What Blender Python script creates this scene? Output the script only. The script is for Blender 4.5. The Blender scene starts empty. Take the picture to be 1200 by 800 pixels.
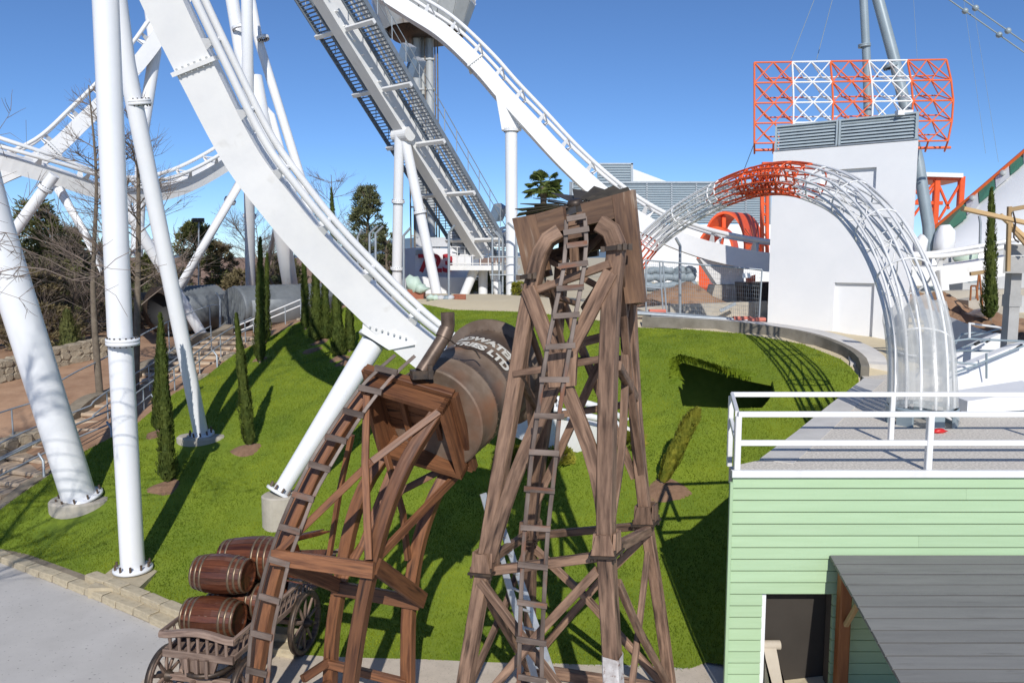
import bpy, bmesh, math, random
import numpy as np
from mathutils import Vector, Matrix, Quaternion
from mathutils.geometry import delaunay_2d_cdt
random.seed(7)
R = math.radians
SC = bpy.context.scene
COL = SC.collection
# ------------------------------------------------------------------ camera, sky, sun
CAM_H = 7.0
PITCH = math.atan(100/930.0)
cam = bpy.data.cameras.new('camera'); cam.sensor_width = 36.0; cam.lens = 930/1200*36.0
cam.clip_start = 0.1; cam.clip_end = 6000
camo = bpy.data.objects.new('camera', cam); COL.objects.link(camo)
camo.location = (0, 0, CAM_H); camo.rotation_euler = (math.pi/2-PITCH, 0, 0)
SC.camera = camo
SUN_AZ, SUN_EL = R(-4), R(34)
world = bpy.data.worlds.new("World"); SC.world = world; world.use_nodes = True
wn = world.node_tree; bg = wn.nodes['Background']
sky = wn.nodes.new('ShaderNodeTexSky'); sky.sky_type = 'NISHITA'; sky.sun_disc = False
sd = Vector((-math.sin(SUN_AZ)*math.cos(SUN_EL), -math.cos(SUN_AZ)*math.cos(SUN_EL), math.sin(SUN_EL)))
sky.sun_elevation = SUN_EL; sky.sun_rotation = math.atan2(sd.x, sd.y)
sky.air_density = 1.0; sky.dust_density = 0.0; sky.ozone_density = 8.0; sky.altitude = 3000
wn.links.new(sky.outputs[0], bg.inputs[0]); bg.inputs[1].default_value = 0.122
sl = bpy.data.lights.new('sun', 'SUN'); sl.energy = 4.2; sl.angle = R(0.5); sl.color = (1, 0.955, 0.89)
slo = bpy.data.objects.new('sun', sl); COL.objects.link(slo); slo.location = (0, -20, 40)
slo.rotation_euler = (-sd).to_track_quat('-Z', 'Y').to_euler()
SC.view_settings.view_transform = 'Standard'; SC.view_settings.look = 'None'
SC.view_settings.exposure = 0.0; SC.view_settings.gamma = 1.0
try:
    SC.view_settings.use_curve_mapping = False
except Exception:
    pass

# ------------------------------------------------------------------ helpers
CP, SP = math.cos(PITCH), math.sin(PITCH)
def ray(px, py):
    x = (px-600)/930.0; y = -(py-400)/930.0
    return Vector((x, CP+y*SP, -SP+y*CP))
def P(px, py, Y):
    d = ray(px, py); k = Y/d.y
    return Vector((d.x*k, Y, CAM_H+d.z*k))
def PZ(px, py, z=0.0):
    d = ray(px, py); k = (z-CAM_H)/d.z
    return Vector((d.x*k, d.y*k, z))
V = Vector
def lerp(a, b, t): return a+(b-a)*t

ORG = {}
def reg(o, w): ORG[o.name] = Vector(w)
class MB:
    def __init__(s): s.v = []; s.f = []; s.uv = []; s.sm = []
    def add(s, verts, faces, uvs=None, smooth=False):
        b = len(s.v); s.v += [tuple(p) for p in verts]
        for i, fc in enumerate(faces):
            s.f.append([b+k for k in fc]); s.sm.append(smooth)
            if uvs: s.uv.append(uvs[i])
            else:
                ps = [Vector(verts[k]) for k in fc]
                n = (ps[1]-ps[0]).cross(ps[-1]-ps[0])
                a = [abs(n.x), abs(n.y), abs(n.z)]; m = a.index(max(a))
                ij = ((1, 2), (0, 2), (0, 1))[m]
                s.uv.append([(p[ij[0]], p[ij[1]]) for p in ps])
        return s
    def sweep(s, pts, prof, ref=(0, -1, 0), smooth=False, cap=True, scale=None, closed=False):
        pts = [Vector(p) for p in pts]; n = len(pts); m = len(prof)
        if not isinstance(ref, list): ref = Vector(ref)
        per = [0]
        for i in range(m):
            a = prof[i]; b = prof[(i+1) % m]; per.append(per[-1]+math.hypot(a[0]-b[0], a[1]-b[1]))
        vs = []; L = [0]
        for i in range(1, n): L.append(L[-1]+(pts[i]-pts[i-1]).length)
        for i in range(n):
            if closed: t = pts[(i+1) % n]-pts[i-1]
            else: t = pts[min(i+1, n-1)]-pts[max(i-1, 0)]
            t.normalize()
            r = ref[i] if isinstance(ref, list) else ref
            sd_ = t.cross(r)
            if sd_.length < 1e-4: sd_ = t.cross(Vector((1, 0, 0.1)))
            sd_.normalize(); nn = sd_.cross(t)
            k = scale[i] if scale else 1.0
            for (a, b) in prof: vs.append(pts[i]+sd_*(a*k)+nn*(b*k))
        fs = []; uv = []
        for i in range(n if closed else n-1):
            i2 = (i+1) % n
            for j in range(m):
                j2 = (j+1) % m
                fs.append([i*m+j, i*m+j2, i2*m+j2, i2*m+j])
                l2 = L[i2] if i2 else L[i]+1
                uv.append([(per[j], L[i]), (per[j+1], L[i]), (per[j+1], l2), (per[j], l2)])
        s.add(vs, fs, uv, smooth)
        if cap and not closed:
            for e in (0, n-1):
                c = vs[e*m:(e+1)*m]; idx = list(range(m))
                if e == 0: idx = idx[::-1]
                s.add(c, [idx])
        return s
    def beam(s, p0, p1, w, h, ref=(0, -1, 0), ch=0.12):
        return s.sweep([p0, p1], rect(w, h, ch), ref)
    def tube(s, pts, r, n=10, ref=None, cap=True, scale=None):
        prof = [(r*math.cos(2*math.pi*i/n), r*math.sin(2*math.pi*i/n)) for i in range(n)]
        d = (Vector(pts[-1])-Vector(pts[0]))
        if ref is None:
            ref = (0, 0, 1) if abs(d.normalized().z) < 0.8 else (0, -1, 0)
        return s.sweep(pts, prof, ref, True, cap, scale)
    def box(s, c, size, rot=0.0):
        c = Vector(c); hx, hy, hz = size[0]/2, size[1]/2, size[2]/2
        ca, sa = math.cos(rot), math.sin(rot); vs = []
        for z in (-hz, hz):
            for x, y in ((-hx, -hy), (hx, -hy), (hx, hy), (-hx, hy)):
                vs.append((c.x+x*ca-y*sa, c.y+x*sa+y*ca, c.z+z))
        return s.add(vs, [[3, 2, 1, 0], [4, 5, 6, 7], [0, 1, 5, 4], [1, 2, 6, 5], [2, 3, 7, 6], [3, 0, 4, 7]])
    def prism(s, poly, ext):
        poly = [Vector(p) for p in poly]; ext = Vector(ext); n = len(poly)
        nrm = Vector((0, 0, 0))
        for i in range(n): nrm += poly[i].cross(poly[(i+1) % n])
        if nrm.dot(ext) > 0: poly = poly[::-1]
        vs = poly+[p+ext for p in poly]
        fs = [list(range(n)), list(range(2*n-1, n-1, -1))]
        for i in range(n):
            j = (i+1) % n; fs.append([j, i, n+i, n+j])
        return s.add(vs, fs)
    def lathe(s, prof, o=(0, 0, 0), axis=(0, 0, 1), n=20, smooth=True, a0=0, a1=2*math.pi):
        o = Vector(o); ax = Vector(axis).normalized()
        q = Vector((0, 0, 1)).rotation_difference(ax)
        full = abs(a1-a0-2*math.pi) < 1e-6; cnt = n if full else n+1
        vs = []; 
        for (r, z) in prof:
            for i in range(cnt):
                a = a0+(a1-a0)*i/n
                vs.append(o+q @ Vector((r*math.cos(a), r*math.sin(a), z)))
        fs = []; uv = []; L = [0]
        for k in range(1, len(prof)): L.append(L[-1]+math.hypot(prof[k][0]-prof[k-1][0], prof[k][1]-prof[k-1][1]))
        rm = max(p[0] for p in prof)
        for k in range(len(prof)-1):
            for i in range(n):
                j = (i+1) % cnt
                fs.append([k*cnt+i, k*cnt+j, (k+1)*cnt+j, (k+1)*cnt+i])
                u0 = rm*(a1-a0)*i/n; u1 = rm*(a1-a0)*(i+1)/n
                uv.append([(u0, L[k]), (u1, L[k]), (u1, L[k+1]), (u0, L[k+1])])
        s.add(vs, fs, uv, smooth); return s
def rect(w, h, ch=0.12):
    c = min(w, h)*ch; a, b = w/2, h/2
    return [(a-c, -b), (a, -b+c), (a, b-c), (a-c, b), (-a+c, b), (-a, b-c), (-a, -b+c), (-a+c, -b)]
def sharp(w, h): return [(w/2, -h/2), (w/2, h/2), (-w/2, h/2), (-w/2, -h/2)]

def mesh_of(name, mb, off=Vector((0, 0, 0)), mat=None):
    me = bpy.data.meshes.new(name)
    me.from_pydata([(p[0]-off.x, p[1]-off.y, p[2]-off.z) for p in mb.v], [], mb.f)
    uvl = me.uv_layers.new(name='UVMap')
    flat = [c for f in mb.uv for uv in f for c in uv]
    uvl.data.foreach_set('uv', flat)
    me.polygons.foreach_set('use_smooth', mb.sm)
    if mat: me.materials.append(mat)
    me.update(); return me
def thing(name, label, cat, loc=(0, 0, 0), group=None):
    o = bpy.data.objects.new(name, None); COL.objects.link(o); o.location = loc
    o.empty_display_size = 0.3
    o['label'] = label; o['category'] = cat
    if group: o['group'] = group
    reg(o, loc); return o
def part(name, mb, mat, parent=None, label=None, stuff=False):
    if parent is not None: off = ORG[parent.name]
    else:
        a = np.array(mb.v); off = Vector(((a[:, 0].min()+a[:, 0].max())/2, (a[:, 1].min()+a[:, 1].max())/2, a[:, 2].min()))
    o = bpy.data.objects.new(name, mesh_of(name, mb, off, mat)); COL.objects.link(o)
    if parent is not None: o.parent = parent
    else: o.location = off
    reg(o, off)
    if label: o['label'] = label
    if stuff: o['kind'] = 'stuff'
    return o
def one(name, mb, mat, label, cat, group=None):
    o = part(name, mb, mat, None, label); o['category'] = cat
    if group: o['group'] = group
    return o
def struct(name, mb, mat, parent=None):
    o = part(name, mb, mat, parent)
    if parent is None: o['kind'] = 'structure'
    return o
def inst(name, me, parent, M):
    """share mesh me; M in world"""
    o = bpy.data.objects.new(name, me); COL.objects.link(o); o.parent = parent
    M = Matrix.Translation(-ORG[parent.name]) @ M
    o.matrix_local = M; return o
BARS = {}
def bar(name, p0, p1, r, mat, parent, n=8, square=False):
    key = (mat.name, n, square)
    if key not in BARS:
        mb = MB()
        if square: mb.sweep([(0, 0, 0), (0, 0, 1)], sharp(2, 2))
        else: mb.tube([(0, 0, 0), (0, 0, 1)], 1, n)
        BARS[key] = mesh_of('bar', mb, V((0, 0, 0)), mat)
    p0 = Vector(p0); p1 = Vector(p1); d = p1-p0
    M = Matrix.Translation(p0) @ d.to_track_quat('Z', 'Y').to_matrix().to_4x4() @ Matrix.Diagonal((r, r, d.length, 1))
    return inst(name, BARS[key], parent, M)
def children(o): return [c for c in bpy.data.objects if c.parent == o]
def dup(o, loc=None, rotz=None, label=None, parent=None, scale=None):
    c = o.copy(); COL.objects.link(c)
    if parent is not None: c.parent = parent
    if loc is not None: c.location = loc
    if rotz is not None: c.rotation_euler = (0, 0, rotz)
    if scale is not None: c.scale = scale
    if label: c['label'] = label
    for ch in children(o): dup(ch, parent=c)
    ORG[c.name] = Vector(c.location); return c
def spline(pts, n):
    """catmull-rom through Vectors, n samples, roughly even"""
    pts = [Vector(p) for p in pts]; out = []
    q = [pts[0]*2-pts[1]]+pts+[pts[-1]*2-pts[-2]]; fine = []
    for i in range(1, len(q)-2):
        for k in range(24):
            t = k/24; a, b, c, d = q[i-1], q[i], q[i+1], q[i+2]
            fine.append(0.5*((2*b)+(c-a)*t+(2*a-5*b+4*c-d)*t*t+(3*b-a-3*c+d)*t*t*t))
    fine.append(pts[-1]); L = [0]
    for i in range(1, len(fine)): L.append(L[-1]+(fine[i]-fine[i-1]).length)
    k = 0
    for i in range(n):
        s = L[-1]*i/(n-1)
        while k < len(L)-2 and L[k+1] < s: k += 1
        u = (s-L[k])/max(1e-9, L[k+1]-L[k]); out.append(fine[k].lerp(fine[k+1], min(1, u)))
    return out

# ------------------------------------------------------------------ materials
def mat(name, col, rough=0.6, metal=0.0, var=None, var_scale=3.0, uv=None, bump=0.0, bump_scale=30.0, bump_dist=0.01,
        spots=None, spot_scale=8.0, spot_lo=0.55, spot_hi=0.7, spec=0.5, detail=4, orand=(0.68, 1.25)):
    """col -> var mixed by noise; optional spots (third colour); uv=(su,sv) stretches the noise along UVs"""
    m = bpy.data.materials.new(name); m.use_nodes = True; nt = m.node_tree; N = nt.nodes; K = nt.links
    b = N['Principled BSDF']; b.inputs['Roughness'].default_value = rough; b.inputs['Metallic'].default_value = metal
    b.inputs['Specular IOR Level'].default_value = spec
    b.inputs['Base Color'].default_value = (*col, 1)
    tc = N.new('ShaderNodeTexCoord'); mp = N.new('ShaderNodeMapping')
    if uv:
        K.new(tc.outputs['UV'], mp.inputs[0]); mp.inputs['Scale'].default_value = (uv[0], uv[1], 1)
        oi = N.new('ShaderNodeObjectInfo'); ml = N.new('ShaderNodeMath'); ml.operation = 'MULTIPLY'; ml.inputs[1].default_value = 57.0
        K.new(oi.outputs['Random'], ml.inputs[0]); K.new(ml.outputs[0], mp.inputs['Location'])
    else:
        K.new(tc.outputs['Object'], mp.inputs[0])
    out = None
    if var:
        nz = N.new('ShaderNodeTexNoise'); nz.inputs['Scale'].default_value = var_scale; nz.inputs['Detail'].default_value = detail
        nz.inputs['Roughness'].default_value = 0.65
        K.new(mp.outputs[0], nz.inputs[0])
        rp = N.new('ShaderNodeValToRGB'); rp.color_ramp.elements[0].position = 0.34; rp.color_ramp.elements[1].position = 0.66
        rp.color_ramp.elements[0].color = (*col, 1); rp.color_ramp.elements[1].color = (*var, 1)
        K.new(nz.outputs[0], rp.inputs[0]); out = rp.outputs[0]
    if spots:
        n2 = N.new('ShaderNodeTexNoise'); n2.inputs['Scale'].default_value = spot_scale; n2.inputs['Detail'].default_value = 5
        K.new(mp.outputs[0], n2.inputs[0])
        r2 = N.new('ShaderNodeValToRGB'); r2.color_ramp.elements[0].position = spot_lo; r2.color_ramp.elements[1].position = spot_hi
        K.new(n2.outputs[0], r2.inputs[0])
        mx = N.new('ShaderNodeMixRGB'); mx.inputs[2].default_value = (*spots, 1)
        K.new(r2.outputs[0], mx.inputs[0])
        if out: K.new(out, mx.inputs[1])
        else: mx.inputs[1].default_value = (*col, 1)
        out = mx.outputs[0]
    if out and uv:
        hv = N.new('ShaderNodeHueSaturation'); rm = N.new('ShaderNodeMapRange'); rm.inputs[3].default_value = orand[0]; rm.inputs[4].default_value = orand[1]
        K.new(oi.outputs['Random'], rm.inputs[0]); K.new(rm.outputs[0], hv.inputs['Value']); K.new(out, hv.inputs['Color']); out = hv.outputs[0]
    if out: K.new(out, b.inputs['Base Color'])
    if bump > 0:
        n3 = N.new('ShaderNodeTexNoise'); n3.inputs['Scale'].default_value = bump_scale; n3.inputs['Detail'].default_value = 5
        K.new(mp.outputs[0], n3.inputs[0])
        bp = N.new('ShaderNodeBump'); bp.inputs['Strength'].default_value = bump; bp.inputs['Distance'].default_value = bump_dist
        K.new(n3.outputs[0], bp.inputs['Height']); K.new(bp.outputs[0], b.inputs['Normal'])
    return m
M = {}
M['white'] = mat('white paint', (0.80, 0.80, 0.785), 0.32, var=(0.74, 0.745, 0.74), var_scale=1.3, spots=(0.62, 0.61, 0.58), spot_scale=2.3, spot_lo=0.62, spot_hi=0.85)
M['white2'] = mat('white column paint', (0.80, 0.81, 0.82), 0.28, var=(0.75, 0.77, 0.79), var_scale=0.9)
M['whitewall'] = mat('white render', (0.80, 0.81, 0.82), 0.8, var=(0.75, 0.765, 0.78), var_scale=0.6, bump=0.15, bump_scale=40)
M['greywall'] = mat('pale grey render', (0.55, 0.56, 0.57), 0.85, var=(0.48, 0.49, 0.50), var_scale=1.2, bump=0.2, bump_scale=30)
M['wood'] = mat('weathered brown timber', (0.125, 0.074, 0.050), 0.62, var=(0.315, 0.198, 0.132), var_scale=1.0, uv=(15, 1.7), detail=7, bump=0.55, bump_scale=1.4, spots=(0.04, 0.024, 0.017), spot_scale=0.9, spot_lo=0.52, spot_hi=0.72, spec=0.35)
M['wood_head'] = mat('dark stained panel timber', (0.065, 0.034, 0.021), 0.6, var=(0.20, 0.112, 0.062), var_scale=1.0, uv=(9, 0.9), orand=(.8, 1.2), bump=0.45, bump_scale=1.4, spots=(0.34, 0.26, 0.19), spot_scale=1.6, spot_lo=0.62, spot_hi=0.8)
M['wood_red'] = mat('red brown timber', (0.085, 0.033, 0.016), 0.5, var=(0.285, 0.122, 0.052), var_scale=1.0, uv=(13, 1.0), bump=0.5, bump_scale=1.4, spots=(0.03, 0.013, 0.008), spot_scale=1.0, spot_lo=0.55, spot_hi=0.72)
M['wood_grey'] = mat('grey brown iron ladder', (0.085, 0.06, 0.047), 0.45, 0.1, var=(0.225, 0.175, 0.145), var_scale=1.0, uv=(5, 1.2), bump=0.15, bump_scale=2, spots=(0.20, 0.085, 0.045), spot_scale=1.6, spot_lo=0.56, spot_hi=0.7)
M['wagon'] = mat('weathered wagon wood', (0.13, 0.085, 0.065), 0.6, var=(0.28, 0.20, 0.155), var_scale=1.0, uv=(18, 2), bump=0.4, bump_scale=1.4)
M['barrel'] = mat('varnished barrel wood', (0.045, 0.015, 0.009), 0.28, var=(0.15, 0.05, 0.022), var_scale=1.0, uv=(15, 1.2), bump=0.25, bump_scale=1.2)
M['hoop'] = mat('dull brass hoop', (0.27, 0.20, 0.13), 0.4, 0.6, var=(0.17, 0.12, 0.08), var_scale=6)
M['iron'] = mat('dark iron', (0.05, 0.043, 0.04), 0.5, 0.6, var=(0.12, 0.085, 0.06), var_scale=9)
M['blade'] = mat('dark sheet metal', (0.05, 0.043, 0.032), 0.55, 0.2, var=(0.085, 0.07, 0.05), var_scale=5)
M['rust'] = mat('rusty tank steel', (0.115, 0.077, 0.052), 0.6, 0.05, var=(0.20, 0.152, 0.115), var_scale=2.2, spots=(0.20, 0.095, 0.05), spot_scale=1.5, spot_lo=0.52, spot_hi=0.8, bump=0.2, bump_scale=14)
M['rustpipe'] = mat('rusty pipe', (0.085, 0.058, 0.042), 0.45, 0.35, var=(0.17, 0.12, 0.09), var_scale=5, bump=0.15, bump_scale=20)
M['alu'] = mat('aluminium', (0.52, 0.54, 0.56), 0.35, 0.55, var=(0.40, 0.42, 0.44), var_scale=4, spots=(0.6, 0.57, 0.48), spot_scale=5, spot_lo=0.6, spot_hi=0.75)
M['galv'] = mat('galvanised steel', (0.40, 0.44, 0.47), 0.45, 0.4, var=(0.32, 0.36, 0.39), var_scale=5)
M['stairgrey'] = mat('blue grey stair steel', (0.17, 0.20, 0.235), 0.5, 0.2, var=(0.23, 0.265, 0.30), var_scale=3)
M['pylon'] = mat('grey green pylon paint', (0.30, 0.365, 0.40), 0.4, 0.1, var=(0.25, 0.31, 0.34), var_scale=1)
M['lightgrey'] = mat('light grey column', (0.46, 0.48, 0.48), 0.45, var=(0.38, 0.40, 0.40), var_scale=1.0, spots=(0.28, 0.22, 0.17), spot_scale=0.8, spot_lo=0.6, spot_hi=0.8)
M['orange'] = mat('orange paint', (0.80, 0.115, 0.022), 0.38, var=(0.70, 0.09, 0.02), var_scale=2)
M['orange2'] = mat('red orange truss paint', (0.78, 0.15, 0.035), 0.4, var=(0.70, 0.125, 0.03), var_scale=2)
M['red'] = mat('red lettering', (0.40, 0.016, 0.03), 0.5)
M['conc'] = mat('pale concrete', (0.47, 0.43, 0.36), 0.9, var=(0.38, 0.345, 0.285), var_scale=2.5, bump=0.3, bump_scale=18, spots=(0.26, 0.23, 0.19), spot_scale=3, spot_lo=0.6, spot_hi=0.8)
M['conc2'] = mat('grey concrete', (0.40, 0.395, 0.38), 0.9, var=(0.32, 0.315, 0.30), var_scale=2.0, bump=0.3, bump_scale=20)
M['stone'] = mat('buff rubble stone', (0.38, 0.32, 0.23), 0.9, var=(0.27, 0.225, 0.165), var_scale=3.0, bump=0.6, bump_scale=9, bump_dist=0.03, spots=(0.48, 0.42, 0.32), spot_scale=2, spot_lo=0.55, spot_hi=0.75)
M['mortar'] = mat('brown mortar', (0.20, 0.165, 0.12), 0.95, var=(0.28, 0.235, 0.17), var_scale=4, bump=0.5, bump_scale=12)  # brown mixed with a lighter brown by noise
M['kerbstone'] = mat('cut sandstone block', (0.50, 0.43, 0.30), 0.85, var=(0.39, 0.33, 0.225), var_scale=3.0, bump=0.4, bump_scale=14, spots=(0.27, 0.235, 0.18), spot_scale=5, spot_lo=0.6, spot_hi=0.75)
M['step'] = mat('sandstone step', (0.52, 0.41, 0.295), 0.85, var=(0.41, 0.31, 0.215), var_scale=2.5, bump=0.4, bump_scale=14)
M['soil'] = mat('brown soil', (0.25, 0.14, 0.08), 0.95, var=(0.36, 0.225, 0.135), var_scale=1.4, bump=0.8, bump_scale=5, bump_dist=0.06, spots=(0.12, 0.07, 0.042), spot_scale=2.4, spot_lo=0.58, spot_hi=0.75)
M['soilpatch'] = mat('planting soil', (0.26, 0.155, 0.095), 0.95, var=(0.19, 0.11, 0.065), var_scale=6, bump=0.7, bump_scale=25, bump_dist=0.03)
M['hollowsoil'] = mat('greened hollow earth', (0.20, 0.28, 0.08), 0.95, var=(0.26, 0.34, 0.10), var_scale=4, bump=0.5, bump_scale=10)  # lightened to green so the unlit chamber does not go black
M['gravel'] = mat('roof gravel', (0.78, 0.725, 0.635), 0.9, var=(0.46, 0.425, 0.37), var_scale=24, bump=0.25, bump_scale=38, bump_dist=0.012, detail=2)
M['pavement'] = mat('grey plaza concrete', (0.54, 0.52, 0.49), 0.85, var=(0.455, 0.438, 0.41), var_scale=0.7, bump=0.25, bump_scale=30, spots=(0.19, 0.182, 0.172), spot_scale=15.0, spot_lo=0.64, spot_hi=0.72, detail=8)
M['path'] = mat('beige sanded path', (0.60, 0.52, 0.425), 0.9, var=(0.50, 0.435, 0.35), var_scale=3.0, bump=0.3, bump_scale=40, detail=8, spots=(0.36, 0.31, 0.25), spot_scale=30, spot_lo=0.6, spot_hi=0.68)
M['greenboard'] = mat('mint green painted boards', (0.36, 0.505, 0.30), 0.5, var=(0.39, 0.54, 0.33), var_scale=1.0, uv=(10, 0.7), orand=(.955, 1.03), bump=0.22, bump_scale=1.6, spots=(0.40, 0.52, 0.33), spot_scale=1.6, spot_lo=0.66, spot_hi=0.80)
M['greyboard'] = mat('grey painted roof boards', (0.155, 0.155, 0.152), 0.6, var=(0.185, 0.185, 0.18), var_scale=1.0, uv=(10, 0.7), orand=(.93, 1.05), bump=0.25, bump_scale=1.6, spots=(0.115, 0.112, 0.108), spot_scale=1.4, spot_lo=0.62, spot_hi=0.75)
M['orangewood'] = mat('orange stained post', (0.33, 0.12, 0.035), 0.5, var=(0.23, 0.075, 0.022), var_scale=1.0, uv=(14, 1.1), bump=0.3, bump_scale=1.4)
M['dark'] = mat('dark gap backing', (0.10, 0.082, 0.062), 0.9, var=(0.075, 0.062, 0.048), var_scale=2)  # dark wall tone makes the gaps between boards read as lap shadow
M['beige'] = mat('beige plaster', (0.52, 0.455, 0.36), 0.8, var=(0.46, 0.40, 0.31), var_scale=3)
M['pinewood'] = mat('raw pine boards', (0.52, 0.36, 0.18), 0.6, var=(0.42, 0.27, 0.12), var_scale=1.0, uv=(10, 1.0), bump=0.2, bump_scale=1.4)
M['glazing'] = mat('blue grey louvre cladding', (0.28, 0.345, 0.375), 0.3, 0.15, var=(0.34, 0.40, 0.42), var_scale=0.5)
M['corr'] = mat('corrugated galvanised sheet', (0.22, 0.24, 0.25), 0.5, 0.2, var=(0.14, 0.155, 0.165), var_scale=1.2, spots=(0.17, 0.12, 0.08), spot_scale=0.9, spot_lo=0.6, spot_hi=0.78)
M['black'] = mat('black tape and void shade', (0.02, 0.02, 0.022), 0.7)  # black for tape; stands in for shade in roof gaps and drum mouth
M['tentgreen'] = mat('green tent stripe', (0.08, 0.24, 0.155), 0.5, var=(0.10, 0.28, 0.18), var_scale=1.0)
M['tarp'] = mat('pale green tarpaulin', (0.52, 0.63, 0.54), 0.6, var=(0.44, 0.56, 0.46), var_scale=3)
M['bluegrey'] = mat('blue grey wrapped goods', (0.20, 0.255, 0.29), 0.6, var=(0.30, 0.355, 0.39), var_scale=4, bump=0.6, bump_scale=8)
M['pink'] = mat('orange fence foot', (0.66, 0.20, 0.14), 0.8, var=(0.55, 0.17, 0.12), var_scale=6)
M['brick'] = mat('terracotta bricks', (0.36, 0.13, 0.075), 0.85, var=(0.28, 0.095, 0.055), var_scale=8)
M['bark'] = mat('grey brown bark', (0.12, 0.095, 0.07), 0.95, var=(0.19, 0.155, 0.115), var_scale=6, bump=0.6, bump_scale=12)
M['twig'] = mat('bare grey twigs', (0.17, 0.13, 0.105), 0.9, var=(0.24, 0.19, 0.155), var_scale=3)
def leafmat(name, a, b, sc=0.8, pos=False, sp=None):
    m = mat(name, a, 0.6, var=b, var_scale=sc, spec=0.25, detail=6, spots=sp, spot_scale=1.7, spot_lo=0.5, spot_hi=0.68); n = m.node_tree; bs = n.nodes['Principled BSDF']
    tr = n.nodes.new('ShaderNodeBsdfTranslucent'); mx = n.nodes.new('ShaderNodeMixShader'); mx.inputs[0].default_value = 0.22
    for l in list(n.links):
        if l.to_socket == bs.inputs['Base Color']: n.links.new(l.from_socket, tr.inputs[0])
    if pos:
        gp = n.nodes.new('ShaderNodeNewGeometry'); mpn = [x for x in n.nodes if x.type == 'MAPPING'][0]; n.links.new(gp.outputs['Position'], mpn.inputs[0])
    o = n.nodes['Material Output']
    n.links.new(bs.outputs[0], mx.inputs[1]); n.links.new(tr.outputs[0], mx.inputs[2]); n.links.new(mx.outputs[0], o.inputs[0]); return m
M['cypress'] = leafmat('cypress foliage', (0.05, 0.078, 0.018), (0.135, 0.165, 0.034), 3)
M['shrub'] = leafmat('yellow green conifer foliage', (0.15, 0.18, 0.025), (0.33, 0.31, 0.04), 4)
M['pine'] = leafmat('pine foliage', (0.08, 0.095, 0.028), (0.20, 0.205, 0.07), 0.7)
M['pineold'] = leafmat('brownish pine foliage', (0.14, 0.115, 0.06), (0.28, 0.23, 0.12), 0.7)
M['olive'] = leafmat('holm oak foliage', (0.08, 0.10, 0.045), (0.21, 0.22, 0.11), 0.9)
M['palm'] = leafmat('palm foliage', (0.09, 0.14, 0.035), (0.24, 0.29, 0.09), 2)
M['turf'] = leafmat('turf blades', (0.13, 0.205, 0.013), (0.28, 0.335, 0.022), 0.6, True, (0.115, 0.17, 0.014))
M['lawn'] = mat('lawn base', (0.12, 0.185, 0.010), 0.9, var=(0.20, 0.265, 0.014), var_scale=0.8, bump=0.7, bump_scale=45, bump_dist=0.03, detail=10)
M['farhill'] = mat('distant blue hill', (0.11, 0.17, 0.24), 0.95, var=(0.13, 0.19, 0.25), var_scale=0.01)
M['bluetarp'] = mat('blue grey lamp housing', (0.22, 0.30, 0.40), 0.45, 0.3)
M['dirtwhite'] = mat('peeling white paint', (0.62, 0.60, 0.58), 0.7, var=(0.42, 0.38, 0.36), var_scale=9, spots=(0.20, 0.11, 0.08), spot_scale=14, spot_lo=0.58, spot_hi=0.68)
# ground: brown soil to the left, sandy concrete to the right
def ground_mat():
    m = mat('open ground', (0.27, 0.155, 0.09), 0.95, var=(0.40, 0.25, 0.155), var_scale=0.9, bump=0.7, bump_scale=3, bump_dist=0.06)
    n = m.node_tree; N = n.nodes; K = n.links; bs = N['Principled BSDF']
    src = [l.from_socket for l in n.links if l.to_socket == bs.inputs['Base Color']][0]
    g = N.new('ShaderNodeNewGeometry'); sx = N.new('ShaderNodeSeparateXYZ'); K.new(g.outputs['Position'], sx.inputs[0])
    nz = N.new('ShaderNodeTexNoise'); nz.inputs['Scale'].default_value = 0.25; K.new(g.outputs['Position'], nz.inputs[0])
    ad = N.new('ShaderNodeMath'); ad.operation = 'MULTIPLY_ADD'; ad.inputs[1].default_value = 5.0; K.new(nz.outputs[0], ad.inputs[0]); K.new(sx.outputs[0], ad.inputs[2])
    mr = N.new('ShaderNodeMapRange'); mr.inputs[1].default_value = -4.5; mr.inputs[2].default_value = -1.5; K.new(ad.outputs[0], mr.inputs[0])
    r2 = N.new('ShaderNodeValToRGB'); r2.color_ramp.elements[0].color = (0.64, 0.55, 0.385, 1); r2.color_ramp.elements[1].color = (0.52, 0.44, 0.29, 1)
    n2 = N.new('ShaderNodeTexNoise'); n2.inputs['Scale'].default_value = 0.8; n2.inputs['Detail'].default_value = 8; K.new(g.outputs['Position'], n2.inputs[0]); K.new(n2.outputs[0], r2.inputs[0])
    mx = N.new('ShaderNodeMixRGB'); K.new(mr.outputs[0], mx.inputs[0]); K.new(src, mx.inputs[1]); K.new(r2.outputs[0], mx.inputs[2])
    K.new(mx.outputs[0], bs.inputs['Base Color']); return m
M['edging'] = mat('pale smooth concrete', (0.64, 0.62, 0.58), 0.85, var=(0.54, 0.52, 0.485), var_scale=1.5, bump=0.15, bump_scale=25)
M['louvre'] = mat('pale blue grey louvre paint', (0.42, 0.49, 0.525), 0.5, var=(0.36, 0.42, 0.45), var_scale=2)
M['doorshade'] = mat('dark doorway shade', (0.040, 0.033, 0.026), 0.8, var=(0.032, 0.026, 0.02), var_scale=1.2)  # dark colour standing in for the unlit room behind the doorway
M['stained'] = mat('dark stained concrete', (0.15, 0.135, 0.105), 0.9, var=(0.24, 0.22, 0.18), var_scale=1.6, bump=0.3, bump_scale=20)
M['ground'] = ground_mat()
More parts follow.
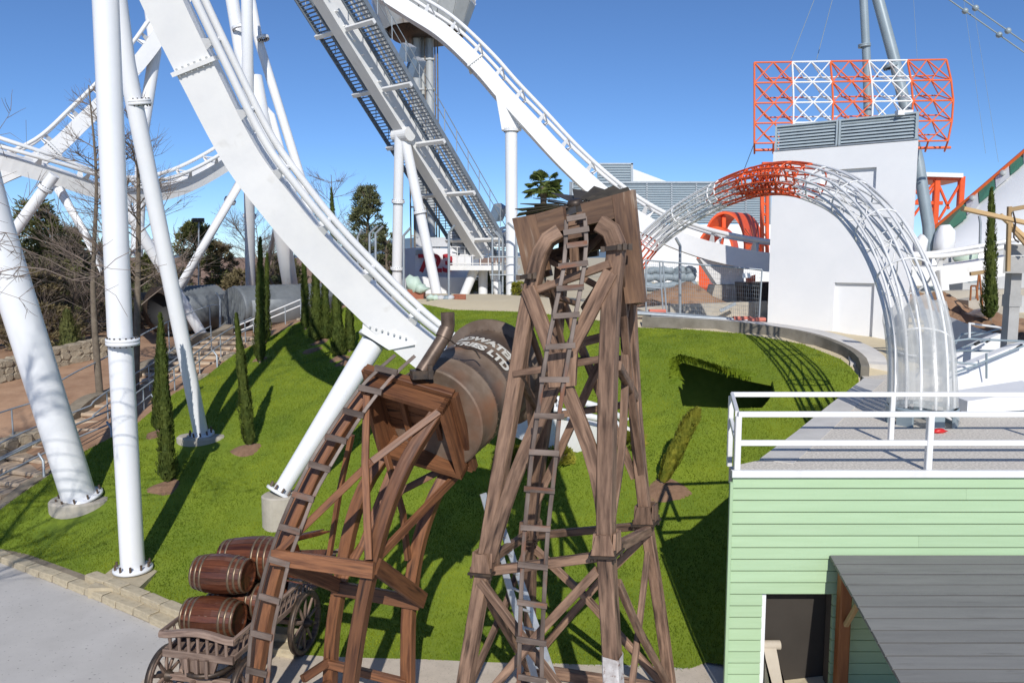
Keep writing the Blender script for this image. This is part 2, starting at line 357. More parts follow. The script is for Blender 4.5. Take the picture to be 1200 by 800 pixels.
def plastic():
    m = bpy.data.materials.new('clear plastic sheet'); m.use_nodes = True; n = m.node_tree; N = n.nodes; K = n.links
    b = N['Principled BSDF']; b.inputs['Base Color'].default_value = (0.72, 0.73, 0.70, 1); b.inputs['Roughness'].default_value = 0.3
    t = N.new('ShaderNodeBsdfTransparent'); mx = N.new('ShaderNodeMixShader'); tl = N.new('ShaderNodeBsdfTranslucent'); tl.inputs[0].default_value = (0.8, 0.8, 0.78, 1)
    m2 = N.new('ShaderNodeMixShader'); m2.inputs[0].default_value = 0.3; K.new(b.outputs[0], m2.inputs[1]); K.new(tl.outputs[0], m2.inputs[2])
    tc = N.new('ShaderNodeTexCoord'); nz = N.new('ShaderNodeTexNoise'); nz.inputs['Scale'].default_value = 3; nz.inputs['Detail'].default_value = 6
    K.new(tc.outputs['Object'], nz.inputs[0]); mr = N.new('ShaderNodeMapRange'); mr.inputs[1].default_value = .35; mr.inputs[2].default_value = .65; mr.inputs[3].default_value = .44; mr.inputs[4].default_value = .58
    K.new(nz.outputs[0], mr.inputs[0]); K.new(mr.outputs[0], mx.inputs[0])
    bp = N.new('ShaderNodeBump'); bp.inputs['Strength'].default_value = .5; bp.inputs['Distance'].default_value = .03; K.new(nz.outputs[0], bp.inputs['Height']); K.new(bp.outputs[0], b.inputs['Normal'])
    K.new(t.outputs[0], mx.inputs[1]); K.new(m2.outputs[0], mx.inputs[2]); K.new(mx.outputs[0], N['Material Output'].inputs[0]); return m
M['plastic'] = plastic()

# ------------------------------------------------------------------ terrain
TERR_Z = 3.68           # terrace deck level
low_px = [(-52, 633), (0, 655), (50, 674), (100, 693), (155, 716), (210, 740), (270, 757), (350, 768), (500, 773), (640, 778), (800, 786)]
LOW = [PZ(x, y, 0.0) for x, y in low_px]+[V((3.35, 13.05, 0))]
up_px = [(0, 595, 19.6), (50, 562, 20.8), (95, 530, 22), (132, 512, 22.9), (162, 495, 23.8), (202, 462, 26), (237, 444, 28), (275, 415, 31), (310, 398, 33.4), (352, 377, 36),
         (430, 353, 35), (480, 354, 33), (530, 363, 31), (600, 365, 30), (680, 372, 28.5), (750, 384, 27.3), (810, 386, 26.9), (870, 391, 26.2), (940, 403, 24.9), (985, 421, 23.3), (1006, 438, 21.9)]
UP = [P(*q) for q in up_px]
KERB_LINE = [V((9.62, 21.4, 0)), V((8.6, 19.8, 0)), V((7.0, 17.3, 0)), V((5.4, 14.75, 0)), V((4.1, 12.75, 0))]
kz = [3.3, 2.7, 1.75, 0.8, 0.1]
RIGHT = [V((p.x-0.12, p.y, z)) for p, z in zip(KERB_LINE, kz)]
ctrl = LOW+UP+RIGHT
ctrl += [P(60, 470, 27), P(0, 440, 30), P(100, 400, 36), P(0, 520, 24.3), P(-80, 470, 27), P(250, 385, 41), P(150, 390, 41), P(550, 350, 46), P(750, 360, 40), P(850, 372, 33), P(-150, 560, 24)]
ctrl += [V((x, y, -0.08)) for x, y in ((-8, 5), (0, 5), (8, 5), (-20, 12), (0, 10.5), (-7, 13), (-15, 15), (14, 8))]
ctrl += [V((14, 22, 3.2)), V((20, 30, 4.2)), V((14, 30, 4.2)), V((-30, 50, 3.0)), V((0, 60, 4.5)), V((30, 55, 4.5)), V((-30, 30, 1.5))]
A_ = np.array([[c.x, c.y] for c in ctrl]); Z_ = np.array([c.z for c in ctrl])
def tps_k(d2): return np.where(d2 > 1e-12, 0.5*d2*np.log(np.maximum(d2, 1e-12)), 0.0)
n_ = len(ctrl); D2 = ((A_[:, None]-A_[None])**2).sum(-1)
KM = np.zeros((n_+3, n_+3)); KM[:n_, :n_] = tps_k(D2)+np.eye(n_)*0.4; KM[:n_, n_] = 1; KM[:n_, n_+1:] = A_; KM[n_, :n_] = 1; KM[n_+1:, :n_] = A_.T
W_ = np.linalg.solve(KM, np.concatenate([Z_, [0, 0, 0]]))
def hz_arr(xy):
    xy = np.asarray(xy, float); d2 = ((xy[:, None]-A_[None])**2).sum(-1)
    z = tps_k(d2) @ W_[:n_]+W_[n_]+xy @ W_[n_+1:]
    z = np.clip(z, -0.08, 5.2)
    r = np.hypot(xy[:, 0], xy[:, 1]-25); t = np.clip((r-45)/40, 0, 1); t = t*t*(3-2*t)
    return z*(1-t)+3.9*t
def hz(x, y): return float(hz_arr([[x, y]])[0])
def PT(px, py, lo=10.0, hi=80.0):
    Y = lo
    while Y < hi:
        p = P(px, py, Y)
        if p.z < hz(p.x, p.y): break
        Y += 0.25
    a, b = Y-0.25, Y
    for _ in range(14):
        m_ = (a+b)/2; p = P(px, py, m_)
        if p.z < hz(p.x, p.y): b = m_
        else: a = m_
    p = P(px, py, b); return V((p.x, p.y, hz(p.x, p.y)))
def in_poly(x, y, poly):
    c = False; j = len(poly)-1
    for i in range(len(poly)):
        xi, yi = poly[i][0], poly[i][1]; xj, yj = poly[j][0], poly[j][1]
        if (yi > y) != (yj > y) and x < (xj-xi)*(y-yi)/(yj-yi)+xi: c = not c
        j = i
    return c
def pdist(x, y, poly):
    best = 1e9; n = len(poly)
    for i in range(n):
        ax, ay = poly[i][0], poly[i][1]; bx, by = poly[(i+1) % n][0], poly[(i+1) % n][1]
        dx, dy = bx-ax, by-ay; t = max(0, min(1, ((x-ax)*dx+(y-ay)*dy)/max(1e-9, dx*dx+dy*dy)))
        best = min(best, math.hypot(x-ax-t*dx, y-ay-t*dy))
    return best
def resample(poly, step, closed=True):
    out = []; n = len(poly)
    for i in range(n if closed else n-1):
        a, b = V(poly[i]), V(poly[(i+1) % n]); k = max(1, int((b-a).length/step))
        for q in range(k): out.append(a.lerp(b, q/k))
    if not closed: out.append(V(poly[-1]))
    return out
HILL = [(p.x, p.y) for p in LOW]+[(p.x, p.y) for p in RIGHT[::-1]]+[(p.x, p.y) for p in UP[::-1]]
HOLE_PX = [(790, 424), (800, 419), (822, 425), (850, 434), (880, 441), (905, 446), (908, 458), (900, 470), (893, 478), (860, 479), (800, 476), (796, 458), (791, 440)]
HOLE = [(p.x, p.y) for p in (PT(x, y) for x, y in HOLE_PX)]
def cdt(outer, hole, step, jit=0.3):
    bo = resample([V((a, b, 0)) for a, b in outer], step); vs = [(p.x, p.y) for p in bo]; es = [(i, (i+1) % len(bo)) for i in range(len(bo))]
    if hole:
        bh = resample([V((a, b, 0)) for a, b in hole], step); k = len(vs); vs += [(p.x, p.y) for p in bh]; es += [(k+i, k+(i+1) % len(bh)) for i in range(len(bh))]
    bl = [(p.x, p.y) for p in bo]
    x0, x1 = min(v[0] for v in vs), max(v[0] for v in vs); y0, y1 = min(v[1] for v in vs), max(v[1] for v in vs)
    x = x0
    while x < x1:
        y = y0
        while y < y1:
            qx = x+random.uniform(-jit, jit)*step; qy = y+random.uniform(-jit, jit)*step
            if in_poly(qx, qy, outer) and pdist(qx, qy, outer) > step*0.4 and not (hole and (in_poly(qx, qy, hole) or pdist(qx, qy, hole) < step*0.4)): vs.append((qx, qy))
            y += step
        x += step
    r = delaunay_2d_cdt([Vector(v) for v in vs], es, [], 1, 1e-5)
    ov = [(v.x, v.y) for v in r[0]]; of = []
    for f in r[2]:
        cx = sum(ov[i][0] for i in f)/len(f); cy = sum(ov[i][1] for i in f)/len(f)
        if in_poly(cx, cy, outer) and not (hole and in_poly(cx, cy, hole)): of.append(list(f))
    return ov, of
# ------------------------------------------------------------------ ground sheets
def tri_mesh(ov, of, zf):
    zs = zf(np.array(ov)); mb = MB(); vs = [(x, y, z) for (x, y), z in zip(ov, zs)]
    for i in range(len(of)):
        a, b, c = (Vector(vs[k]) for k in of[i][:3])
        if (b-a).cross(c-a).z < 0: of[i] = of[i][::-1]
    mb.add(vs, of, smooth=True); return mb
ov, of = cdt(HILL, HOLE, 0.4)
lawn = struct('lawn_slope', tri_mesh(ov, of, hz_arr), M['lawn'])
# open ground all round (cut away where the lawn slope lies)
xs = sorted(set([-900, -500, -300, -180, -120]+[x for x in np.arange(-80, -24, 4)]+[x for x in np.arange(-24, 28, 1.0)]+[x for x in np.arange(28, 84, 4)]+[120, 180, 300, 500, 900]))
ys = sorted(set([-60, -30, -15]+[y for y in np.arange(-8, 48, 1.0)]+[y for y in np.arange(48, 100, 4)]+[130, 180, 260, 400, 700, 1500]))
def gz(xy):
    z = hz_arr(xy); r = np.random.RandomState(3).rand(len(z))
    return z-0.03+np.where(z > 0.3, (r-0.5)*0.10, 0)
gv = [(x, y) for y in ys for x in xs]; nx = len(xs); gf = []
for j in range(len(ys)-1):
    for i in range(nx-1):
        q = [j*nx+i, j*nx+i+1, (j+1)*nx+i+1, (j+1)*nx+i]
        ins = all(in_poly(gv[k][0], gv[k][1], HILL) and pdist(gv[k][0], gv[k][1], HILL) > 0.35 for k in q)
        if not ins: gf.append(q)
zs = gz(np.array(gv))
for k, (x, y) in enumerate(gv):
    if in_poly(x, y, HILL): zs[k] -= 0.12
mb = MB(); mb.add([(x, y, z) for (x, y), z in zip(gv, zs)], gf, smooth=True)
struct('ground', mb, M['ground'])
# hollow under the hill: chamber shaped so its seen walls stay in shade
ch = [(p[0], p[1]) for p in HOLE]; hzs = hz_arr(ch); fl = 1.0
mb = MB(); n = len(ch)
cx, cy = sum(p[0] for p in ch)/n, sum(p[1] for p in ch)/n
ymin = min(p[1] for p in ch); xmin = min(p[0] for p in ch); xmax = max(p[0] for p in ch)
back = ymin+5.3
low = [(x, y, fl) for x, y in ((xmin-.4, ymin-.1), (xmax+.3, ymin-.1), (xmax+1.6, back), (xmin-.2, back))]
roof = [hz(x, y)-0.28 for x, y, _ in low]
r_ = [(x, y, z) for (x, y, _), z in zip(low, roof)]
mb.add(low+r_, [[0, 1, 2, 3], [1, 5, 6, 2], [2, 6, 7, 3], [3, 7, 4, 0], [0, 4, 5, 1]])
struct('shaded_hollow', mb, M['hollowsoil'])
mb = MB()   # turf lip thickness round the opening
for i in range(n):
    j = (i+1) % n
    mb.add([(ch[i][0], ch[i][1], hzs[i]+.01), (ch[j][0], ch[j][1], hzs[j]+.01), (ch[j][0], ch[j][1], hzs[j]-.15), (ch[i][0], ch[i][1], hzs[i]-.15)], [[0, 1, 2, 3]])
struct('turf_lip', mb, M['lawn'])
mb = MB(); rb_ = random.Random(8); bl = resample([V((p[0], p[1], 0)) for p in ch], .02); cxy = V((cx, cy, 0)); vs = []; fs = []
for p in bl:      # ragged grass hanging over the edge of the opening
    if p.y < cy+.15: continue
    for _ in range(3):
        inn = (cxy-p).normalized(); top_ = p.y > cy-.3
        q = p-inn*rb_.uniform(-.02, .22); z = hz(q.x, q.y); k = rb_.uniform(.6, 1.2); sd2 = V((inn.y, -inn.x, 0))*rb_.uniform(.012, .026)
        L = k*(.22 if top_ else .05); tip = q+inn*L*rb_.uniform(.5, .9)+V((rb_.uniform(-.08, .08), 0, 0)); tz = z-L*.75*rb_.random() if top_ else z+L*.5
        i = len(vs); vs += [V((q.x-sd2.x, q.y-sd2.y, z)), V((q.x+sd2.x, q.y+sd2.y, z)), V((q.x+inn.x*L*.5+sd2.x, q.y+inn.y*L*.5, z+.07)), V((tip.x, tip.y, tz))]; fs.append([i, i+1, i+2, i+3])
mb.add(vs, fs); o_ = part('overhanging_grass', mb, M['turf']); o_['kind'] = 'stuff'
# plaza and path
pl = [V((-70, -8, 0)), V((14, -8, 0)), V((14, 13.4, 0)), V((3.35, 13.2, 0))]+[p+V((0, 0.12, 0)) for p in LOW[::-1][1:]]+[V((-25, 24, 0)), V((-70, 40, 0))]
mb = MB(); mb.add([(p.x, p.y, 0.0) for p in pl], [list(range(len(pl)))]); struct('pavement', mb, M['pavement'])
pp = [PZ(218, 742), PZ(150, 815), PZ(60, 1000), PZ(900, 1050)]
pp = [V((p.x, p.y, 0)) for p in pp]+[V((3.3, 9.0, 0)), V((3.3, 13.1, 0))]+[p+V((0, .05, 0)) for p in LOW[::-1][1:6]]
mb = MB(); mb.add([(p.x, p.y, 0.004) for p in pp], [list(range(len(pp)))]); struct('path', mb, M['path'])
# far hills
mb = MB(); r = random.Random(5); xs_ = [-1500+i*60 for i in range(51)]
prof = [12+16*math.sin(i*0.35)+9*math.sin(i*.9+1)+6*r.random() for i in range(51)]
vs = [(x, 1400, -20) for x in xs_]+[(x, 1480, max(4, h)) for x, h in zip(xs_, prof)]+[(x, 1700, -20) for x in xs_]
fs = [[k*51+i, k*51+i+1, (k+1)*51+i+1, (k+1)*51+i] for k in range(2) for i in range(50)]
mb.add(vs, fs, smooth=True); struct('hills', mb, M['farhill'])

# planting pits of bare soil
PITS = []
def soil_pit(px, py, r, squash=0.8):
    r *= .74; c = PT(px, py); PITS.append((c.x, c.y, r)); mb = MB(); n = 14; vs = [(c.x, c.y, c.z+.06)]
    for k, q in enumerate((0.55, 1.0)):
        for i in range(n):
            a = 2*math.pi*i/n; rr = r*q*(1+.14*math.sin(3*a+px)+random.uniform(-.07, .07)); x, y = c.x+rr*math.cos(a), c.y+rr*squash*math.sin(a)
            vs.append((x, y, hz(x, y)+(.055 if k == 0 else -.005)+random.uniform(-.01, .015)))
    fs = [[0, 1+i, 1+(i+1) % n] for i in range(n)]+[[1+i, 1+n+i, 1+n+(i+1) % n, 1+(i+1) % n] for i in range(n)]
    mb.add(vs, fs, smooth=True); return struct('soil_patch', mb, M['soilpatch'])
for q in ((183, 509, .45), (193, 571, .55), (288, 527, .55), (305, 421, .4), (375, 401, .5), (398, 420, .5), (365, 411, .5), (782, 575, .72), (405, 425, .5)): soil_pit(*q)

# turf blades: geometry-node blades on the lawn (thinned over soil and footings)
tm = lawn.data.copy(); tm.materials.clear(); tm.materials.append(M['turf'])
turf = bpy.data.objects.new('turf', tm); COL.objects.link(turf); turf.location = lawn.location; turf['kind'] = 'stuff'
turf.location.z -= 0.012
PADS = [(85, 598, .8), (232, 517, .8), (155, 680, .5), (327, 590, .55)]
for px, py, r in PADS:
    c = PT(px, py); PITS.append((c.x, c.y, r))
att = tm.attributes.new('density', 'FLOAT', 'POINT'); off = lawn.location
vals = []
for v in tm.vertices:
    x, y = v.co.x+off.x, v.co.y+off.y; d = 1.0
    for (a, b, rr) in PITS:
        if math.hypot(x-a, y-b) < rr+.1: d = 0.0
    vals.append(d)
att.data.foreach_set('value', vals)
g = bpy.data.node_groups.new('turf blades', 'GeometryNodeTree')
g.interface.new_socket('Geometry', in_out='INPUT', socket_type='NodeSocketGeometry'); g.interface.new_socket('Geometry', in_out='OUTPUT', socket_type='NodeSocketGeometry')
N = g.nodes; K = g.links; gi = N.new('NodeGroupInput'); go = N.new('NodeGroupOutput')
dp = N.new('GeometryNodeDistributePointsOnFaces'); na = N.new('GeometryNodeInputNamedAttribute'); na.data_type = 'FLOAT'; na.inputs['Name'].default_value = 'density'
mu = N.new('ShaderNodeMath'); mu.operation = 'MULTIPLY'; mu.inputs[1].default_value = 950
K.new(na.outputs[0], mu.inputs[0]); K.new(gi.outputs[0], dp.inputs['Mesh']); K.new(mu.outputs[0], dp.inputs['Density'])
cn = N.new('GeometryNodeMeshCone'); cn.fill_type = 'NONE'; cn.inputs['Vertices'].default_value = 3; cn.inputs['Radius Top'].default_value = 0.0; cn.inputs['Radius Bottom'].default_value = 0.011; cn.inputs['Depth'].default_value = 0.055
sm = N.new('GeometryNodeSetMaterial'); sm.inputs['Material'].default_value = M['turf']; K.new(cn.outputs[0], sm.inputs[0])
ip = N.new('GeometryNodeInstanceOnPoints'); K.new(dp.outputs[0], ip.inputs['Points']); K.new(sm.outputs[0], ip.inputs['Instance'])
rv = N.new('FunctionNodeRandomValue'); rv.data_type = 'FLOAT_VECTOR'; rv.inputs[0].default_value = (-.55, -.55, 0); rv.inputs[1].default_value = (.55, .55, 6.28)
K.new(rv.outputs[0], ip.inputs['Rotation'])
rs = N.new('FunctionNodeRandomValue'); rs.data_type = 'FLOAT'; rs.inputs[2].default_value = 0.5; rs.inputs[3].default_value = 1.25
K.new(rs.outputs[1], ip.inputs['Scale']); K.new(ip.outputs[0], go.inputs[0])
md = turf.modifiers.new('blades', 'NODES'); md.node_group = g

# stone blocks along the plaza edge (two courses)
kbm = MB(); kbm.sweep([p+V((.02, .14, .03)) for p in LOW[0:8]], sharp(.46, .16), (0, 0, 1)); kb = struct('kerb', kbm, M['mortar'])
stone_me = []
for k in range(4):
    rr = random.Random(k); m_ = MB(); pr = rect(1, 1, .1)
    m_.sweep([(-.5, 0, 0), (-.46, 0, 0), (.46, 0, 0), (.5, 0, 0)], [(a, b) for a, b in pr], (0, 0, 1), scale=[.9, 1, 1, .9])
    m_.v = [(x+rr.uniform(-.02, .02), y+rr.uniform(-.03, .03), z+rr.uniform(-.03, .03)) for x, y, z in m_.v]
    stone_me.append(mesh_of('block', m_, V((0, 0, 0)), M['kerbstone']))
edge = resample(LOW[0:8], 0.05, False)
acc = 0; i0 = 0
for row, (offy, zz, hh, ln) in enumerate(((0.02, 0.07, .16, .62), (0.27, .20, .17, .70))):
    i = 0
    stop = len(edge)-1 if row == 0 else len(edge)-1
    while i < stop:
        L = ln*random.uniform(.85, 1.15); j = min(len(edge)-1, i+int(L/0.05)); a, b = edge[i], edge[j]
        if row == 1 and a.x < LOW[4].x-2.2: i = j; continue
        t = (b-a); 
        if t.length < .2: break
        ang = math.atan2(t.y, t.x); c = (a+b)/2+V((-math.sin(ang), math.cos(ang), 0))*offy
        inst('stone', random.choice(stone_me), kb, Matrix.Translation((c.x, c.y, zz+random.uniform(-.012, .012))) @ Matrix.Rotation(ang+random.uniform(-.02, .02), 4, 'Z') @ Matrix.Diagonal((t.length*.965, .27, hh, 1)))
        i = j

# ------------------------------------------------------------------ roof terrace and mint house
TZ = TERR_Z; HX0 = 3.42; HY = 12.0
def deck_poly():
    k = [(p.x, p.y) for p in KERB_LINE]
    return [(HX0+.02, HY+.3), (HX0+.02, HY+.02), (20, HY+.02), (24, 28), (13.5, 27.2), (11.0, 24.5), (9.75, 21.9)]+k
dk = deck_poly()
mb = MB(); mb.prism([(x, y, TZ-.25) for x, y in dk], (0, 0, .25)); struct('terrace_deck', mb, M['gravel'])
mb = MB()
for i in range(len(KERB_LINE)-1):     # broad flush concrete edging on the hill side
    a, b = KERB_LINE[i], KERB_LINE[i+1]; t = (b-a).normalized(); nn = V((-t.y, t.x, 0))
    w0 = .5; nn = -nn if nn.x < 0 else nn
    mb.prism([(a.x+nn.x*w0, a.y+nn.y*w0, TZ-.1), (b.x+nn.x*w0, b.y+nn.y*w0, TZ-.1), (b.x-nn.x*.03, b.y-nn.y*.03, TZ-.1), (a.x-nn.x*.03, a.y-nn.y*.03, TZ-.1)], (0, 0, .112))
struct('terrace_edging', mb, M['edging'])
mb = MB()
for i in range(len(KERB_LINE)):     # retaining wall under the terrace, hill side
    a, b = (KERB_LINE+[V((HX0+.30, HY+.40, 0))])[i], (KERB_LINE+[V((HX0+.30, HY+.40, 0))])[i+1]; t = (b-a).normalized(); nn = V((-t.y, t.x, 0))
    mb.prism([(a.x+nn.x*.3, a.y+nn.y*.3, -.05), (b.x+nn.x*.3, b.y+nn.y*.3, -.05), (b.x+nn.x*.04, b.y+nn.y*.04, -.05), (a.x+nn.x*.04, a.y+nn.y*.04, -.05)], (0, 0, TZ-.22))
struct('retaining_wall', mb, M['conc2'])
# curved kerb wall along the crest of the slope
cw = [P(750, 380, 27.6), P(810, 382, 27.2), P(870, 386, 26.5), P(940, 397, 25.3), P(985, 414, 23.8), P(1008, 430, 22.4), P(1012, 440, 21.7)]
cw = spline([V((p.x+.1, p.y+.15, hz(p.x, p.y)+.12)) for p in cw], 26); cw[-1].z = TZ+.1
mb = MB(); mb.sweep(cw, sharp(.22, .36), (0, 0, 1)); struct('kerb_wall', mb, M['stained'])
cw2 = [V((p.x+.45, p.y+.75, p.z+.02)) for p in cw]
mb = MB(); mb.sweep(cw2, sharp(1.0, .25), (0, 0, 1)); struct('footway', mb, M['edging'])

hs = thing('mint_house', 'mint green boarded house with open dark doorway under the railed gravel roof', 'house', (8, HY, 0))
def board_row(x0, x1, z0, z1, y, m=None, name='board', yoff=0):
    mb = MB(); L = x1-x0; z1 -= .017
    prof = [(-(.012), 0), (.012, 0)]
    # lapped board: bottom edge proud
    vs = []
    for x in (x0, x1):
        vs += [(x, y+.05, z0), (x, y-.022, z0), (x, y-.026, z0+.012), (x, y-.006, z1), (x, y+.05, z1)]
    fs = [[i, (i+1) % 5, 5+(i+1) % 5, 5+i] for i in range(5)]+[[4, 3, 2, 1, 0], [5, 6, 7, 8, 9]]
    uv = []
    for i in range(5): uv.append([(0.06*i, 0), (0.06*i+.19, 0), (0.06*i+.19, L), (0.06*i, L)])
    uv += [[(0, 0)]*5, [(0, 0)]*5]
    mb.add(vs, fs, uv); return part(name, mb, m or M['greenboard'], hs)
DX0, DX1 = P(893, 700, HY).x, P(976, 700, HY).x
DZ = P(930, 691, HY).z
rows = 19; z = TZ-.06; rh = (z-0.02)/rows
for k in range(rows):
    z1 = z-k*rh; z0 = z1-rh
    jx = 6.7+.4*math.sin(k*2.1)
    if z0 >= DZ-.06:
        if k % 4 == 1: board_row(HX0, jx-.001, z0, z1, HY); board_row(jx+.001, 13.5, z0, z1, HY)
        else: board_row(HX0, 13.5, z0, z1, HY)
    else:
        board_row(HX0, DX0, z0, z1, HY); board_row(DX1, 13.5, z0, z1, HY)
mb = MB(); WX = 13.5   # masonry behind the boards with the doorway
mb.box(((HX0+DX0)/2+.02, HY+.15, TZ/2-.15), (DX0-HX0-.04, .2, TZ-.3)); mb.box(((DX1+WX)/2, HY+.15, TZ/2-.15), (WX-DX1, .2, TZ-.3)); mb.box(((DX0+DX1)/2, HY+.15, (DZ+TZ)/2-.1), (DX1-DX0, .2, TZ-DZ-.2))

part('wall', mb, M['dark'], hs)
mb = MB(); mb.box(((DX0+DX1)/2, HY+.36, DZ/2+.05), (DX1-DX0+.3, .06, DZ+.3)); part('doorway_shade', mb, M['doorshade'], hs)  # sheet added in place of the shaded interior
mb = MB(); mb.box((DX0+.045, HY+.19, DZ/2-.02), (.07, .28, DZ)); part('door_jamb', mb, M['whitewall'], hs)
mb = MB()   # beige stair parapet inside the doorway
a = P(893, 752, HY+.25); zt = a.z
mb.prism([(DX0+.10, HY-.9, 0.02), (DX0+.10, HY+.28, 0.02), (DX0+.10, HY+.28, zt), (DX0+.10, HY+.2, zt+.03), (DX0+.10, HY-.9, zt-1.15)], (.2, 0, 0)); 
mb.tube([(DX0+.08, HY+.20, zt-.02), (DX0+.38, HY+.20, zt-.02)], .075, 12)
part('stair_parapet', mb, M['beige'], hs)
mb = MB(); mb.beam((HX0-.03, HY-.03, TZ-.02), (20, HY-.03, TZ-.02), .11, .10); part('fascia', mb, M['white'], hs)
mb = MB(); mb.beam((HX0-.03, HY-.035, TZ-.15), (HX0-.03, HY-.035, 0), .05, .07); part('corner_trim', mb, M['greenboard'], hs)

# lean-to roof of grey boards
RX0 = P(971, 650, HY).x; rz1 = P(971, 650, HY).z; rz0 = P(1053, 800, 9.64).z
lt = thing('lean_to_roof', 'grey boarded lean-to roof sloping down from the mint green wall', 'roof', (8.5, 10.5, 0))
sl_ = V((0, 9.64-HY, rz0-rz1)); Ls = sl_.length; sl_.normalize(); nb = 15; bw = Ls/11
nrm = V((1, 0, 0)).cross(-sl_).normalized(); 
if nrm.z < 0: nrm = -nrm
for k in range(nb):
    a = V((RX0, HY-.04, rz1))+sl_*(k*bw); mb = MB()
    c0 = a+sl_*(bw*.49)+nrm*random.uniform(0, .008); L = 8
    mb.sweep([c0, c0+V((L, 0, 0))], rect(bw*.885, .05, .03), nrm)
    part('board', mb, M['greyboard'], lt)
mb = MB(); a = V((RX0+.03, HY-.05, rz1))-nrm*.045; mb.prism([a, a+V((7.9, 0, 0)), a+V((7.9, 0, 0))+sl_*(Ls*1.3), a+sl_*(Ls*1.3)], nrm*-.02); part('gap_shade_sheet', mb, M['black'], lt)  # black sheet added under the boards so their gaps read as shade
for xx in (RX0+.12, RX0+2.2, RX0+4.2):
    mb = MB(); a = V((xx, HY-.1, rz1-.11)); mb.beam(a, a+sl_*(Ls*1.22), .09, .13, nrm); part('rafter', mb, M['orangewood'], lt)
for (x_, y_) in ((RX0+.19, HY-.20), (RX0+.42, HY-2.1)):
    mb = MB(); zt = rz1+(rz0-rz1)*((HY-y_)/(HY-9.64))-.15; mb.beam((x_, y_, 0), (x_, y_, zt), .18, .18); part('post', mb, M['orangewood'], lt)
mb = MB(); mb.beam((RX0+.19, HY-.3, 1.35), (RX0+.19, HY-.75, 1.95), .07, .07); part('brace', mb, M['pinewood'], lt)

# white railing round the roof edge
rl = thing('roof_railing', 'white painted square tube railing around the roof edge of the mint house', 'railing', (HX0, HY, TZ))
zt = 4.57; zm = 4.12; YB = 13.85
def rb(a, b, w=.085, h=.06, nm='rail'):
    mb = MB(); d = V(b)-V(a); mb.beam(a, b, w if abs(d.z) > .1 else h, w, (0, 0, 1) if abs(d.z) < .1 else (0, -1, 0)); part(nm, mb, M['white'], rl)
XE = 16
rb((HX0+.08, HY+.08, zt), (XE, HY+.08, zt)); rb((HX0+.08, HY+.08, zm), (XE, HY+.08, zm))
xb = P(857, 463, YB).x
rb((xb, YB, zt), (XE, YB, zt)); 
rb((HX0+.08, HY+.14, zt), (xb, YB-.05, zt)); rb((HX0+.08, HY+.14, zm), (xb, YB-.05, zm))
for x_ in (HX0+.08, P(1090, 500, HY+.08).x, P(1090, 500, HY+.08).x+2.9, P(1090, 500, HY+.08).x+5.8): rb((x_, HY+.08, TZ), (x_, HY+.08, zt-.03), .095, .095, 'post')
for x_ in (xb, P(1046, 468, YB).x, P(1046, 468, YB).x+2.9): rb((x_, YB, TZ-(.4 if x_ == xb else 0)), (x_, YB, zt-.03), .085, .085, 'post')
# ------------------------------------------------------------------ timber derrick tower (foreground centre)
def poly_px(lst): return [P(*q) for q in lst]
REF = V((-.46, -.89, 0))
dt = thing('derrick_tower', 'tall crooked brown timber derrick with boxed head and horizontal wind wheel on top', 'tower', PZ(660, 880, 0), None)
A = [(526, 930, 10.4), (545, 800, 10.42), (568, 662, 10.45), (583, 570, 10.47), (601, 470, 10.5), (617, 370, 10.5), (628, 318, 10.5), (634, 296, 10.5), (643, 280, 10.5), (656, 272, 10.5)]
B = [(724, 930, 9.5), (719, 800, 9.55), (711, 650, 9.7), (711, 540, 9.8), (713, 430, 9.85), (717, 340, 9.9), (722, 300, 9.92), (721, 281, 9.94), (714, 268, 9.95), (703, 262, 10.0)]
Cc = [(788, 824, 11.8), (774, 720, 11.7), (757, 607, 11.5), (746, 500, 11.35), (740, 400, 11.2), (738, 340, 11.15), (737, 290, 11.1)]
D = [(621, 789, 12.7), (621, 720, 12.5), (623, 628, 12.2), (633, 540, 12.0), (645, 450, 11.8), (654, 370, 11.6), (659, 300, 11.5)]
LEG = {}
def leg(nm, pts, w, h, mats=M['wood'], par=dt, ref=REF):
    q = spline(poly_px(pts), 44); mb = MB(); mb.sweep(q, rect(w, h, .09), ref); part('leg', mb, mats, par); LEG[nm] = q
leg('A', A, .195, .185); leg('B', B, .21, .20); leg('C', Cc, .165, .16); leg('D', D, .165, .16)
def brace(pts, w=.15, h=.06, par=dt, m=None, nm='brace', ref=REF, n=0):
    q = poly_px(pts); q = spline(q, n) if n else q
    mb = MB(); mb.sweep(q, rect(w, h, .1), ref); return part(nm, mb, m or M['wood'], par)
# upper front crossing boards with the joint plate
brace([(619, 338, 10.40), (655, 432, 10.12)], .20, .07); brace([(655, 432, 10.12), (698, 548, 9.82), (714, 650, 9.80)], .20, .07, n=8)
brace([(716, 318, 9.80), (655, 438, 10.06)], .185, .07); brace([(655, 438, 10.06), (603, 560, 10.25), (573, 655, 10.36)], .185, .07, n=8)
mb = MB(); mb.prism([P(641, 414, 10.03), P(676, 412, 9.93), P(674, 452, 9.93), P(643, 454, 10.03)], REF*-.05); part('joint_plate', mb, M['wood'], dt)
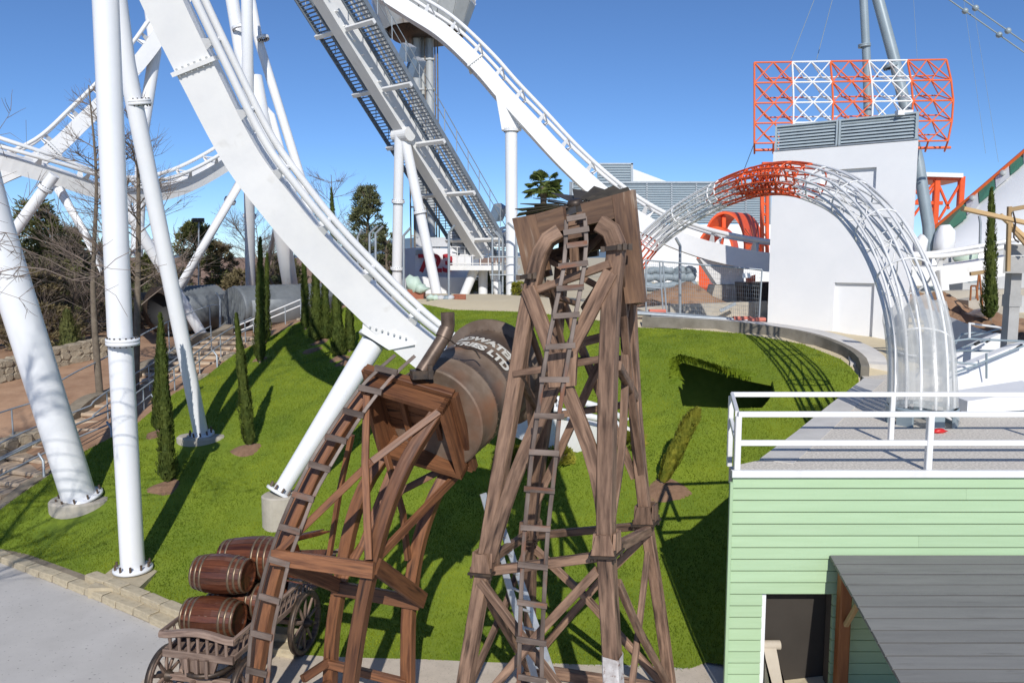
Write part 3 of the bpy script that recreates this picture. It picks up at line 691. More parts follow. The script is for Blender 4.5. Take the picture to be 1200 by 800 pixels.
# horizontals
for q in ([(630, 340, 10.42), (716, 309, 9.82)], ): brace(q, .10, .12, nm='crossbar')
brace([(603, 438, 10.45), (707, 420, 9.86)], .09, .10, nm='crossbar')
brace([(563, 670, 10.5), (707, 651, 9.75)], .12, .10, nm='crossbar')
brace([(724, 640, 9.75), (762, 620, 11.45)], .14, .10, nm='crossbar', ref=V((.9, -.4, 0)))
brace([(624, 627, 12.2), (750, 616, 11.55)], .11, .10, nm='crossbar')
brace([(564, 662, 10.5), (618, 626, 12.1)], .12, .10, nm='crossbar', ref=V((-.9, .3, 0)))
brace([(617, 783, 12.65), (782, 808, 11.8)], .17, .14, nm='sill')
brace([(724, 428, 9.9), (745, 466, 11.25)], .12, .09, nm='crossbar', ref=V((.9, -.4, 0)))
brace([(610, 446, 10.55), (634, 486, 11.9)], .12, .09, nm='crossbar', ref=V((-.9, .3, 0)))
brace([(648, 424, 11.75), (741, 420, 11.2)], .10, .09, nm='crossbar')
brace([(641, 488, 11.9), (744, 472, 11.3)], .10, .09, nm='crossbar')
brace([(655, 408, 11.7), (740, 386, 11.2)], .13, .09, nm='crossbar')
brace([(527, 905, 10.4), (722, 905, 9.6)], .16, .14, nm='sill')
brace([(724, 915, 9.7), (786, 820, 11.7)], .16, .14, nm='sill', ref=V((.9, -.4, 0)))
brace([(526, 925, 10.5), (619, 790, 12.6)], .16, .14, nm='sill', ref=V((-.9, .3, 0)))
# rear face boards seen through the frame
brace([(656, 345, 11.6), (744, 560, 11.45)], .12, .06)
brace([(739, 345, 11.1), (628, 590, 12.1)], .12, .06)

brace([(635, 342, 10.45), (676, 356, 11.5)], .07, .07); brace([(684, 361, 11.5), (713, 318, 9.95)], .08, .07)
brace([(643, 330, 10.5), (665, 430, 11.7)], .07, .06); brace([(612, 360, 10.5), (650, 470, 11.8)], .08, .06)
# narrow right hand face
for q in ([(716, 612, 9.72), (728, 530, 10.2), (733, 430, 10.6), (731, 375, 10.9), (741, 330, 11.2)], [(727, 300, 9.95), (731, 372, 10.5), (739, 455, 10.8), (750, 540, 11.3), (756, 600, 11.5)]):
    brace(q, .05, .10, ref=V((.9, -.4, 0)), n=12)
# left face
brace([(613, 392, 10.5), (622, 500, 11.6), (620, 600, 12.2)], .10, .06, ref=V((-.9, .3, 0))); brace([(640, 470, 11.8), (598, 560, 10.9), (572, 640, 10.5)], .10, .06, ref=V((-.9, .3, 0)))
# lower bracing
for q in ([(563, 680, 10.36), (650, 798, 9.95), (716, 890, 9.6)], [(700, 668, 9.68), (640, 732, 10.0), (532, 860, 10.3)]): brace(q, .115, .09)
for q in ([(760, 640, 11.6), (741, 798, 10.4), (730, 890, 9.7)], [(724, 682, 9.75), (748, 737, 10.4), (782, 800, 11.6)]): brace(q, .105, .08, ref=V((.9, -.4, 0)))
for q in ([(626, 642, 12.2), (685, 698, 12.1), (778, 802, 11.75)], [(752, 632, 11.6), (700, 684, 12.0), (625, 772, 12.6)]): brace(q, .115, .09)
for q in ([(565, 690, 10.5), (607, 762, 11.8), (619, 782, 12.5)], [(616, 645, 12.1), (594, 704, 11.5), (545, 815, 10.6)]): brace(q, .105, .08, ref=V((-.9, .3, 0)))
# white-painted foot
q = [p for p in LEG['B'] if p.z < P(718, 766, 9.55).z]; top = P(718, 766, 9.55)
mb = MB(); mb.sweep(q+[top], rect(.222, .212, .09), REF, cap=False); part('painted_foot', mb, M['dirtwhite'], dt, 'leg foot with peeling white paint')
# iron clamps at the mid joints
def clamp(px, py, Y, w=.36, tilt=0.0, par=dt):
    c = P(px, py, Y); mb = MB(); ax = V((.89, -.46, tilt)).normalized(); d = V((.46, .89, 0))
    for s_ in (-1, 1): mb.beam(c+d*.16*s_-ax*w/2, c+d*.16*s_+ax*w/2, .05, .035, (0, 0, 1))
    for s_ in (-1, 1): mb.beam(c+ax*(w/2-.03)*s_-d*.17, c+ax*(w/2-.03)*s_+d*.17, .05, .03, (0, 0, 1))
    cl = part('clamp', mb, M['iron'], par)
    for a_ in (-1, 1):
        for b_ in (-1, 1):
            bar('bolt', c+ax*(w/2-.03)*a_+d*.13*b_+V((0, 0, -.07)), c+ax*(w/2-.03)*a_+d*.13*b_+V((0, 0, .08)), .022, M['iron'], par, 6)
    mb = MB(); h = .28    # flared collar boards above the clamp
    for s_ in (-1, 1):
        mb.prism([c-ax*.16+d*.125*s_+V((0, 0, .02)), c+ax*.16+d*.125*s_+V((0, 0, .02)), c+ax*.09+d*.125*s_+V((0, 0, h)), c-ax*.09+d*.125*s_+V((0, 0, h))], d*.035*s_)
        mb.prism([c+ax*.12*s_-d*.13+V((0, 0, .02)), c+ax*.12*s_+d*.13+V((0, 0, .02)), c+ax*.12*s_+d*.09+V((0, 0, h)), c+ax*.12*s_-d*.09+V((0, 0, h))], ax*.035*s_)
    part('collar', mb, M['wood'], par)
clamp(569, 668, 10.45, tilt=.1); clamp(711, 648, 9.7, tilt=.15); clamp(757, 612, 11.5, tilt=.15); clamp(622, 630, 12.2, tilt=.1)
def strap(px, py, Y, w):
    c = P(px, py, Y); mb = MB(); ax = V((.89, -.46, 0.12)).normalized(); d = V((.46, .89, 0))
    mb.beam(c-d*.14-ax*w/2, c-d*.14+ax*w/2, .06, .03, d); mb.beam(c+ax*w/2-d*.15, c+ax*w/2+d*.15, .06, .03, ax)
    for k in (-1, 1): mb.box(c-d*.16+ax*w*.42*k, (.05, .05, .07)); mb.box(c+ax*(w/2+.03)+d*.1*k, (.05, .05, .08))
    part('clamp', mb, M['iron'], dt)
strap(620, 324, 10.5, .20); strap(721, 291, 9.92, .26)
# boxed head: front boards, back boards, cheeks
def hy(px): return 10.68-(px-600)/155*.57
DEP = V((.08, 1.0, 0)).normalized()*1.02+V((0, 0, -.10))
def head_board(pxs, nm='head_board', back=False, label=None, th=.10, along=None):
    q = [P(x, y, hy(x)) for x, y in pxs]
    if back: q = [p+DEP for p in q]
    ex = V((.46, .89, 0)).normalized()*th
    mb = MB(); mb.prism(q, ex)
    # planar uv along the board
    a = q[along[1]]-q[along[0]] if along else V((0, 0, 1)); a.normalize(); b = a.cross(ex).normalized()
    mb.uv = [[(V(mb.v[k]).dot(b), V(mb.v[k]).dot(a)) for k in f] for f in mb.f]
    return part(nm, mb, M['wood_head'], dt, label)
LBp = [(600, 256), (627, 251), (642, 316), (615, 324)]; LTp = [(627.3, 251), (659, 242), (663, 269), (633, 277)]
RTp = [(680, 239), (716.7, 229), (720, 256), (686, 264)]; RVp = [(717, 229), (742, 222), (755.5, 354), (733, 356)]
for q, al in ((LBp, (3, 0)), (LTp, (0, 1)), (RTp, (0, 1)), (RVp, (3, 0))): head_board(q, along=al)
for q, al in ((LBp, (3, 0)), (RVp, (3, 0))): head_board(q, back=True, along=al)
head_board([(627, 251), (717, 229), (720, 256), (633, 277)], back=True, along=(0, 1))
head_board([(634, 285), (724, 262), (727, 276), (637, 300)], back=True, along=(0, 1))
for (x0, y0, x1, y1) in ((600, 256, 615, 324), (741, 222.5, 754.5, 353.5)):   # side cheeks between front and back boards
    a = P(x0, y0, hy(x0)); b = P(x1, y1, hy(x1)); in_ = V((.89, -.46, 0))*(.06 if x0 < 700 else -.06)
    st = V((.46, .89, 0))*.105; k = DEP
    mb = MB(); mb.prism([a+st, a+k, b+k, b+st], in_); mb.uv = [[(V(mb.v[i]).dot(V((.46, .89, 0))), mb.v[i][2]) for i in f] for f in mb.f]
    part('head_cheek', mb, M['wood_head'], dt)
def inner(pts, w=.10, h=.08, nm='head_beam'):
    mb = MB(); mb.sweep(pts, rect(w, h, .1), REF); part(nm, mb, M['wood'], dt)
e = V((.46, .89, 0))
inner([P(633, 262, hy(633))+e*.35, P(722, 243, hy(722))+e*.35], .16, .08)     # crossbar behind the ladder head
inner([P(634, 300, 11.2), P(715, 343, 11.2)], .085, .06, 'brace'); inner([P(712, 268, 11.2), P(640, 345, 11.25)], .085, .06, 'brace')
inner([P(654, 277, 10.75), P(688, 269, 10.6)], .16, .06); inner([P(672, 276, 10.8), P(674, 320, 10.9)], .12, .06)
mb = MB(); mb.prism([P(654, 306, 11.6), P(700, 300, 11.6), P(701, 262, 11.6), P(655, 266, 11.6)], (.03, .06, 0)); part('back_panel', mb, M['blade'], dt)
# horizontal wind wheel
hubp = P(674, 241, 11.5); wz = V((-.16, -.25, .95)).normalized()
q = V((0, 0, 1)).rotation_difference(wz)
mb = MB(); mb.lathe([(0, .09), (.09, .09), (.11, .05), (.11, -.05), (.06, -.08), (.06, -.32), (0, -.32)], hubp, wz, 12); hb = part('wheel_hub', mb, M['iron'], dt)
for k in range(16):
    a = 2*math.pi*k/16+.12; u = q @ V((math.cos(a), math.sin(a), 0)); v = q @ V((-math.sin(a), math.cos(a), 0))
    r0, r1 = .22, .84; mb = MB(); tw = .34
    def pt(r, s_, dz=0): return hubp+u*r+v*(s_*r*.23*math.cos(tw))+wz*(s_*r*.23*math.sin(tw)*.9+.02+dz)
    mb.prism([pt(r0, -1), pt(r1, -1), pt(r1, 1), pt(r0, 1)], wz*.012); part('wheel_blade', mb, M['blade'], dt)
    bar('wheel_arm', hubp+u*.08, hubp+u*.72, .014, M['iron'], dt, 6)
# fixed iron ladder
def ladder(par, left, right, rungs, w=.055, rw=.07, m=M['wood_grey'], over=.04, d=V((0, -1, 0))):
    for rail in (left, right):
        mb = MB(); mb.sweep(spline(poly_px(rail), 24), rect(w, w*.8, .15), (0, -1, 0)); part('ladder_rail', mb, m, par)
    def atY(rail, py):
        r_ = sorted(rail, key=lambda p: p[1])
        for i in range(len(r_)-1):
            if r_[i][1] <= py <= r_[i+1][1]:
                t = (py-r_[i][1])/(r_[i+1][1]-r_[i][1]); return r_[i][2]+(r_[i+1][2]-r_[i][2])*t
        return r_[0][2] if py < r_[0][1] else r_[-1][2]
    for (x0, y0, x1, y1) in rungs:
        a = P(x0, y0, atY(left, y0))+d*.045; b = P(x1, y1, atY(right, y1))+d*.045
        mb = MB(); mb.beam(a, b, rw, .035, d, .1); part('rung', mb, m, par)
lad = 9.72; 
ladder(dt, [(608, 900, 9.5), (608, 798, 9.55), (609, 755, 9.56), (611, 687, 9.6), (615, 620, 9.64), (623, 537, 9.72), (631, 480, 9.76), (638, 429, 9.8), (644, 394, 9.84), (652, 355, 9.9), (660, 318, 9.95), (663, 285, 10.0), (663.5, 258, 10.02)],
       [(635, 900, 9.48), (635, 788, 9.52), (635, 755, 9.53), (638, 692, 9.56), (642, 623, 9.6), (651, 539, 9.68), (656, 480, 9.72), (664, 430, 9.76), (670, 394, 9.8), (677, 355, 9.86), (684, 318, 9.91), (687, 285, 9.96), (685.5, 254, 9.99)],
       [(664, 257, 686, 253), (660, 273, 690, 268), (664, 288, 688, 285), (654, 312, 689, 308), (652, 338, 684, 336), (648, 370, 679, 368), (639, 406, 674, 404), (632, 444, 667, 444), (626, 486, 661, 487), (620, 528, 655, 530), (614, 571, 650, 574), (610, 616, 645, 618), (607, 659, 642, 663), (606, 703, 641, 708), (605, 746, 640, 752), (607, 790, 640, 796), (606, 836, 640, 842)])
al = thing('aluminium_ladder', 'grey aluminium ladder leaning inside the lower part of the derrick', 'ladder', PZ(655, 868, 0))
for rail in ([(566, 578, 11.35), (646, 862, 10.95)], [(581, 596, 11.5), (670, 856, 11.05)]):
    mb = MB(); mb.beam(P(*rail[0]), P(*rail[1]), .10, .04, (.3, -.9, .3), .1); part('ladder_rail', mb, M['alu'], al)
for k in range(12):
    t = (k+.6)/12; a = P(566, 578, 11.35).lerp(P(646, 862, 10.95), t); b = P(581, 596, 11.5).lerp(P(670, 856, 11.05), t); bar('rung', a, b, .022, M['alu'], al)

# ------------------------------------------------------------------ toppling tank stand (left)
ts = thing('tank_stand', 'curved red brown timber tank stand bending over with a tilted square platform and iron ladder', 'tank stand', PZ(385, 850, 0))
W2 = M['wood_red']; F2 = V((-.10, -.98, .1))
L1 = [(284, 880, 10.8), (301, 780, 10.75), (316, 700, 10.75), (333, 640, 10.8), (351, 595, 10.9), (385, 525, 11.1), (432, 456, 11.4)]
L2 = [(398, 890, 10.4), (412, 790, 10.4), (423, 720, 10.4), (437, 655, 10.45), (456, 590, 10.6), (480, 535, 10.8), (512, 484, 11.05)]
L3 = [(386, 822, 11.9), (390, 740, 11.85), (401, 670, 11.8), (413, 610, 11.9), (432, 562, 12.0), (466, 513, 12.2)]
L4 = [(478, 838, 11.6), (478, 760, 11.55), (480, 705, 11.55), (490, 640, 11.6), (508, 585, 11.75), (534, 538, 12.0)]
for q in (L1, L2, L3, L4):
    w = .185 if q is not L1 else .20
    mb = MB(); mb.sweep(spline(poly_px(q), 20), rect(w, .175, .07), F2+V((-.25, 0, 0))); part('leg', mb, W2, ts)
def b2(pts, w=.10, h=.06, nm='brace', ref=F2, n=0):
    q = poly_px(pts); q = spline(q, n) if n else q
    mb = MB(); mb.sweep(q, rect(w, h, .1), ref); part(nm, mb, W2, ts)
b2([(319, 652, 10.55), (438, 668, 10.25)], .215, .09, 'ring_beam')
b2([(441, 663, 10.35), (496, 703, 11.4)], .23, .09, 'ring_beam', V((.9, -.4, 0)))
b2([(332, 660, 10.95), (396, 686, 11.65)], .21, .09, 'ring_beam', V((-.9, .3, 0)))
b2([(392, 688, 11.68), (492, 706, 11.42)], .21, .09, 'ring_beam')
for q in ([(355, 795, 11.4), (385, 775, 11.75)], [(380, 776, 11.75), (476, 800, 11.5)], [(286, 862, 10.7), (386, 800, 11.8)], [(400, 880, 10.5), (476, 815, 11.5)]): b2(q, .12, .12, 'sill')
b2([(514, 482, 10.95), (436, 540, 10.62)], .10, .055); b2([(436, 540, 10.62), (324, 648, 10.60)], .10, .055)
b2([(430, 462, 11.15), (428, 540, 10.6), (432, 655, 10.28)], .10, .055)
b2([(536, 556, 11.8), (440, 655, 10.45)], .13, .06, ref=V((.9, -.4, 0)))
b2([(452, 530, 11.6), (472, 600, 11.45), (478, 655, 11.45)], .11, .06, ref=V((.9, -.4, 0)))
b2([(412, 510, 11.3), (398, 575, 11.4), (386, 650, 11.6)], .10, .06, ref=V((-.9, .3, 0)))
b2([(470, 520, 12.1), (424, 640, 11.75), (402, 680, 11.7)], .11, .06); b2([(412, 655, 11.8), (470, 575, 11.85), (528, 545, 11.95)], .11, .06)
# platform : floor slab with deep skirts open to the camera
pa, pb, pc, pd = P(421, 453, 11.2), P(518, 482, 10.9), P(541, 562, 11.5), P(444, 533, 11.8)
ab = (pb-pa); bc = (pc-pb); nrm = ab.cross(bc).normalized()
if nrm.y < 0: nrm = -nrm
off = nrm*.42
ab_, bc_ = ab.normalized(), bc.normalized()
NPL = 6
for k in range(NPL):      # floor planks
    a = pa.lerp(pd, k/NPL)+bc_*.006; b = pb.lerp(pc, k/NPL)+bc_*.006; c = pb.lerp(pc, (k+1)/NPL)-bc_*.006; d = pa.lerp(pd, (k+1)/NPL)-bc_*.006
    mb = MB(); mb.prism([p+off for p in (a, b, c, d)], nrm*.06)
    mb.uv = [[(V(mb.v[i]).dot(bc_), V(mb.v[i]).dot(ab_)) for i in f] for f in mb.f]; part('plank', mb, W2, ts)
for (a, b, inn) in ((pa, pb, bc_), (pb, pc, -ab_), (pc, pd, -bc_), (pd, pa, ab_)):
    t = (b-a).normalized(); mb = MB()
    mb.prism([a, b, b+off*.99, a+off*.99], inn*.07); mb.uv = [[(V(mb.v[i]).dot(nrm), V(mb.v[i]).dot(t)) for i in f] for f in mb.f]; part('skirt_board', mb, W2, ts)
    mb = MB(); o2 = off*.80+inn*-.055; mb.sweep([a+o2-t*.05, b+o2+t*.05], rect(.13, .10, .1), inn); part('edge_beam', mb, W2, ts)
for u in (.3, .7):
    mb = MB(); mb.sweep([pa.lerp(pb, u)+off*.9+bc_*.1, pd.lerp(pc, u)+off*.9-bc_*.1], rect(.09, .09, .1), nrm); part('joist', mb, W2, ts)
ladder(ts, [(284, 850, 10.55), (290, 797, 10.5), (295, 740, 10.5), (305, 692, 10.5), (318, 646, 10.55), (333, 605, 10.6), (344, 580, 10.65), (362, 544, 10.75), (384, 508, 10.9), (404, 478, 11.0), (422, 454, 11.1), (440, 436, 11.22), (463, 416, 11.4)],
       [(309, 850, 10.5), (314, 797, 10.45), (320, 740, 10.45), (330, 695, 10.45), (341, 650, 10.5), (357, 608, 10.55), (368, 580, 10.6), (387, 546, 10.7), (406, 514, 10.85), (428, 480, 10.95), (448, 454, 11.05), (463, 438, 11.17), (486, 417, 11.35)],
       [(440, 430, 466, 436), (421, 453, 448, 459), (403, 480, 427, 486), (382, 510, 407, 516), (363, 542, 388, 549), (344, 577, 369, 584), (328, 615, 353, 622), (317, 653, 341, 660), (305, 696, 329, 703), (296, 739, 320, 745), (290, 782, 314, 788), (286, 826, 310, 832)], w=.05, rw=.085)
# riveted tank riding on the platform
tk = thing('iron_tank', 'rusty iron tank with white lettering lying over on the tilted platform', 'tank', (pa+pb+pc+pd)/4+off)
ta = P(505, 500, 11.55)+nrm*.2; te = P(580, 437, 13.5); tax = (te-ta).normalized(); TL = (te-ta).length; TR = .80
ta = ta-tax*.05
prof = [(0, 0), (TR*.97, 0), (TR, .02)]; 
for k in range(1, 4): z = TL*k/4; prof += [(TR, z-.022), (TR+.005, z-.02), (TR+.005, z+.02), (TR, z+.022)]
prof += [(TR, TL-.02), (TR+.0, TL)]
mb = MB(); mb.lathe(prof[:3], ta, tax, 48, False); mb.lathe(prof[2:], ta, tax, 48); part('shell', mb, M['rust'], tk)
mb = MB(); mb.lathe([(TR-.04, TL-.05), (TR+.17, TL-.01), (TR+.17, TL+.03), (TR-.1, TL+.05), (.3, TL+.40), (0, TL+.44)], ta, tax, 48); part('flanged_lid', mb, M['rust'], tk)
for k in range(1, 5):
    z = TL*k/4-(.05 if k == 4 else 0)
    q = V((0, 0, 1)).rotation_difference(tax)
    mb = MB()
    for i in range(44):
        a = 2*math.pi*i/44; c = ta+q @ V(((TR+.014)*math.cos(a), (TR+.014)*math.sin(a), z)); mb.lathe([(.011, 0), (.008, .007), (0, .009)], c, (c-ta-tax*z).normalized(), 6)
    part('rivet', mb, M['rust'], tk, None, True)
# stencilled words wrapped on the shell
def text_mesh(body, size, extrude=0.0, bold=0.012, shear=0):
    cu = bpy.data.curves.new('t', 'FONT'); cu.body = body; cu.size = size; cu.offset = bold; cu.extrude = extrude; cu.align_x = 'RIGHT'; cu.resolution_u = 4
    ob = bpy.data.objects.new('t', cu); COL.objects.link(ob); bpy.context.view_layer.update()
    me = bpy.data.meshes.new_from_object(ob.evaluated_get(bpy.context.evaluated_depsgraph_get())); bpy.data.objects.remove(ob); return me
def wrap_text(body, size, z0, a_end, par, m):
    me = text_mesh(body, size, 0, .013); bm = bmesh.new(); bm.from_mesh(me)
    bmesh.ops.triangulate(bm, faces=bm.faces); 
    bmesh.ops.subdivide_edges(bm, edges=[e for e in bm.edges if abs(e.verts[0].co.x-e.verts[1].co.x) > .05], cuts=2)
    bmesh.ops.triangulate(bm, faces=bm.faces)
    # basis on the tank: 'up' of the letters is the axis; reading direction runs round the shell
    e1 = (V((0, -.35, 1))-tax*tax.dot(V((0, -.35, 1)))).normalized(); e2 = tax.cross(e1)
    vs = []
    for v in bm.verts:
        a = a_end+v.co.x*TSGN/(TR+.016); p = ta+tax*(z0+v.co.y)+(e1*math.cos(a)+e2*math.sin(a))*(TR+.016); vs.append(p)
    fs = [[v.index for v in f.verts] for f in bm.faces]; bm.verts.ensure_lookup_table(); mb = MB(); mb.add(vs, fs); part('lettering', mb, m, par); bm.free()
TXT = mat('worn white stencil paint', (0.66, 0.645, 0.59), 0.7, var=(0.46, 0.43, 0.37), var_scale=7)
TSGN = 1
wrap_text('EDWATER', .235, TL*.68, .86, tk, TXT); wrap_text('TRIES LTD', .235, TL*.545, .90, tk, TXT)
pq = [P(494, 436, 11.2), P(519, 397, 11.45), P(524, 388, 11.5), P(525, 380, 11.5), P(524.5, 366, 11.5)]
mb = MB(); mb.tube(pq, .10, 16, (0, -1, 0), cap=False); mb.tube(pq, .092, 16, (0, -1, 0), cap=False); pp_ = part('outlet_pipe', mb, M['rustpipe'], tk)
mb = MB(); mb.tube([P(519, 396, 11.45), P(524, 385, 11.5)], .115, 16, (0, -1, 0)); part('pipe_collar', mb, M['rustpipe'], pp_)
mb = MB(); c = P(494, 438, 11.2); mb.box(c, (.30, .24, .12), .3); mb.box(c+V((.13, -.08, .04)), (.06, .06, .2), .3); part('pipe_bracket', mb, M['iron'], tk)
# hanging chain from the pipe to the shell
q = [P(522, 392, 11.4), P(532, 402, 11.5), P(545, 408, 11.6), P(556, 410, 11.75), P(563, 420, 11.75)]
mb = MB(); mb.tube(spline(q, 14), .012, 5, (0, -1, 0)); part('chain', mb, M['iron'], tk)

# ------------------------------------------------------------------ dray wagon and barrels
WU = V((.22, .975, 0)).normalized(); WV = V((WU.y, -WU.x, 0)); WO = V((-4.66, 12.1, 0))
wg = thing('wagon', 'old brown dray wagon with spoked wheels and spindle sides loaded with barrels', 'wagon', WO)
def wl(v, u, z): return WO+WV*v+WU*u+V((0, 0, z))
def wheel(v, u, r, par=wg, n=10):
    c = wl(v, u, r); w = part('wheel', MB().lathe([(r-.075, -.035), (r-.07, -.045), (r-.005, -.045), (r, -.04), (r, .04), (r-.005, .045), (r-.07, .045), (r-.075, .035), (r-.075, -.035)], c, WV, 36), M['wagon'], par)
    part('tyre', MB().lathe([(r, -.042), (r+.014, -.042), (r+.014, .042), (r, .042)], c, WV, 36), M['iron'], w)
    part('hub', MB().lathe([(0, -.15), (.05, -.15), (.06, -.10), (.095, -.04), (.095, .04), (.06, .10), (.05, .15), (0, .15)], c, WV, 14), M['iron'], w)
    for k in range(n):
        a = 2*math.pi*k/n+.2; d = WU*math.cos(a)+V((0, 0, 1))*math.sin(a)
        mb = MB(); mb.sweep([c+d*.07, c+d*(r*.5), c+d*(r-.06)], rect(.06, .045, .3), WV, scale=[1.05, 1.0, .75]); part('spoke', mb, M['wagon'], w)
for v, u, r in ((-.70, -.42, .46), (.70, -.42, .44), (-.66, 1.55, .54), (.66, 1.55, .54)): wheel(v, u, r)
def wb(a, b, w, h, nm, ref=(0, 0, 1)): mb = MB(); mb.beam(wl(*a), wl(*b), w, h, ref, .15); part(nm, mb, M['wagon'], wg)
wb((-.70, -.42, .46), (.70, -.42, .46), .10, .10, 'axle'); wb((-.66, 1.55, .54), (.66, 1.55, .54), .10, .10, 'axle')
FZ = .93
for k in range(6): v = -.45+.18*k; wb((v, -.5, FZ+random.uniform(-.004, .004)), (v, 2.95, FZ), .165, .045, 'bed_plank')
for s_ in (-1, 1):
    wb((s_*.33, -.45, FZ-.08), (s_*.33, 2.9, FZ-.08), .10, .12, 'bed_beam')
    wb((s_*.57, -.55, FZ+.02), (s_*.57, 2.95, FZ+.02), .07, .10, 'sill_rail'); wb((s_*.62, -.60, FZ+.33), (s_*.66, 2.95, FZ+.42), .06, .06, 'top_rail')
    for k in range(21):
        u = -.45+k*.165; bar('spindle', wl(s_*.575, u, FZ+.05), wl(s_*(.62+.04*k/21), u, FZ+.31+.09*k/21), .020, M['wagon'], wg)
# front board, spindled and bow topped
mb = MB(); pts = [wl(v, -.58, FZ+.30+.07*max(0, math.cos(v*3.2))) for v in np.linspace(-.64, .64, 13)]; mb.sweep(pts, rect(.12, .10, .2), (0, 0, 1)); part('head_rail', mb, M['wagon'], wg)
wb((-.60, -.58, FZ), (.60, -.58, FZ), .07, .12, 'head_sill')
for k in range(7): v = -.48+.16*k; bar('spindle', wl(v, -.58, FZ+.05), wl(v, -.58, FZ+.28), .027, M['wagon'], wg)
mb = MB(); mb.prism([wl(-.33, -.60, FZ-.06), wl(.33, -.60, FZ-.06), wl(.24, -.60, FZ-.30), wl(-.24, -.60, FZ-.30)], WU*.06); part('front_panel', mb, M['wagon'], wg)
for v in (-.17, .0, .17): wb((v, -.64, FZ-.02), (v, -.64, FZ-.30), .06, .05, 'stay', WU)
for s_ in (-1, 1): wb((s_*.22, .05, .46), (s_*.12, -1.3, .40), .08, .08, 'shaft')
mb = MB(); mb.lathe([(.34, -.03), (.40, -.03), (.40, .03), (.34, .03), (.34, -.03)], wl(0, -.3, .66), (0, 0, 1), 20); part('turntable', mb, M['iron'], wg)
for s_ in (-1, 1): wb((s_*.3, 0, .46), (s_*.3, 0, FZ-.13), .09, .09, 'bolster', WU)
BAX = V((math.cos(R(-9)), math.sin(R(-9)), 0))
def barrel(c, L, r, ax, label, grp=None, hoops=(.03, .13, .23, .77, .87, .97), heads=True):
    c = Vector(c); ax = Vector(ax).normalized(); t = thing('barrel', label, 'barrel', c-V((0, 0, r)), grp)
    rr = lambda s_: r*(.80+.20*math.sin(math.pi*min(1, max(0, s_))))
    q = V((0, 0, 1)).rotation_difference(ax); o = c-ax*L/2; n = 20
    st = []
    for i in range(n):     # one stave shape per position, slightly apart
        a0 = 2*math.pi*(i+.02)/n; a1 = 2*math.pi*(i+.98)/n; mb = MB(); vs = []; m_ = 9
        for k in range(m_):
            s_ = k/(m_-1); R_ = rr(s_)+random.uniform(-.0015, .0015)
            for a in (a0, a1): vs.append(o+q @ V((R_*math.cos(a), R_*math.sin(a), s_*L)))
            for a in (a1, a0): vs.append(o+q @ V(((R_-.022)*math.cos(a), (R_-.022)*math.sin(a), s_*L)))
        fs = []; uv = []
        for k in range(m_-1):
            for j in range(4):
                b = k*4; fs.append([b+j, b+(j+1) % 4, b+4+(j+1) % 4, b+4+j]); uv.append([(j*.08, k*L/8), (j*.08+.08, k*L/8), (j*.08+.08, (k+1)*L/8), (j*.08, (k+1)*L/8)])
        fs += [[3, 2, 1, 0], [m_*4-4, m_*4-3, m_*4-2, m_*4-1]]; uv += [[(0, 0)]*4, [(0, 0)]*4]
        mb.add(vs, fs, uv, False); part('stave', mb, M['barrel'], t)
    for h in hoops:
        z = h*L; w = .018
        mb = MB(); mb.lathe([(rr(h-w/L)-.004, z-w), (rr(h-w/L)+.006, z-w), (rr(h+w/L)+.006, z+w), (rr(h+w/L)-.004, z+w)], o, ax, 32); part('hoop', mb, M['hoop'], t)
    if heads:
        for z in (.05*L, .95*L): mb = MB(); mb.lathe([(0, z-.012), (rr(.05)-.02, z-.012), (rr(.05)-.02, z+.012), (0, z+.012)], o, ax, 24, False); part('barrel_head', mb, M['barrel'], t)
    return t, o, q, rr
BR, BL = .325, .90; fz = FZ+.03+BR
cB2 = P(250, 722, 12.12); cB2.z = fz
u2 = (cB2-WO).dot(WU)
def bc_at(v, u, z): p = WO+WV*v+WU*u; return V((p.x, p.y, z))
v2 = (cB2-WO).dot(WV)
v2 = max(min(v2, .10), -.25)
barrel(bc_at(v2, u2, fz), BL, BR, BAX, 'brown barrel lying crosswise at the front of the wagon bed')
barrel(bc_at(v2+.06, u2+.67, fz), BL, BR, BAX, 'brown barrel on the wagon bed tucked between the front barrel and the big broken one')
barrel(bc_at(v2-.02, u2+.33, fz+.575), BL, BR, BAX, 'reddish brown barrel perched on top of the front two barrels')
barrel(bc_at(v2+.0, u2+1.36, fz), BL, BR, BAX, 'barrel on the rear of the wagon bed beneath the broken cask')
t, o, q, rr = barrel(bc_at(v2+.22, u2+1.02, fz+.60), 1.25, .37, BAX+V((0, -.05, .06)), 'large dark cask on top of the wagon load with splintered staves at its right end', None, (.05, .14, .55, .64, .73), False)
for k in range(7):
    a = 2*math.pi*k/7+.3; d = q @ V((math.cos(a), math.sin(a), 0)); ax_ = q @ V((0, 0, 1)); b0 = o+ax_*1.02+d*.31; tip = o+ax_*(1.55+.45*random.random())+d*(.34+.36*random.random()); sd_ = ax_.cross(d).normalized()*.075
    mb = MB(); mb.prism([b0-sd_, b0+sd_, b0.lerp(tip, .7)+sd_*.7, tip, b0.lerp(tip, .7)-sd_*.6], d*.022); part('splintered_stave', mb, M['barrel'], t)
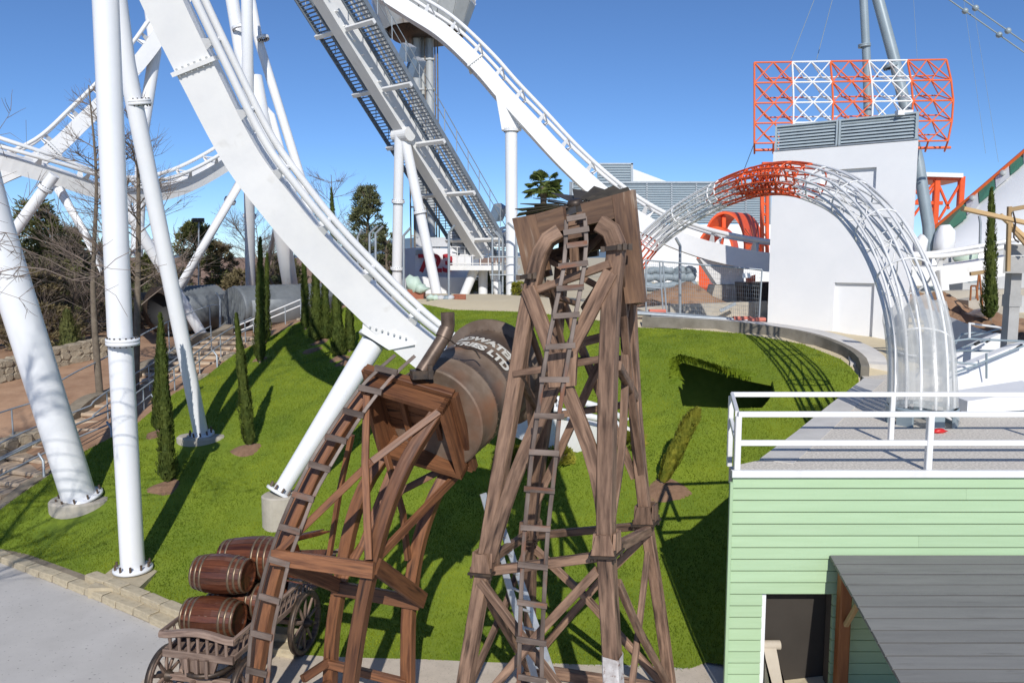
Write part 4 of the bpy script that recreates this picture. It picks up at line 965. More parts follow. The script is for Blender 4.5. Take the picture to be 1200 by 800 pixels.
# ------------------------------------------------------------------ roller coaster
def track(name, label, pts, ups, bw, bh, gauge, rail_h, rail_r, tie, flanges=(), n=60, m=None, group=None, rail2=True):
    m = m or M['white']; q = spline(pts, n); t = thing(name, label, 'coaster track', pts[len(pts)//2], group)
    if not isinstance(ups, list): ups = [ups]*len(pts)
    us = spline(ups, n) if len(set(tuple(u) for u in ups)) > 1 else [Vector(ups[0])]*n
    tang = [(q[min(i+1, n-1)]-q[max(i-1, 0)]).normalized() for i in range(n)]
    up = [(u-tg*u.dot(tg)).normalized() for u, tg in zip(us, tang)]
    sd = [tg.cross(u) for tg, u in zip(tang, up)]
    mb = MB(); mb.sweep(q, sharp(bw, bh), up); part('spine', mb, m, t)
    rails = []
    for s_ in (-1, 1):
        rp = [p+u*(bh/2+rail_h)+d*(s_*gauge/2) for p, u, d in zip(q, up, sd)]; mb = MB(); mb.tube(rp, rail_r, 12, None); part('rail', mb, m, t); rails.append(rp)
    L = 0; nxt = tie*.4; 
    for i in range(1, n):
        dl = (q[i]-q[i-1]).length
        while L+dl > nxt:
            k = (nxt-L)/dl; p = q[i-1].lerp(q[i], k); u = up[i]; d = sd[i]; tg = tang[i]
            for s_ in (-1, 1):
                a = p+u*(bh/2-.02)+d*(s_*bw*.42); r_ = p+u*(bh/2+rail_h-rail_r*.4)+d*(s_*(gauge/2-rail_r*.3))
                mb = MB(); mb.prism([a-tg*.13, a+tg*.13, r_+tg*.045, r_-tg*.045], (u.cross(r_-a)).cross(r_-a).normalized()*.03); part('rail_bracket', mb, m, t)
            mb = MB(); mb.beam(p+u*(bh/2+rail_h-rail_r*.8)-d*gauge*.48, p+u*(bh/2+rail_h-rail_r*.8)+d*gauge*.48, .06, .06, tuple(u)); part('cross_tie', mb, m, t)
            nxt += tie
        L += dl
    for f in flanges:
        i = max(1, min(n-2, int(f*(n-1)))); mb = MB(); p = q[i]; tg = tang[i]
        mb.sweep([p-tg*.045, p+tg*.045], sharp(bw+.16, bh+.16), up[i]); part('flange', mb, m, t)
        for s_ in (-1, 1):
            for k in range(6):
                c = p+sd[i]*(s_*(bw/2+.045))+up[i]*(bh*(-.42+.84*k/5)); bar('bolt', c-tg*.085, c+tg*.085, .022, M['lightgrey'], t, 6)
    return t, q, up, sd
npx = [(60, -420, 14.9), (113, -210, 15.9), (160, -80, 16.6), (193, 0, 17.0), (236, 88, 17.5), (283, 178, 18.0), (326, 237, 18.3), (372, 292, 18.7), (425, 346, 19.1), (475, 393, 19.3), (525, 432, 19.5), (575, 470, 19.6), (630, 499, 19.7), (690, 510, 20.1), (738, 532, 20.8)]
nt = [P(*q) for q in npx]
ups = []
for i in range(len(nt)):
    tg = (nt[min(i+1, len(nt)-1)]-nt[max(i-1, 0)]).normalized(); rr_ = (nt[i]-V((0, 0, CAM_H))).normalized(); side = -rr_+V((-.15, 0, -.19)); side = (side-tg*side.dot(tg)).normalized(); u = side.cross(tg); 
    if u.z < 0: u = -u
    ups.append(u)
TRK, tq, tu, tsd = track('coaster_track', 'broad white box spine coaster track sweeping down from top left behind the tank', nt, ups, .62, .80, .95, .27, .085, 1.55, (.335, ), 150)

def column(name, label, pts, r0, r1=None, flanges=(), n=28, m=None, group=None, foot=None, base=False, cat='support column'):
    m = m or M['white2']; r1 = r1 or r0; pts = [Vector(p) for p in pts]
    t = thing(name, label, cat, pts[-1], group)
    k = len(pts); mb = MB(); mb.tube(pts, 1.0, n, None, True, [r0+(r1-r0)*i/(k-1) for i in range(k)]); part('shaft', mb, m, t)
    for f in flanges:
        p = pts[0].lerp(pts[-1], f); d = (pts[-1]-pts[0]).normalized(); r = r0+(r1-r0)*f
        mb = MB(); mb.lathe([(r*.9, -.07), (r+.085, -.07), (r+.085, -.005), (r+.075, 0), (r+.085, .005), (r+.085, .07), (r*.9, .07)], p, d, n); part('flange', mb, m, t)
        q = V((0, 0, 1)).rotation_difference(d)
        if r > .2:
            for i in range(16):
                a = 2*math.pi*i/16; c = p+q @ V(((r+.045)*math.cos(a), (r+.045)*math.sin(a), 0)); bar('bolt', c-d*.10, c+d*.10, .018, M['iron'], t, 6)
    if base:
        p = pts[-1]; d = (pts[-2]-pts[-1]).normalized(); mb = MB(); mb.lathe([(0, -.03), (r1+.16, -.03), (r1+.16, .03), (r1+.02, .05), (0, .05)], p, d, n); part('base_plate', mb, m, t)
        q = V((0, 0, 1)).rotation_difference(d)
        for i in range(10):
            a = 2*math.pi*i/10; c = p+q @ V(((r1+.10)*math.cos(a), (r1+.10)*math.sin(a), .03)); bar('bolt', c, c+d*.12, .025, M['rustpipe'], t, 6)
    if foot:
        p = pts[-1]; R_, H, sx = foot; mb = MB(); mb.lathe([(0, -1.4), (R_, -1.4), (R_*1.0, -.05), (R_-.04, 0), (0, 0)], (0, 0, 0), (0, 0, 1), 28, False)
        mb.v = [(x*sx+p.x, y+p.y, z+p.z-.02) for x, y, z in mb.v]; part('footing', mb, M['conc'], t)
    return t
def ground(px, py, dz=0.0): p = PT(px, py); return V((p.x, p.y, p.z+dz))
c1 = ground(156, 672, .12)
column('support_column', 'tall upright white column standing on a stone block by the plaza', [P(107, -420, 16.2), P(122, -40, 16.3), P(141, 400, c1.y), c1], .245, None, (.728, ), base=True)
mb = MB(); mb.box((c1.x+.0, c1.y-.30, c1.z-.42), (1.05, 1.15, .72)); one('stone_plinth', mb, M['kerbstone'], 'square sandstone plinth under the upright white column by the plaza', 'plinth')
c2 = ground(236, 513, .10)
column('support_column', 'leaning white column with a flange, just right of the tall upright column', [P(132, -40, 20.2), P(148, 74, 20.5), c2], .23, .20, (.26, ), base=True, foot=(.46, .3, 1.5))
c3 = ground(93, 588, .12)
column('support_column', 'thick white leaning column at far left with an oval concrete footing', [P(-62, 60, 18.6), P(-8, 262, 18.5), c3], .42, .40, (), base=True, foot=(.60, .3, 1.2))
c4 = P(328, 577, 18.1); gz_ = hz(c4.x, c4.y)
t = column('support_column', 'white inclined post holding up the broad near track on a round footing', [P(437, 402, 19.35), c4], .30, .185, (), base=True)
mb = MB(); mb.lathe([(0, -1.2), (.42, -1.2), (.42, -.03), (.38, .0), (0, .0)], c4+V((0, 0, -.03)), (0, 0, 1), 30, False); part('footing', mb, M['conc'], t)
# bolted saddle under the near track
pt_, pb_ = P(455, 372, 19.25), P(437, 404, 19.35); 
mb = MB(); mb.prism([P(428, 355, 18.95), P(470, 392, 18.95), P(486, 404, 18.95), P(456, 410, 18.95), P(424, 390, 18.95)], (0, .62, 0)); part('saddle', mb, M['white'], TRK)
mb = MB(); d = (P(437, 402, 19.35)-c4).normalized(); mb.lathe([(0, -.05), (.42, -.05), (.42, .05), (0, .05)], P(439, 398, 19.35), d, 24, False); sd_ = part('saddle_plate', mb, M['white'], TRK)
for i in range(7): c = P(434+i*7, 383+3*abs(i-3)*.0+i*2.2, 18.93); bar('bolt', c, c+V((0, -.05, 0)), .025, M['lightgrey'], TRK, 6)
# columns behind, all lettered apart by where they stand
G = None
column('support_column', 'short white strut rising from the thick left column to the rear track', [P(64, 205, 31.5), P(-4, 300, 31.5)], .20, .22, (.16, ), foot=None)
column('support_column', 'pale leaning column under the rear track, left of the upright column', [P(60, 205, 33), P(126, 320, 31), ground(150, 372)], .24, .24)
column('support_column', 'white strut slanting down right beside the corrugated tank', [P(140, 228, 33), P(167, 276, 33.5), ground(240, 397)], .23, .23, (.32, ))
column('support_column', 'thin pale strut slanting up right behind the corrugated tanks', [P(287, 204, 40), P(210, 338, 38), ground(186, 385)], .21, .21, (.16, ))
column('support_column', 'straight white column behind the near track, left of the white pair', [P(289, -40, 38), P(291, 150, 38), ground(294, 372)], .26, .26, (.66, ))
column('support_column', 'pale column with a flange crossing behind the straight white column', [P(262, -60, 40), P(282, 60, 40), P(308, 145, 39.5), P(330, 260, 39)], .30, .36, (.29, ))
column('support_column', 'thick white column standing behind the dark cypresses', [P(298, 90, 38.5), P(330, 270, 38), ground(345, 366)], .36, .42, base=True)
column('support_column', 'slender white column leaning right with a flange near its top', [P(287, -40, 41), P(303, 48, 41), P(354, 213, 40), P(372, 300, 39.5)], .22, .22, (.25, ))
column('support_column', 'short bent white stub behind the near rails', [P(311, 128, 38.6), P(318, 135, 38.6), P(336, 200, 38.6), P(350, 250, 38.5)], .17, .17)
column('support_column', 'thin white post among the cypresses below the near track', [P(326, 250, 37), ground(308, 340)], .12, .12)

# rear tracks on the left
def mk_up(lst, v): return [V(v)]*len(lst)
r1 = [P(-400, 120, 27), P(-200, 138, 29), P(-60, 170, 31), P(0, 187, 31.5), P(60, 205, 32.5), P(120, 224, 34), P(165, 228, 35.5), P(210, 219, 37), P(262, 192, 39), P(320, 150, 41)]
u1 = [V((0, 0, 1)), V((0, 0, 1)), V((0, 0, 1)), V((0, 0, 1)), V((.05, 0, 1)), V((.1, -.1, 1)), V((.05, -.35, .9)), V((-.1, -.5, .85)), V((-.3, -.6, .75)), V((-.4, -.6, .7))]
track('coaster_track', 'white rear coaster track dipping in a shallow valley behind the bare trees', r1, u1, .62, .62, 1.05, .36, .085, 1.7, (.30, .62), 70)
r2 = [P(-300, 275, 33), P(-160, 262, 34), P(-50, 232, 35), P(0, 207, 35.5), P(55, 181, 36.5), P(95, 145, 37.5), P(135, 105, 38.5), P(175, 58, 39.5), P(220, -10, 41)]
track('coaster_track', 'white rear coaster track climbing to the right behind the tall columns', r2, V((-.55, -.35, .75)), .66, .66, 1.05, .38, .085, 1.7, (.55, ), 60)
column('support_column', 'pale textured column behind the leaning white column at upper left', [P(176, 10, 40), P(182, 60, 40), P(168, 150, 39.5), P(160, 300, 39)], .28, .28)
# big track on the far side sweeping down to the right
f1 = [P(400, -60, 46), P(440, -14, 45.5), P(480, 14, 45), P(520, 40, 44), P(560, 78, 43), P(590, 112, 42), P(620, 144, 41), P(660, 187, 40), P(700, 224, 39), P(740, 254, 38), P(780, 276, 37), P(820, 291, 36), P(860, 301, 35), P(905, 308, 34.3), P(960, 312, 34), P(1020, 318, 33.8), P(1080, 323, 33.6), P(1130, 318, 33.4), P(1200, 306, 33), P(1260, 292, 32.6)]
uf = []
for i in range(len(f1)):
    tg = (f1[min(i+1, len(f1)-1)]-f1[max(i-1, 0)]).normalized(); side = V((.25, -1, -.08)); side = (side-tg*side.dot(tg)).normalized(); u = side.cross(tg)
    if u.z < 0: u = -u
    uf.append(u)
track('coaster_track', 'long white coaster track curving down from the tower and past the white block', f1, uf, .6, .80, 1.05, .46, .10, 1.9, (.26, ), 150)
gcol = P(600, 345, 41.4)
column('support_column', 'white column carrying the far curving track beside the palm', [P(599, 152, 41.4), V((gcol.x, gcol.y, hz(gcol.x, gcol.y)-.1))], .31, .31, (.004, ))
mb = MB(); mb.prism([P(581, 112, 41.3), P(612, 146, 41.3), P(611, 152, 41.3), P(588, 152, 41.3)], (0, .5, 0)); one('saddle_bracket', mb, M['white'], 'white gusset bracket joining the far track to its column top', 'bracket')
pd_ = [P(823, 322, 35.8), P(866, 322, 35.3)]
mb = MB(); mb.prism([P(820, 303, 35.6), P(871, 306, 35.2), P(872, 333, 35.2), P(840, 333, 35.6)], (0, .8, 0)); one('track_saddle', mb, M['white'], 'white bolted saddle block under the far track by the dirt heap', 'bracket')
mb = MB(); mb.prism([P(838, 334, 35.4), P(874, 334, 35.0), P(874, 356, 35.0), P(832, 356, 35.4)], (0, 1.2, 0)); one('concrete_pedestal', mb, M['conc'], 'pale concrete pedestal beneath the far track saddle', 'pedestal')

# ------------------------------------------------------------------ lift hill
LH0, LH1 = P(566, 296, 46), P(376, -15, 37.6)
lh = thing('lift_hill', 'steep white lift hill with dark grey stairs on both sides rising to the upper left', 'lift hill', LH0)
ld = (LH1-LH0).normalized(); lc = V((-ld.y, ld.x, 0)).normalized()
if lc.x < 0: lc = -lc
lu = lc.cross(ld); 
if lu.z < 0: lu = -lu
Lh = (LH1-LH0).length
mb = MB(); mb.sweep([LH0, LH1], sharp(.70, 1.15), lu); part('spine', mb, M['white'], lh)
for s_ in (-.46, .46, .80, 1.02): mb = MB(); o_ = lc*s_+lu*.75; mb.tube([LH0+o_, LH1+o_], .085, 8); part('rail', mb, M['white'], lh)
TM = MB(); TM.box((0, 0, 0), (1, .10, .035)); tmesh = mesh_of('tread', TM, V((0, 0, 0)), M['stairgrey'])
def stairs(c0, w):
    for s_ in (-1, 1):
        o_ = lc*(c0+s_*w/2)-lu*.22; mb = MB(); mb.beam(LH0+o_, LH1+o_, .07, .24, tuple(lu)); part('stringer', mb, M['stairgrey'], lh)
    nst = 84
    ang = math.atan2(lc.y, lc.x)
    for k in range(nst):
        c = LH0.lerp(LH1, (k+.5)/nst)+lc*c0-lu*.22; inst('tread', tmesh, lh, Matrix.Translation(c) @ Matrix.Rotation(ang, 4, 'Z') @ Matrix.Diagonal((w, 1, 1, 1)))
    for s_ in (-1, 1):
        if (c0 < 0) == (s_ < 0) or True:
            o_ = lc*(c0+s_*w/2); 
            for hgt in (.55, 1.05): bar('handrail', LH0+o_+V((0, 0, hgt)), LH1+o_+V((0, 0, hgt)), .022, M['galv'], lh, 6)
            for k in range(13): p = LH0.lerp(LH1, (k+.5)/13)+o_; bar('baluster', p, p+V((0, 0, 1.05)), .022, M['galv'], lh, 6)
stairs(-1.28, .95); stairs(1.78, 1.25)
for k in range(5):
    p = LH0.lerp(LH1, (k+.40)/5)-lu*.36
    mb = MB(); mb.beam(p-lc*1.8+lu*-.05, p+lc*.0+lu*-.05, .22, .16, tuple(lu)); part('cross_arm', mb, M['white'], lh)
    mb = MB(); mb.beam(p+lc*.5+lu*-.05, p+lc*2.45+lu*-.05, .22, .16, tuple(lu)); part('cross_arm', mb, M['white'], lh)
for k in range(22): p = LH0.lerp(LH1, (k+.5)/22)+lu*-.32; mb = MB(); mb.beam(p-lc*.55, p+lc*.55, .07, .06, tuple(lu)); part('rib', mb, M['white'], lh)
tp = LH0.lerp(LH1, .44)
for lab, top, bot, fl in (('white lift hill leg standing upright at left of the pair', (468, 158, 41.3), (464, 335, 43), (.38, .78)), ('white lift hill leg slanting down to the right in front of the number', (474, 160, 41.3), (513, 345, 41.5), (.46, ))):
    b = P(*bot); column('support_column', lab, [P(*top), V((b.x, b.y, hz(b.x, b.y)-.1))], .25, .27, fl)
mb = MB(); c = P(472, 158, 41.3); mb.lathe([(0, -.55), (.36, -.55), (.36, .55), (0, .55)], c, lc, 20, False); one('pivot_pin', mb, M['white'], 'white drum shaped pivot where the two lift hill legs meet', 'pivot')
# floodlight housings along the stairs
for (px, py, Y, s_, lab) in ((477, 62, 40.5, 15, 'upper blue grey floodlight box beside the lift stairs'), (487, 79, 41, 17, 'lower blue grey floodlight box beside the lift stairs'), (584, 249, 45, 15, 'grey floodlight box at the foot of the lift stairs')):
    c = P(px, py, Y); k = s_/930*Y; t = thing('floodlight', lab, 'floodlight', c, 'floodlights beside the lift hill'); ax = V((.35, -.4, .85)).normalized()
    mb = MB(); mb.sweep([c-ax*k*.55, c+ax*k*.55], rect(k*.95, k*.8, .08), (.8, -.6, 0)); part('housing', mb, M['bluetarp'], t)
    mb = MB(); mb.sweep([c+ax*k*.56, c+ax*k*.60], rect(k*.85, k*.7, .08), (.8, -.6, 0)); part('lens', mb, M['alu'], t)
    bar('bracket', c-ax*k*.5, c-ax*k*.5+V((-.5, .2, -.5)), .04, M['galv'], t)
# station deck at the foot
sdk = thing('loading_deck', 'white railed maintenance deck at the foot of the lift hill', 'deck', P(558, 345, 46))
a, b = P(527, 311, 46), P(600, 311, 45); mb = MB(); mb.prism([a, b, b+V((.5, 2.6, 0)), a+V((.5, 2.6, 0))], (0, 0, -.28)); part('deck', mb, M['white'], sdk)
for hgt in (.1, .55, 1.05): bar('rail', a+V((0, 0, hgt)), b+V((0, 0, hgt)), .03, M['white'], sdk, 6)
for k in range(9): p = a.lerp(b, k/8); bar('baluster', p, p+V((0, 0, 1.05)), .03, M['white'], sdk, 6)
for (x0, y0, x1, y1, Y) in ((556, 316, 541, 345, 46.5), (566, 316, 566, 345, 47.2), (578, 316, 586, 345, 46.5)):
    p = P(x1, y1, Y); mb = MB(); mb.tube([P(x0, y0, Y), V((p.x, p.y, hz(p.x, p.y)-.1))], .27, 14); part('leg', mb, M['white2'], sdk)
mb = MB(); mb.box(P(553, 284, 47.4), (2.2, 2, 1.3)); mb.box(P(583, 279, 47.5), (1.4, 1.4, .9)); mb.box(P(561, 274, 46.9), (.8, 1.2, .6)); part('machinery_housing', mb, M['whitewall'], sdk)
for k in range(5): p = P(560+k*9, 272+2*(k % 2), 46.5); mb = MB(); mb.tube([p, p+V((.5, .6, .25)), p+V((1.0, .3, .3))], .08, 8); part('pipe', mb, M['white'], sdk)

# ------------------------------------------------------------------ observation tower and numbered base building
OT = P(497, 300, 62); OT.z = hz(OT.x, OT.y)
ot = thing('observation_tower', 'observation tower with a white slatted round cabin on grey columns', 'tower', OT)
ztop = P(497, 15, 62).z
for (px, r_) in ((489.5, .37), (505, .30), (497, .22)):
    p = P(px, 200, 62 if px != 497 else 62.6); mb = MB(); mb.tube([(p.x, p.y, OT.z), (p.x, p.y, ztop+6)], r_, 18); part('column', mb, M['lightgrey'], ot)
for px in (480.5, 485, 499.5, 511, 514): p = P(px, 200, 61.6); mb = MB(); mb.beam((p.x, p.y, OT.z), (p.x, p.y, ztop+2), .10, .12); part('guide_rail', mb, M['bark'], ot)
for k in range(9): z = OT.z+2+k*2.2; mb = MB(); mb.box((OT.x, OT.y-.2, z), (2.0, .3, .12)); part('tie_plate', mb, M['lightgrey'], ot)
cc = V((P(497, 30, 62).x, 62, 0)); z1, z0 = P(497, 8, 62).z, P(497, 34, 62).z; zz = P(497, 46, 62).z
Rr = 3.85; cb = []
for i in range(16):      # facets of the cabin
    a0, a1 = 2*math.pi*i/16, 2*math.pi*(i+1)/16
    def cp(r, z, a): return V((cc.x+r*math.cos(a), cc.y+r*math.sin(a), z))
    mb = MB(); mb.prism([cp(Rr, z1, a0), cp(Rr, z1, a1), cp(Rr, z1+6, a1), cp(Rr, z1+6, a0)], V((-math.cos((a0+a1)/2), -math.sin((a0+a1)/2), 0))*.08); cw_ = part('wall_panel', mb, M['white'], ot)
    if math.sin((a0+a1)/2) < .2:
        mb = MB()
        for k in range(14): z = z1+.15+k*.24; mb.prism([cp(Rr+.01, z, a0+.03), cp(Rr+.01, z, a1-.03), cp(Rr+.06, z+.04, a1-.03), cp(Rr+.06, z+.04, a0+.03)], (0, 0, .06))
        part('slat', mb, M['white'], cw_, None, True)
    mb = MB(); mb.prism([cp(Rr-.02, z1-.02, a0+.012), cp(Rr-.02, z1-.02, a1-.012), cp(Rr*.80, z0-.35, a1-.012), cp(Rr*.80, z0-.35, a0+.012)], V((-math.cos((a0+a1)/2), -math.sin((a0+a1)/2), .3))*.08); part('skirt_panel', mb, M['lightgrey'], ot)
mb = MB(); mb.lathe([(0, zz+.9), (Rr*.78, zz+.9), (Rr*.62, zz), (.5, zz)], (cc.x, cc.y, 0), (0, 0, 1), 24); part('underside', mb, M['iron'], ot)
nb_ = thing('numbered_building', 'low white building with the big red number 723 on its side', 'building', P(510, 345, 52))
def panel(poly, ext, nm, m, par): mb = MB(); mb.prism(poly, ext); return part(nm, mb, m, par)
g0 = hz(-5, 52)
a, b, c = P(470, 292, 53.5), P(486, 290, 52), P(552, 292, 51.4)
def dn(p, z): return V((p.x, p.y, z))
panel([dn(a, g0), dn(b, g0), b, a], (0, 4, 0), 'wall', M['whitewall'], nb_); panel([dn(b, g0), dn(c, g0), c, b], (.3, 5, 0), 'wall', M['whitewall'], nb_)
p0, p1 = P(484, 324, 51.2), P(600, 326, 50.4); panel([dn(p0, g0-.2), dn(p1, g0-.2), p1, p0], (0, .4, 0), 'low_wall', M['whitewall'], nb_)
mb = MB(); mb.box((b.lerp(c, .35)+V((0, 1.5, .4))), (2.5, 2, .6)); mb.box((b.lerp(c, .75)+V((0, 1.5, .6))), (1.2, 1.5, 1.1)); part('roof_unit', mb, M['greywall'], nb_)
me = text_mesh('723', 1.55, .02, .055); bm = bmesh.new(); bm.from_mesh(me); d = (c-b); d.z = 0; d.normalize(); base = P(532, 318, 51.3)+V((0, -.12, 0))
vs = [base+d*(v.co.x*1.02)+V((0, 0, v.co.y))+V((d.y, -d.x, 0))*v.co.z for v in bm.verts]; mb = MB(); mb.add(vs, [[v.index for v in f.verts] for f in bm.faces]); part('lettering', mb, M['red'], nb_); bm.free()
mb = MB(); mb.box(P(491, 296, 51.7), (.45, .1, .35)); part('vent', mb, M['lightgrey'], nb_)

# ------------------------------------------------------------------ white block building with louvres
wx0, wx1 = P(902, 300, 30), P(1068, 300, 27); WT = 10.83; WBZ = 2.6
wb_ = thing('white_block', 'tall plain white rendered block with recessed panels and louvres on its roof', 'building', (wx0+wx1)/2)
wd = (wx1-wx0); wd.z = 0; WL = wd.length; wd.normalize(); wnn = V((-wd.y, wd.x, 0))     # pointing away
def wp(u, z, dpt=0.0): return V((wx0.x, wx0.y, 0))+wd*u+wnn*dpt+V((0, 0, z))
def upx(px, py): # image point -> (u,z) on the facade
    d_ = ray(px, py); o = V((0, 0, CAM_H)); k = (V((wx0.x, wx0.y, 0))-o).dot(wnn)/d_.dot(wnn); p = o+d_*k; return (p-V((wx0.x, wx0.y, 0))).dot(wd), p.z
r1u0, r1z1 = upx(962, 200); r1u1, r1z0 = upx(1026, 224); r2u0, r2z1 = upx(978, 331); r2u1, _ = upx(1025, 331)
def wbox(u0, u1, z0, z1, d0, d1, nm='wall', m=M['whitewall']): return panel([wp(u0, z0, d0), wp(u1, z0, d0), wp(u1, z1, d0), wp(u0, z1, d0)], wnn*(d1-d0), nm, m, wb_)
DD = 5.0
panel([wp(0, WBZ, .14), wp(WL, WBZ, .14), wp(WL, WT, .14), wp(0, WT, .14)], V((.36, .93, 0))*DD, 'wall', M['whitewall'], wb_)
wbox(0, r1u0, r1z0, WT, 0, .138, 'facade_panel'); wbox(r1u0, r1u1, r1z1, WT, 0, .138, 'facade_panel'); wbox(r1u1, WL, r1z0, WT, 0, .138, 'facade_panel')
wbox(0, WL, r2z1, r1z0, 0, .138, 'facade_panel'); wbox(0, r2u0, WBZ, r2z1, 0, .138, 'facade_panel'); wbox(r2u1, WL, WBZ, r2z1, 0, .138, 'facade_panel')
lu0, lz1 = upx(905, 150); lu1, _ = upx(1066, 140); lh_ = .88
for (u0, u1) in ((.05, (WL)*.47), (WL*.47+.03, WL-.02)):
    f = wbox(u0, u1, WT+.02, WT+.07, -.02, .16, 'louvre_frame', M['galv'])
    mb = MB()
    for (a_, b_) in (((u0, WT+.07), (u0+.06, WT+lh_)), ((u1-.06, WT+.07), (u1, WT+lh_)), ((u0, WT+lh_), (u1, WT+lh_+.06))):
        mb.prism([wp(a_[0], a_[1], -.02), wp(b_[0], a_[1], -.02), wp(b_[0], b_[1], -.02), wp(a_[0], b_[1], -.02)], wnn*.16)
    part('louvre_frame', mb, M['louvre'], wb_)
    for k in range(7):
        z = WT+.12+k*.112; mb = MB(); mb.prism([wp(u0+.07, z, .02), wp(u1-.07, z, .02), wp(u1-.07, z+.085, .09), wp(u0+.07, z+.085, .09)], wnn*.015); part('louvre_slat', mb, M['louvre'], wb_)
wbox(.1, WL-.1, WT+.01, WT+.85, .3, .36, 'back_screen', M['glazing'])
mb = MB(); mb.box(wp(WL*.9, WT+.95, .1), (.5, .25, .16)); part('roof_lamp', mb, M['white'], wb_)

# ------------------------------------------------------------------ lattice sign frame on pylons
def lattice():
    t = thing('lattice_frame', 'long orange and white lattice truss frame raised above the white block', 'truss', P(1000, 175, 34))
    Y = 34; tl, tr, bl_, br = P(884, 73.5, Y), P(1109, 70, Y-.6), P(884, 168, Y), P(1111, 165, Y-.6); NC, NR = 10, 4; off = V((.42, 1.05, 0)); dz = 0
    def F(i, j): a = tl.lerp(tr, i/NC); b = bl_.lerp(br, i/NC); p = a.lerp(b, j/NR); return p+V((.25*math.sin(math.pi*j/NR)*(i/NC), 0, 0))
    def Bk(i, j): return F(i+.5, j+.5)+off
    for i in range(NC+1):
        cm = lambda i_: M['orange2'] if (int(min(i_, NC-1))//2) % 2 == 0 else M['white']
        for j in range(NR+1):
            if i < NC: bar('truss_bar', F(i, j), F(i+1, j), .038, cm(i), t, 6)
            if j < NR and i % 2 == 0: bar('truss_bar', F(i, j), F(i, j+1), .042, cm(i), t, 6)
            if i < NC and j < NR:
                for (a, b) in ((0, 0), (1, 1)): bar('truss_bar', F(i+a, j+b), Bk(i, j), .028, cm(i), t, 6)
                bar('truss_bar', F(i, j), F(i+1, j+1), .030, cm(i), t, 6); bar('truss_bar', F(i+1, j), F(i, j+1), .030, cm(i), t, 6)
                if i < NC-1: bar('truss_bar', Bk(i, j), Bk(i+1, j), .032, cm(i), t, 6)
    bar('truss_bar', P(884, 176, Y+.6), P(1114, 173, Y), .06, M['orange2'], t, 6)
    for i in (0, 1, 2, 8, 9, 10): bar('truss_bar', F(i, 4), bl_.lerp(br, i/NC)+V((.2, .6, -.35)), .04, M['orange2'], t, 6)
lattice()
for lab, pts, r_ in (('straight grey green pylon rising through the lattice frame', [(1009, -60, 36), (1012, 0, 36), (1016, 80, 36), (1018, 200, 36)], .17), ('leaning grey green pylon running behind the lattice frame to the ground at right', [(1018, -50, 37), (1029, 0, 36.8), (1048, 70, 36.5), (1076, 190, 36), (1088, 265, 35.6), (1090, 305, 35.6)], .24)):
    column('pylon', lab, [P(*q) for q in pts], r_, r_*1.05, (.43, ) if r_ < .2 else (.36, ), m=M['pylon'], cat='pylon')
mb = MB()
pyf = thing('wrapped_pedestal', 'grey green steel foot and white wrapped joints under the leaning pylon', 'pylon foot', P(1090, 330, 35.6))
for k in range(4): p = P(1081+k*6, 330, 35.2+.3*(k % 2)); q = P(1087+k*2, 292, 35.6); mb = MB(); mb.beam(q, V((p.x, p.y, hz(p.x, p.y)-.2)), .16, .10); part('strut', mb, M['pylon'], pyf)
def lumpy(c, rx, ry, rz, seed, amp=.25, n=2):
    bm = bmesh.new(); bmesh.ops.create_icosphere(bm, subdivisions=n, radius=1); r = random.Random(seed); k = [(r.uniform(1, 4), r.uniform(0, 6), r.uniform(1, 4), r.uniform(0, 6)) for _ in range(4)]
    mb = MB(); vs = []
    for v in bm.verts:
        s_ = 1+amp*sum(math.sin(a*v.co.x*2+b)*math.sin(d*v.co.z*2+e+v.co.y) for a, b, d, e in k)/2; vs.append((c[0]+v.co.x*rx*s_, c[1]+v.co.y*ry*s_, c[2]+v.co.z*rz*s_))
    mb.add(vs, [[v.index for v in f.verts] for f in bm.faces], smooth=True); bm.free(); return mb
c = P(1107, 282, 35); part('wrapping', lumpy(c, .45, .4, .75, 3), M['whitewall'], pyf); c = P(1078, 290, 35.2); part('wrapping', lumpy(c, .3, .4, .55, 5), M['whitewall'], pyf)
# cables
def cable(lab, p0, p1, r_, sag=0.0, balls=(), m=M['pylon']):
    t = thing('cable', lab, 'cable', p0); q = [p0.lerp(p1, k/10)-V((0, 0, sag*4*(k/10)*(1-k/10))) for k in range(11)]
    mb = MB(); mb.tube(q, r_, 5); part('rope', mb, m, t)
    for b in balls: mb = MB(); c = p0.lerp(p1, b)-V((0, 0, sag*4*b*(1-b))); mb.lathe([(0, -.16), (.11, -.11), (.16, 0), (.11, .11), (0, .16)], c, (0, 0, 1), 10); part('marker_ball', mb, m, t)
cable('upper thick cable with marker balls crossing the top right corner', P(1115, -10, 40), P(1215, 60, 40), .035, 0, (.28, .66))
cable('lower thick cable with marker balls crossing the top right corner', P(1098, -10, 40.5), P(1215, 72, 40.5), .035, 0, (.28, .62))
for lab, a, b in (('thin guy wire left of the lattice frame, leftmost', (958, -10, 44), (927, 70, 41)), ('thin guy wire left of the lattice frame, right of its twin', (978, -10, 44), (957, 70, 41)), ('guy wire running down from the lattice frame behind the orange arch top', (884, 168, 38), (862, 225, 40)), ('faint wire right of the pylons', (1070, -10, 60), (1075, 70, 60)), ('faint wire above the white dome', (1128, -10, 60), (1155, 180, 60)), ('faint wire nearer the right edge', (1138, -10, 60), (1170, 190, 60))):
    cable(lab, P(*a), P(*b), .012 if 'faint' in lab else .018)

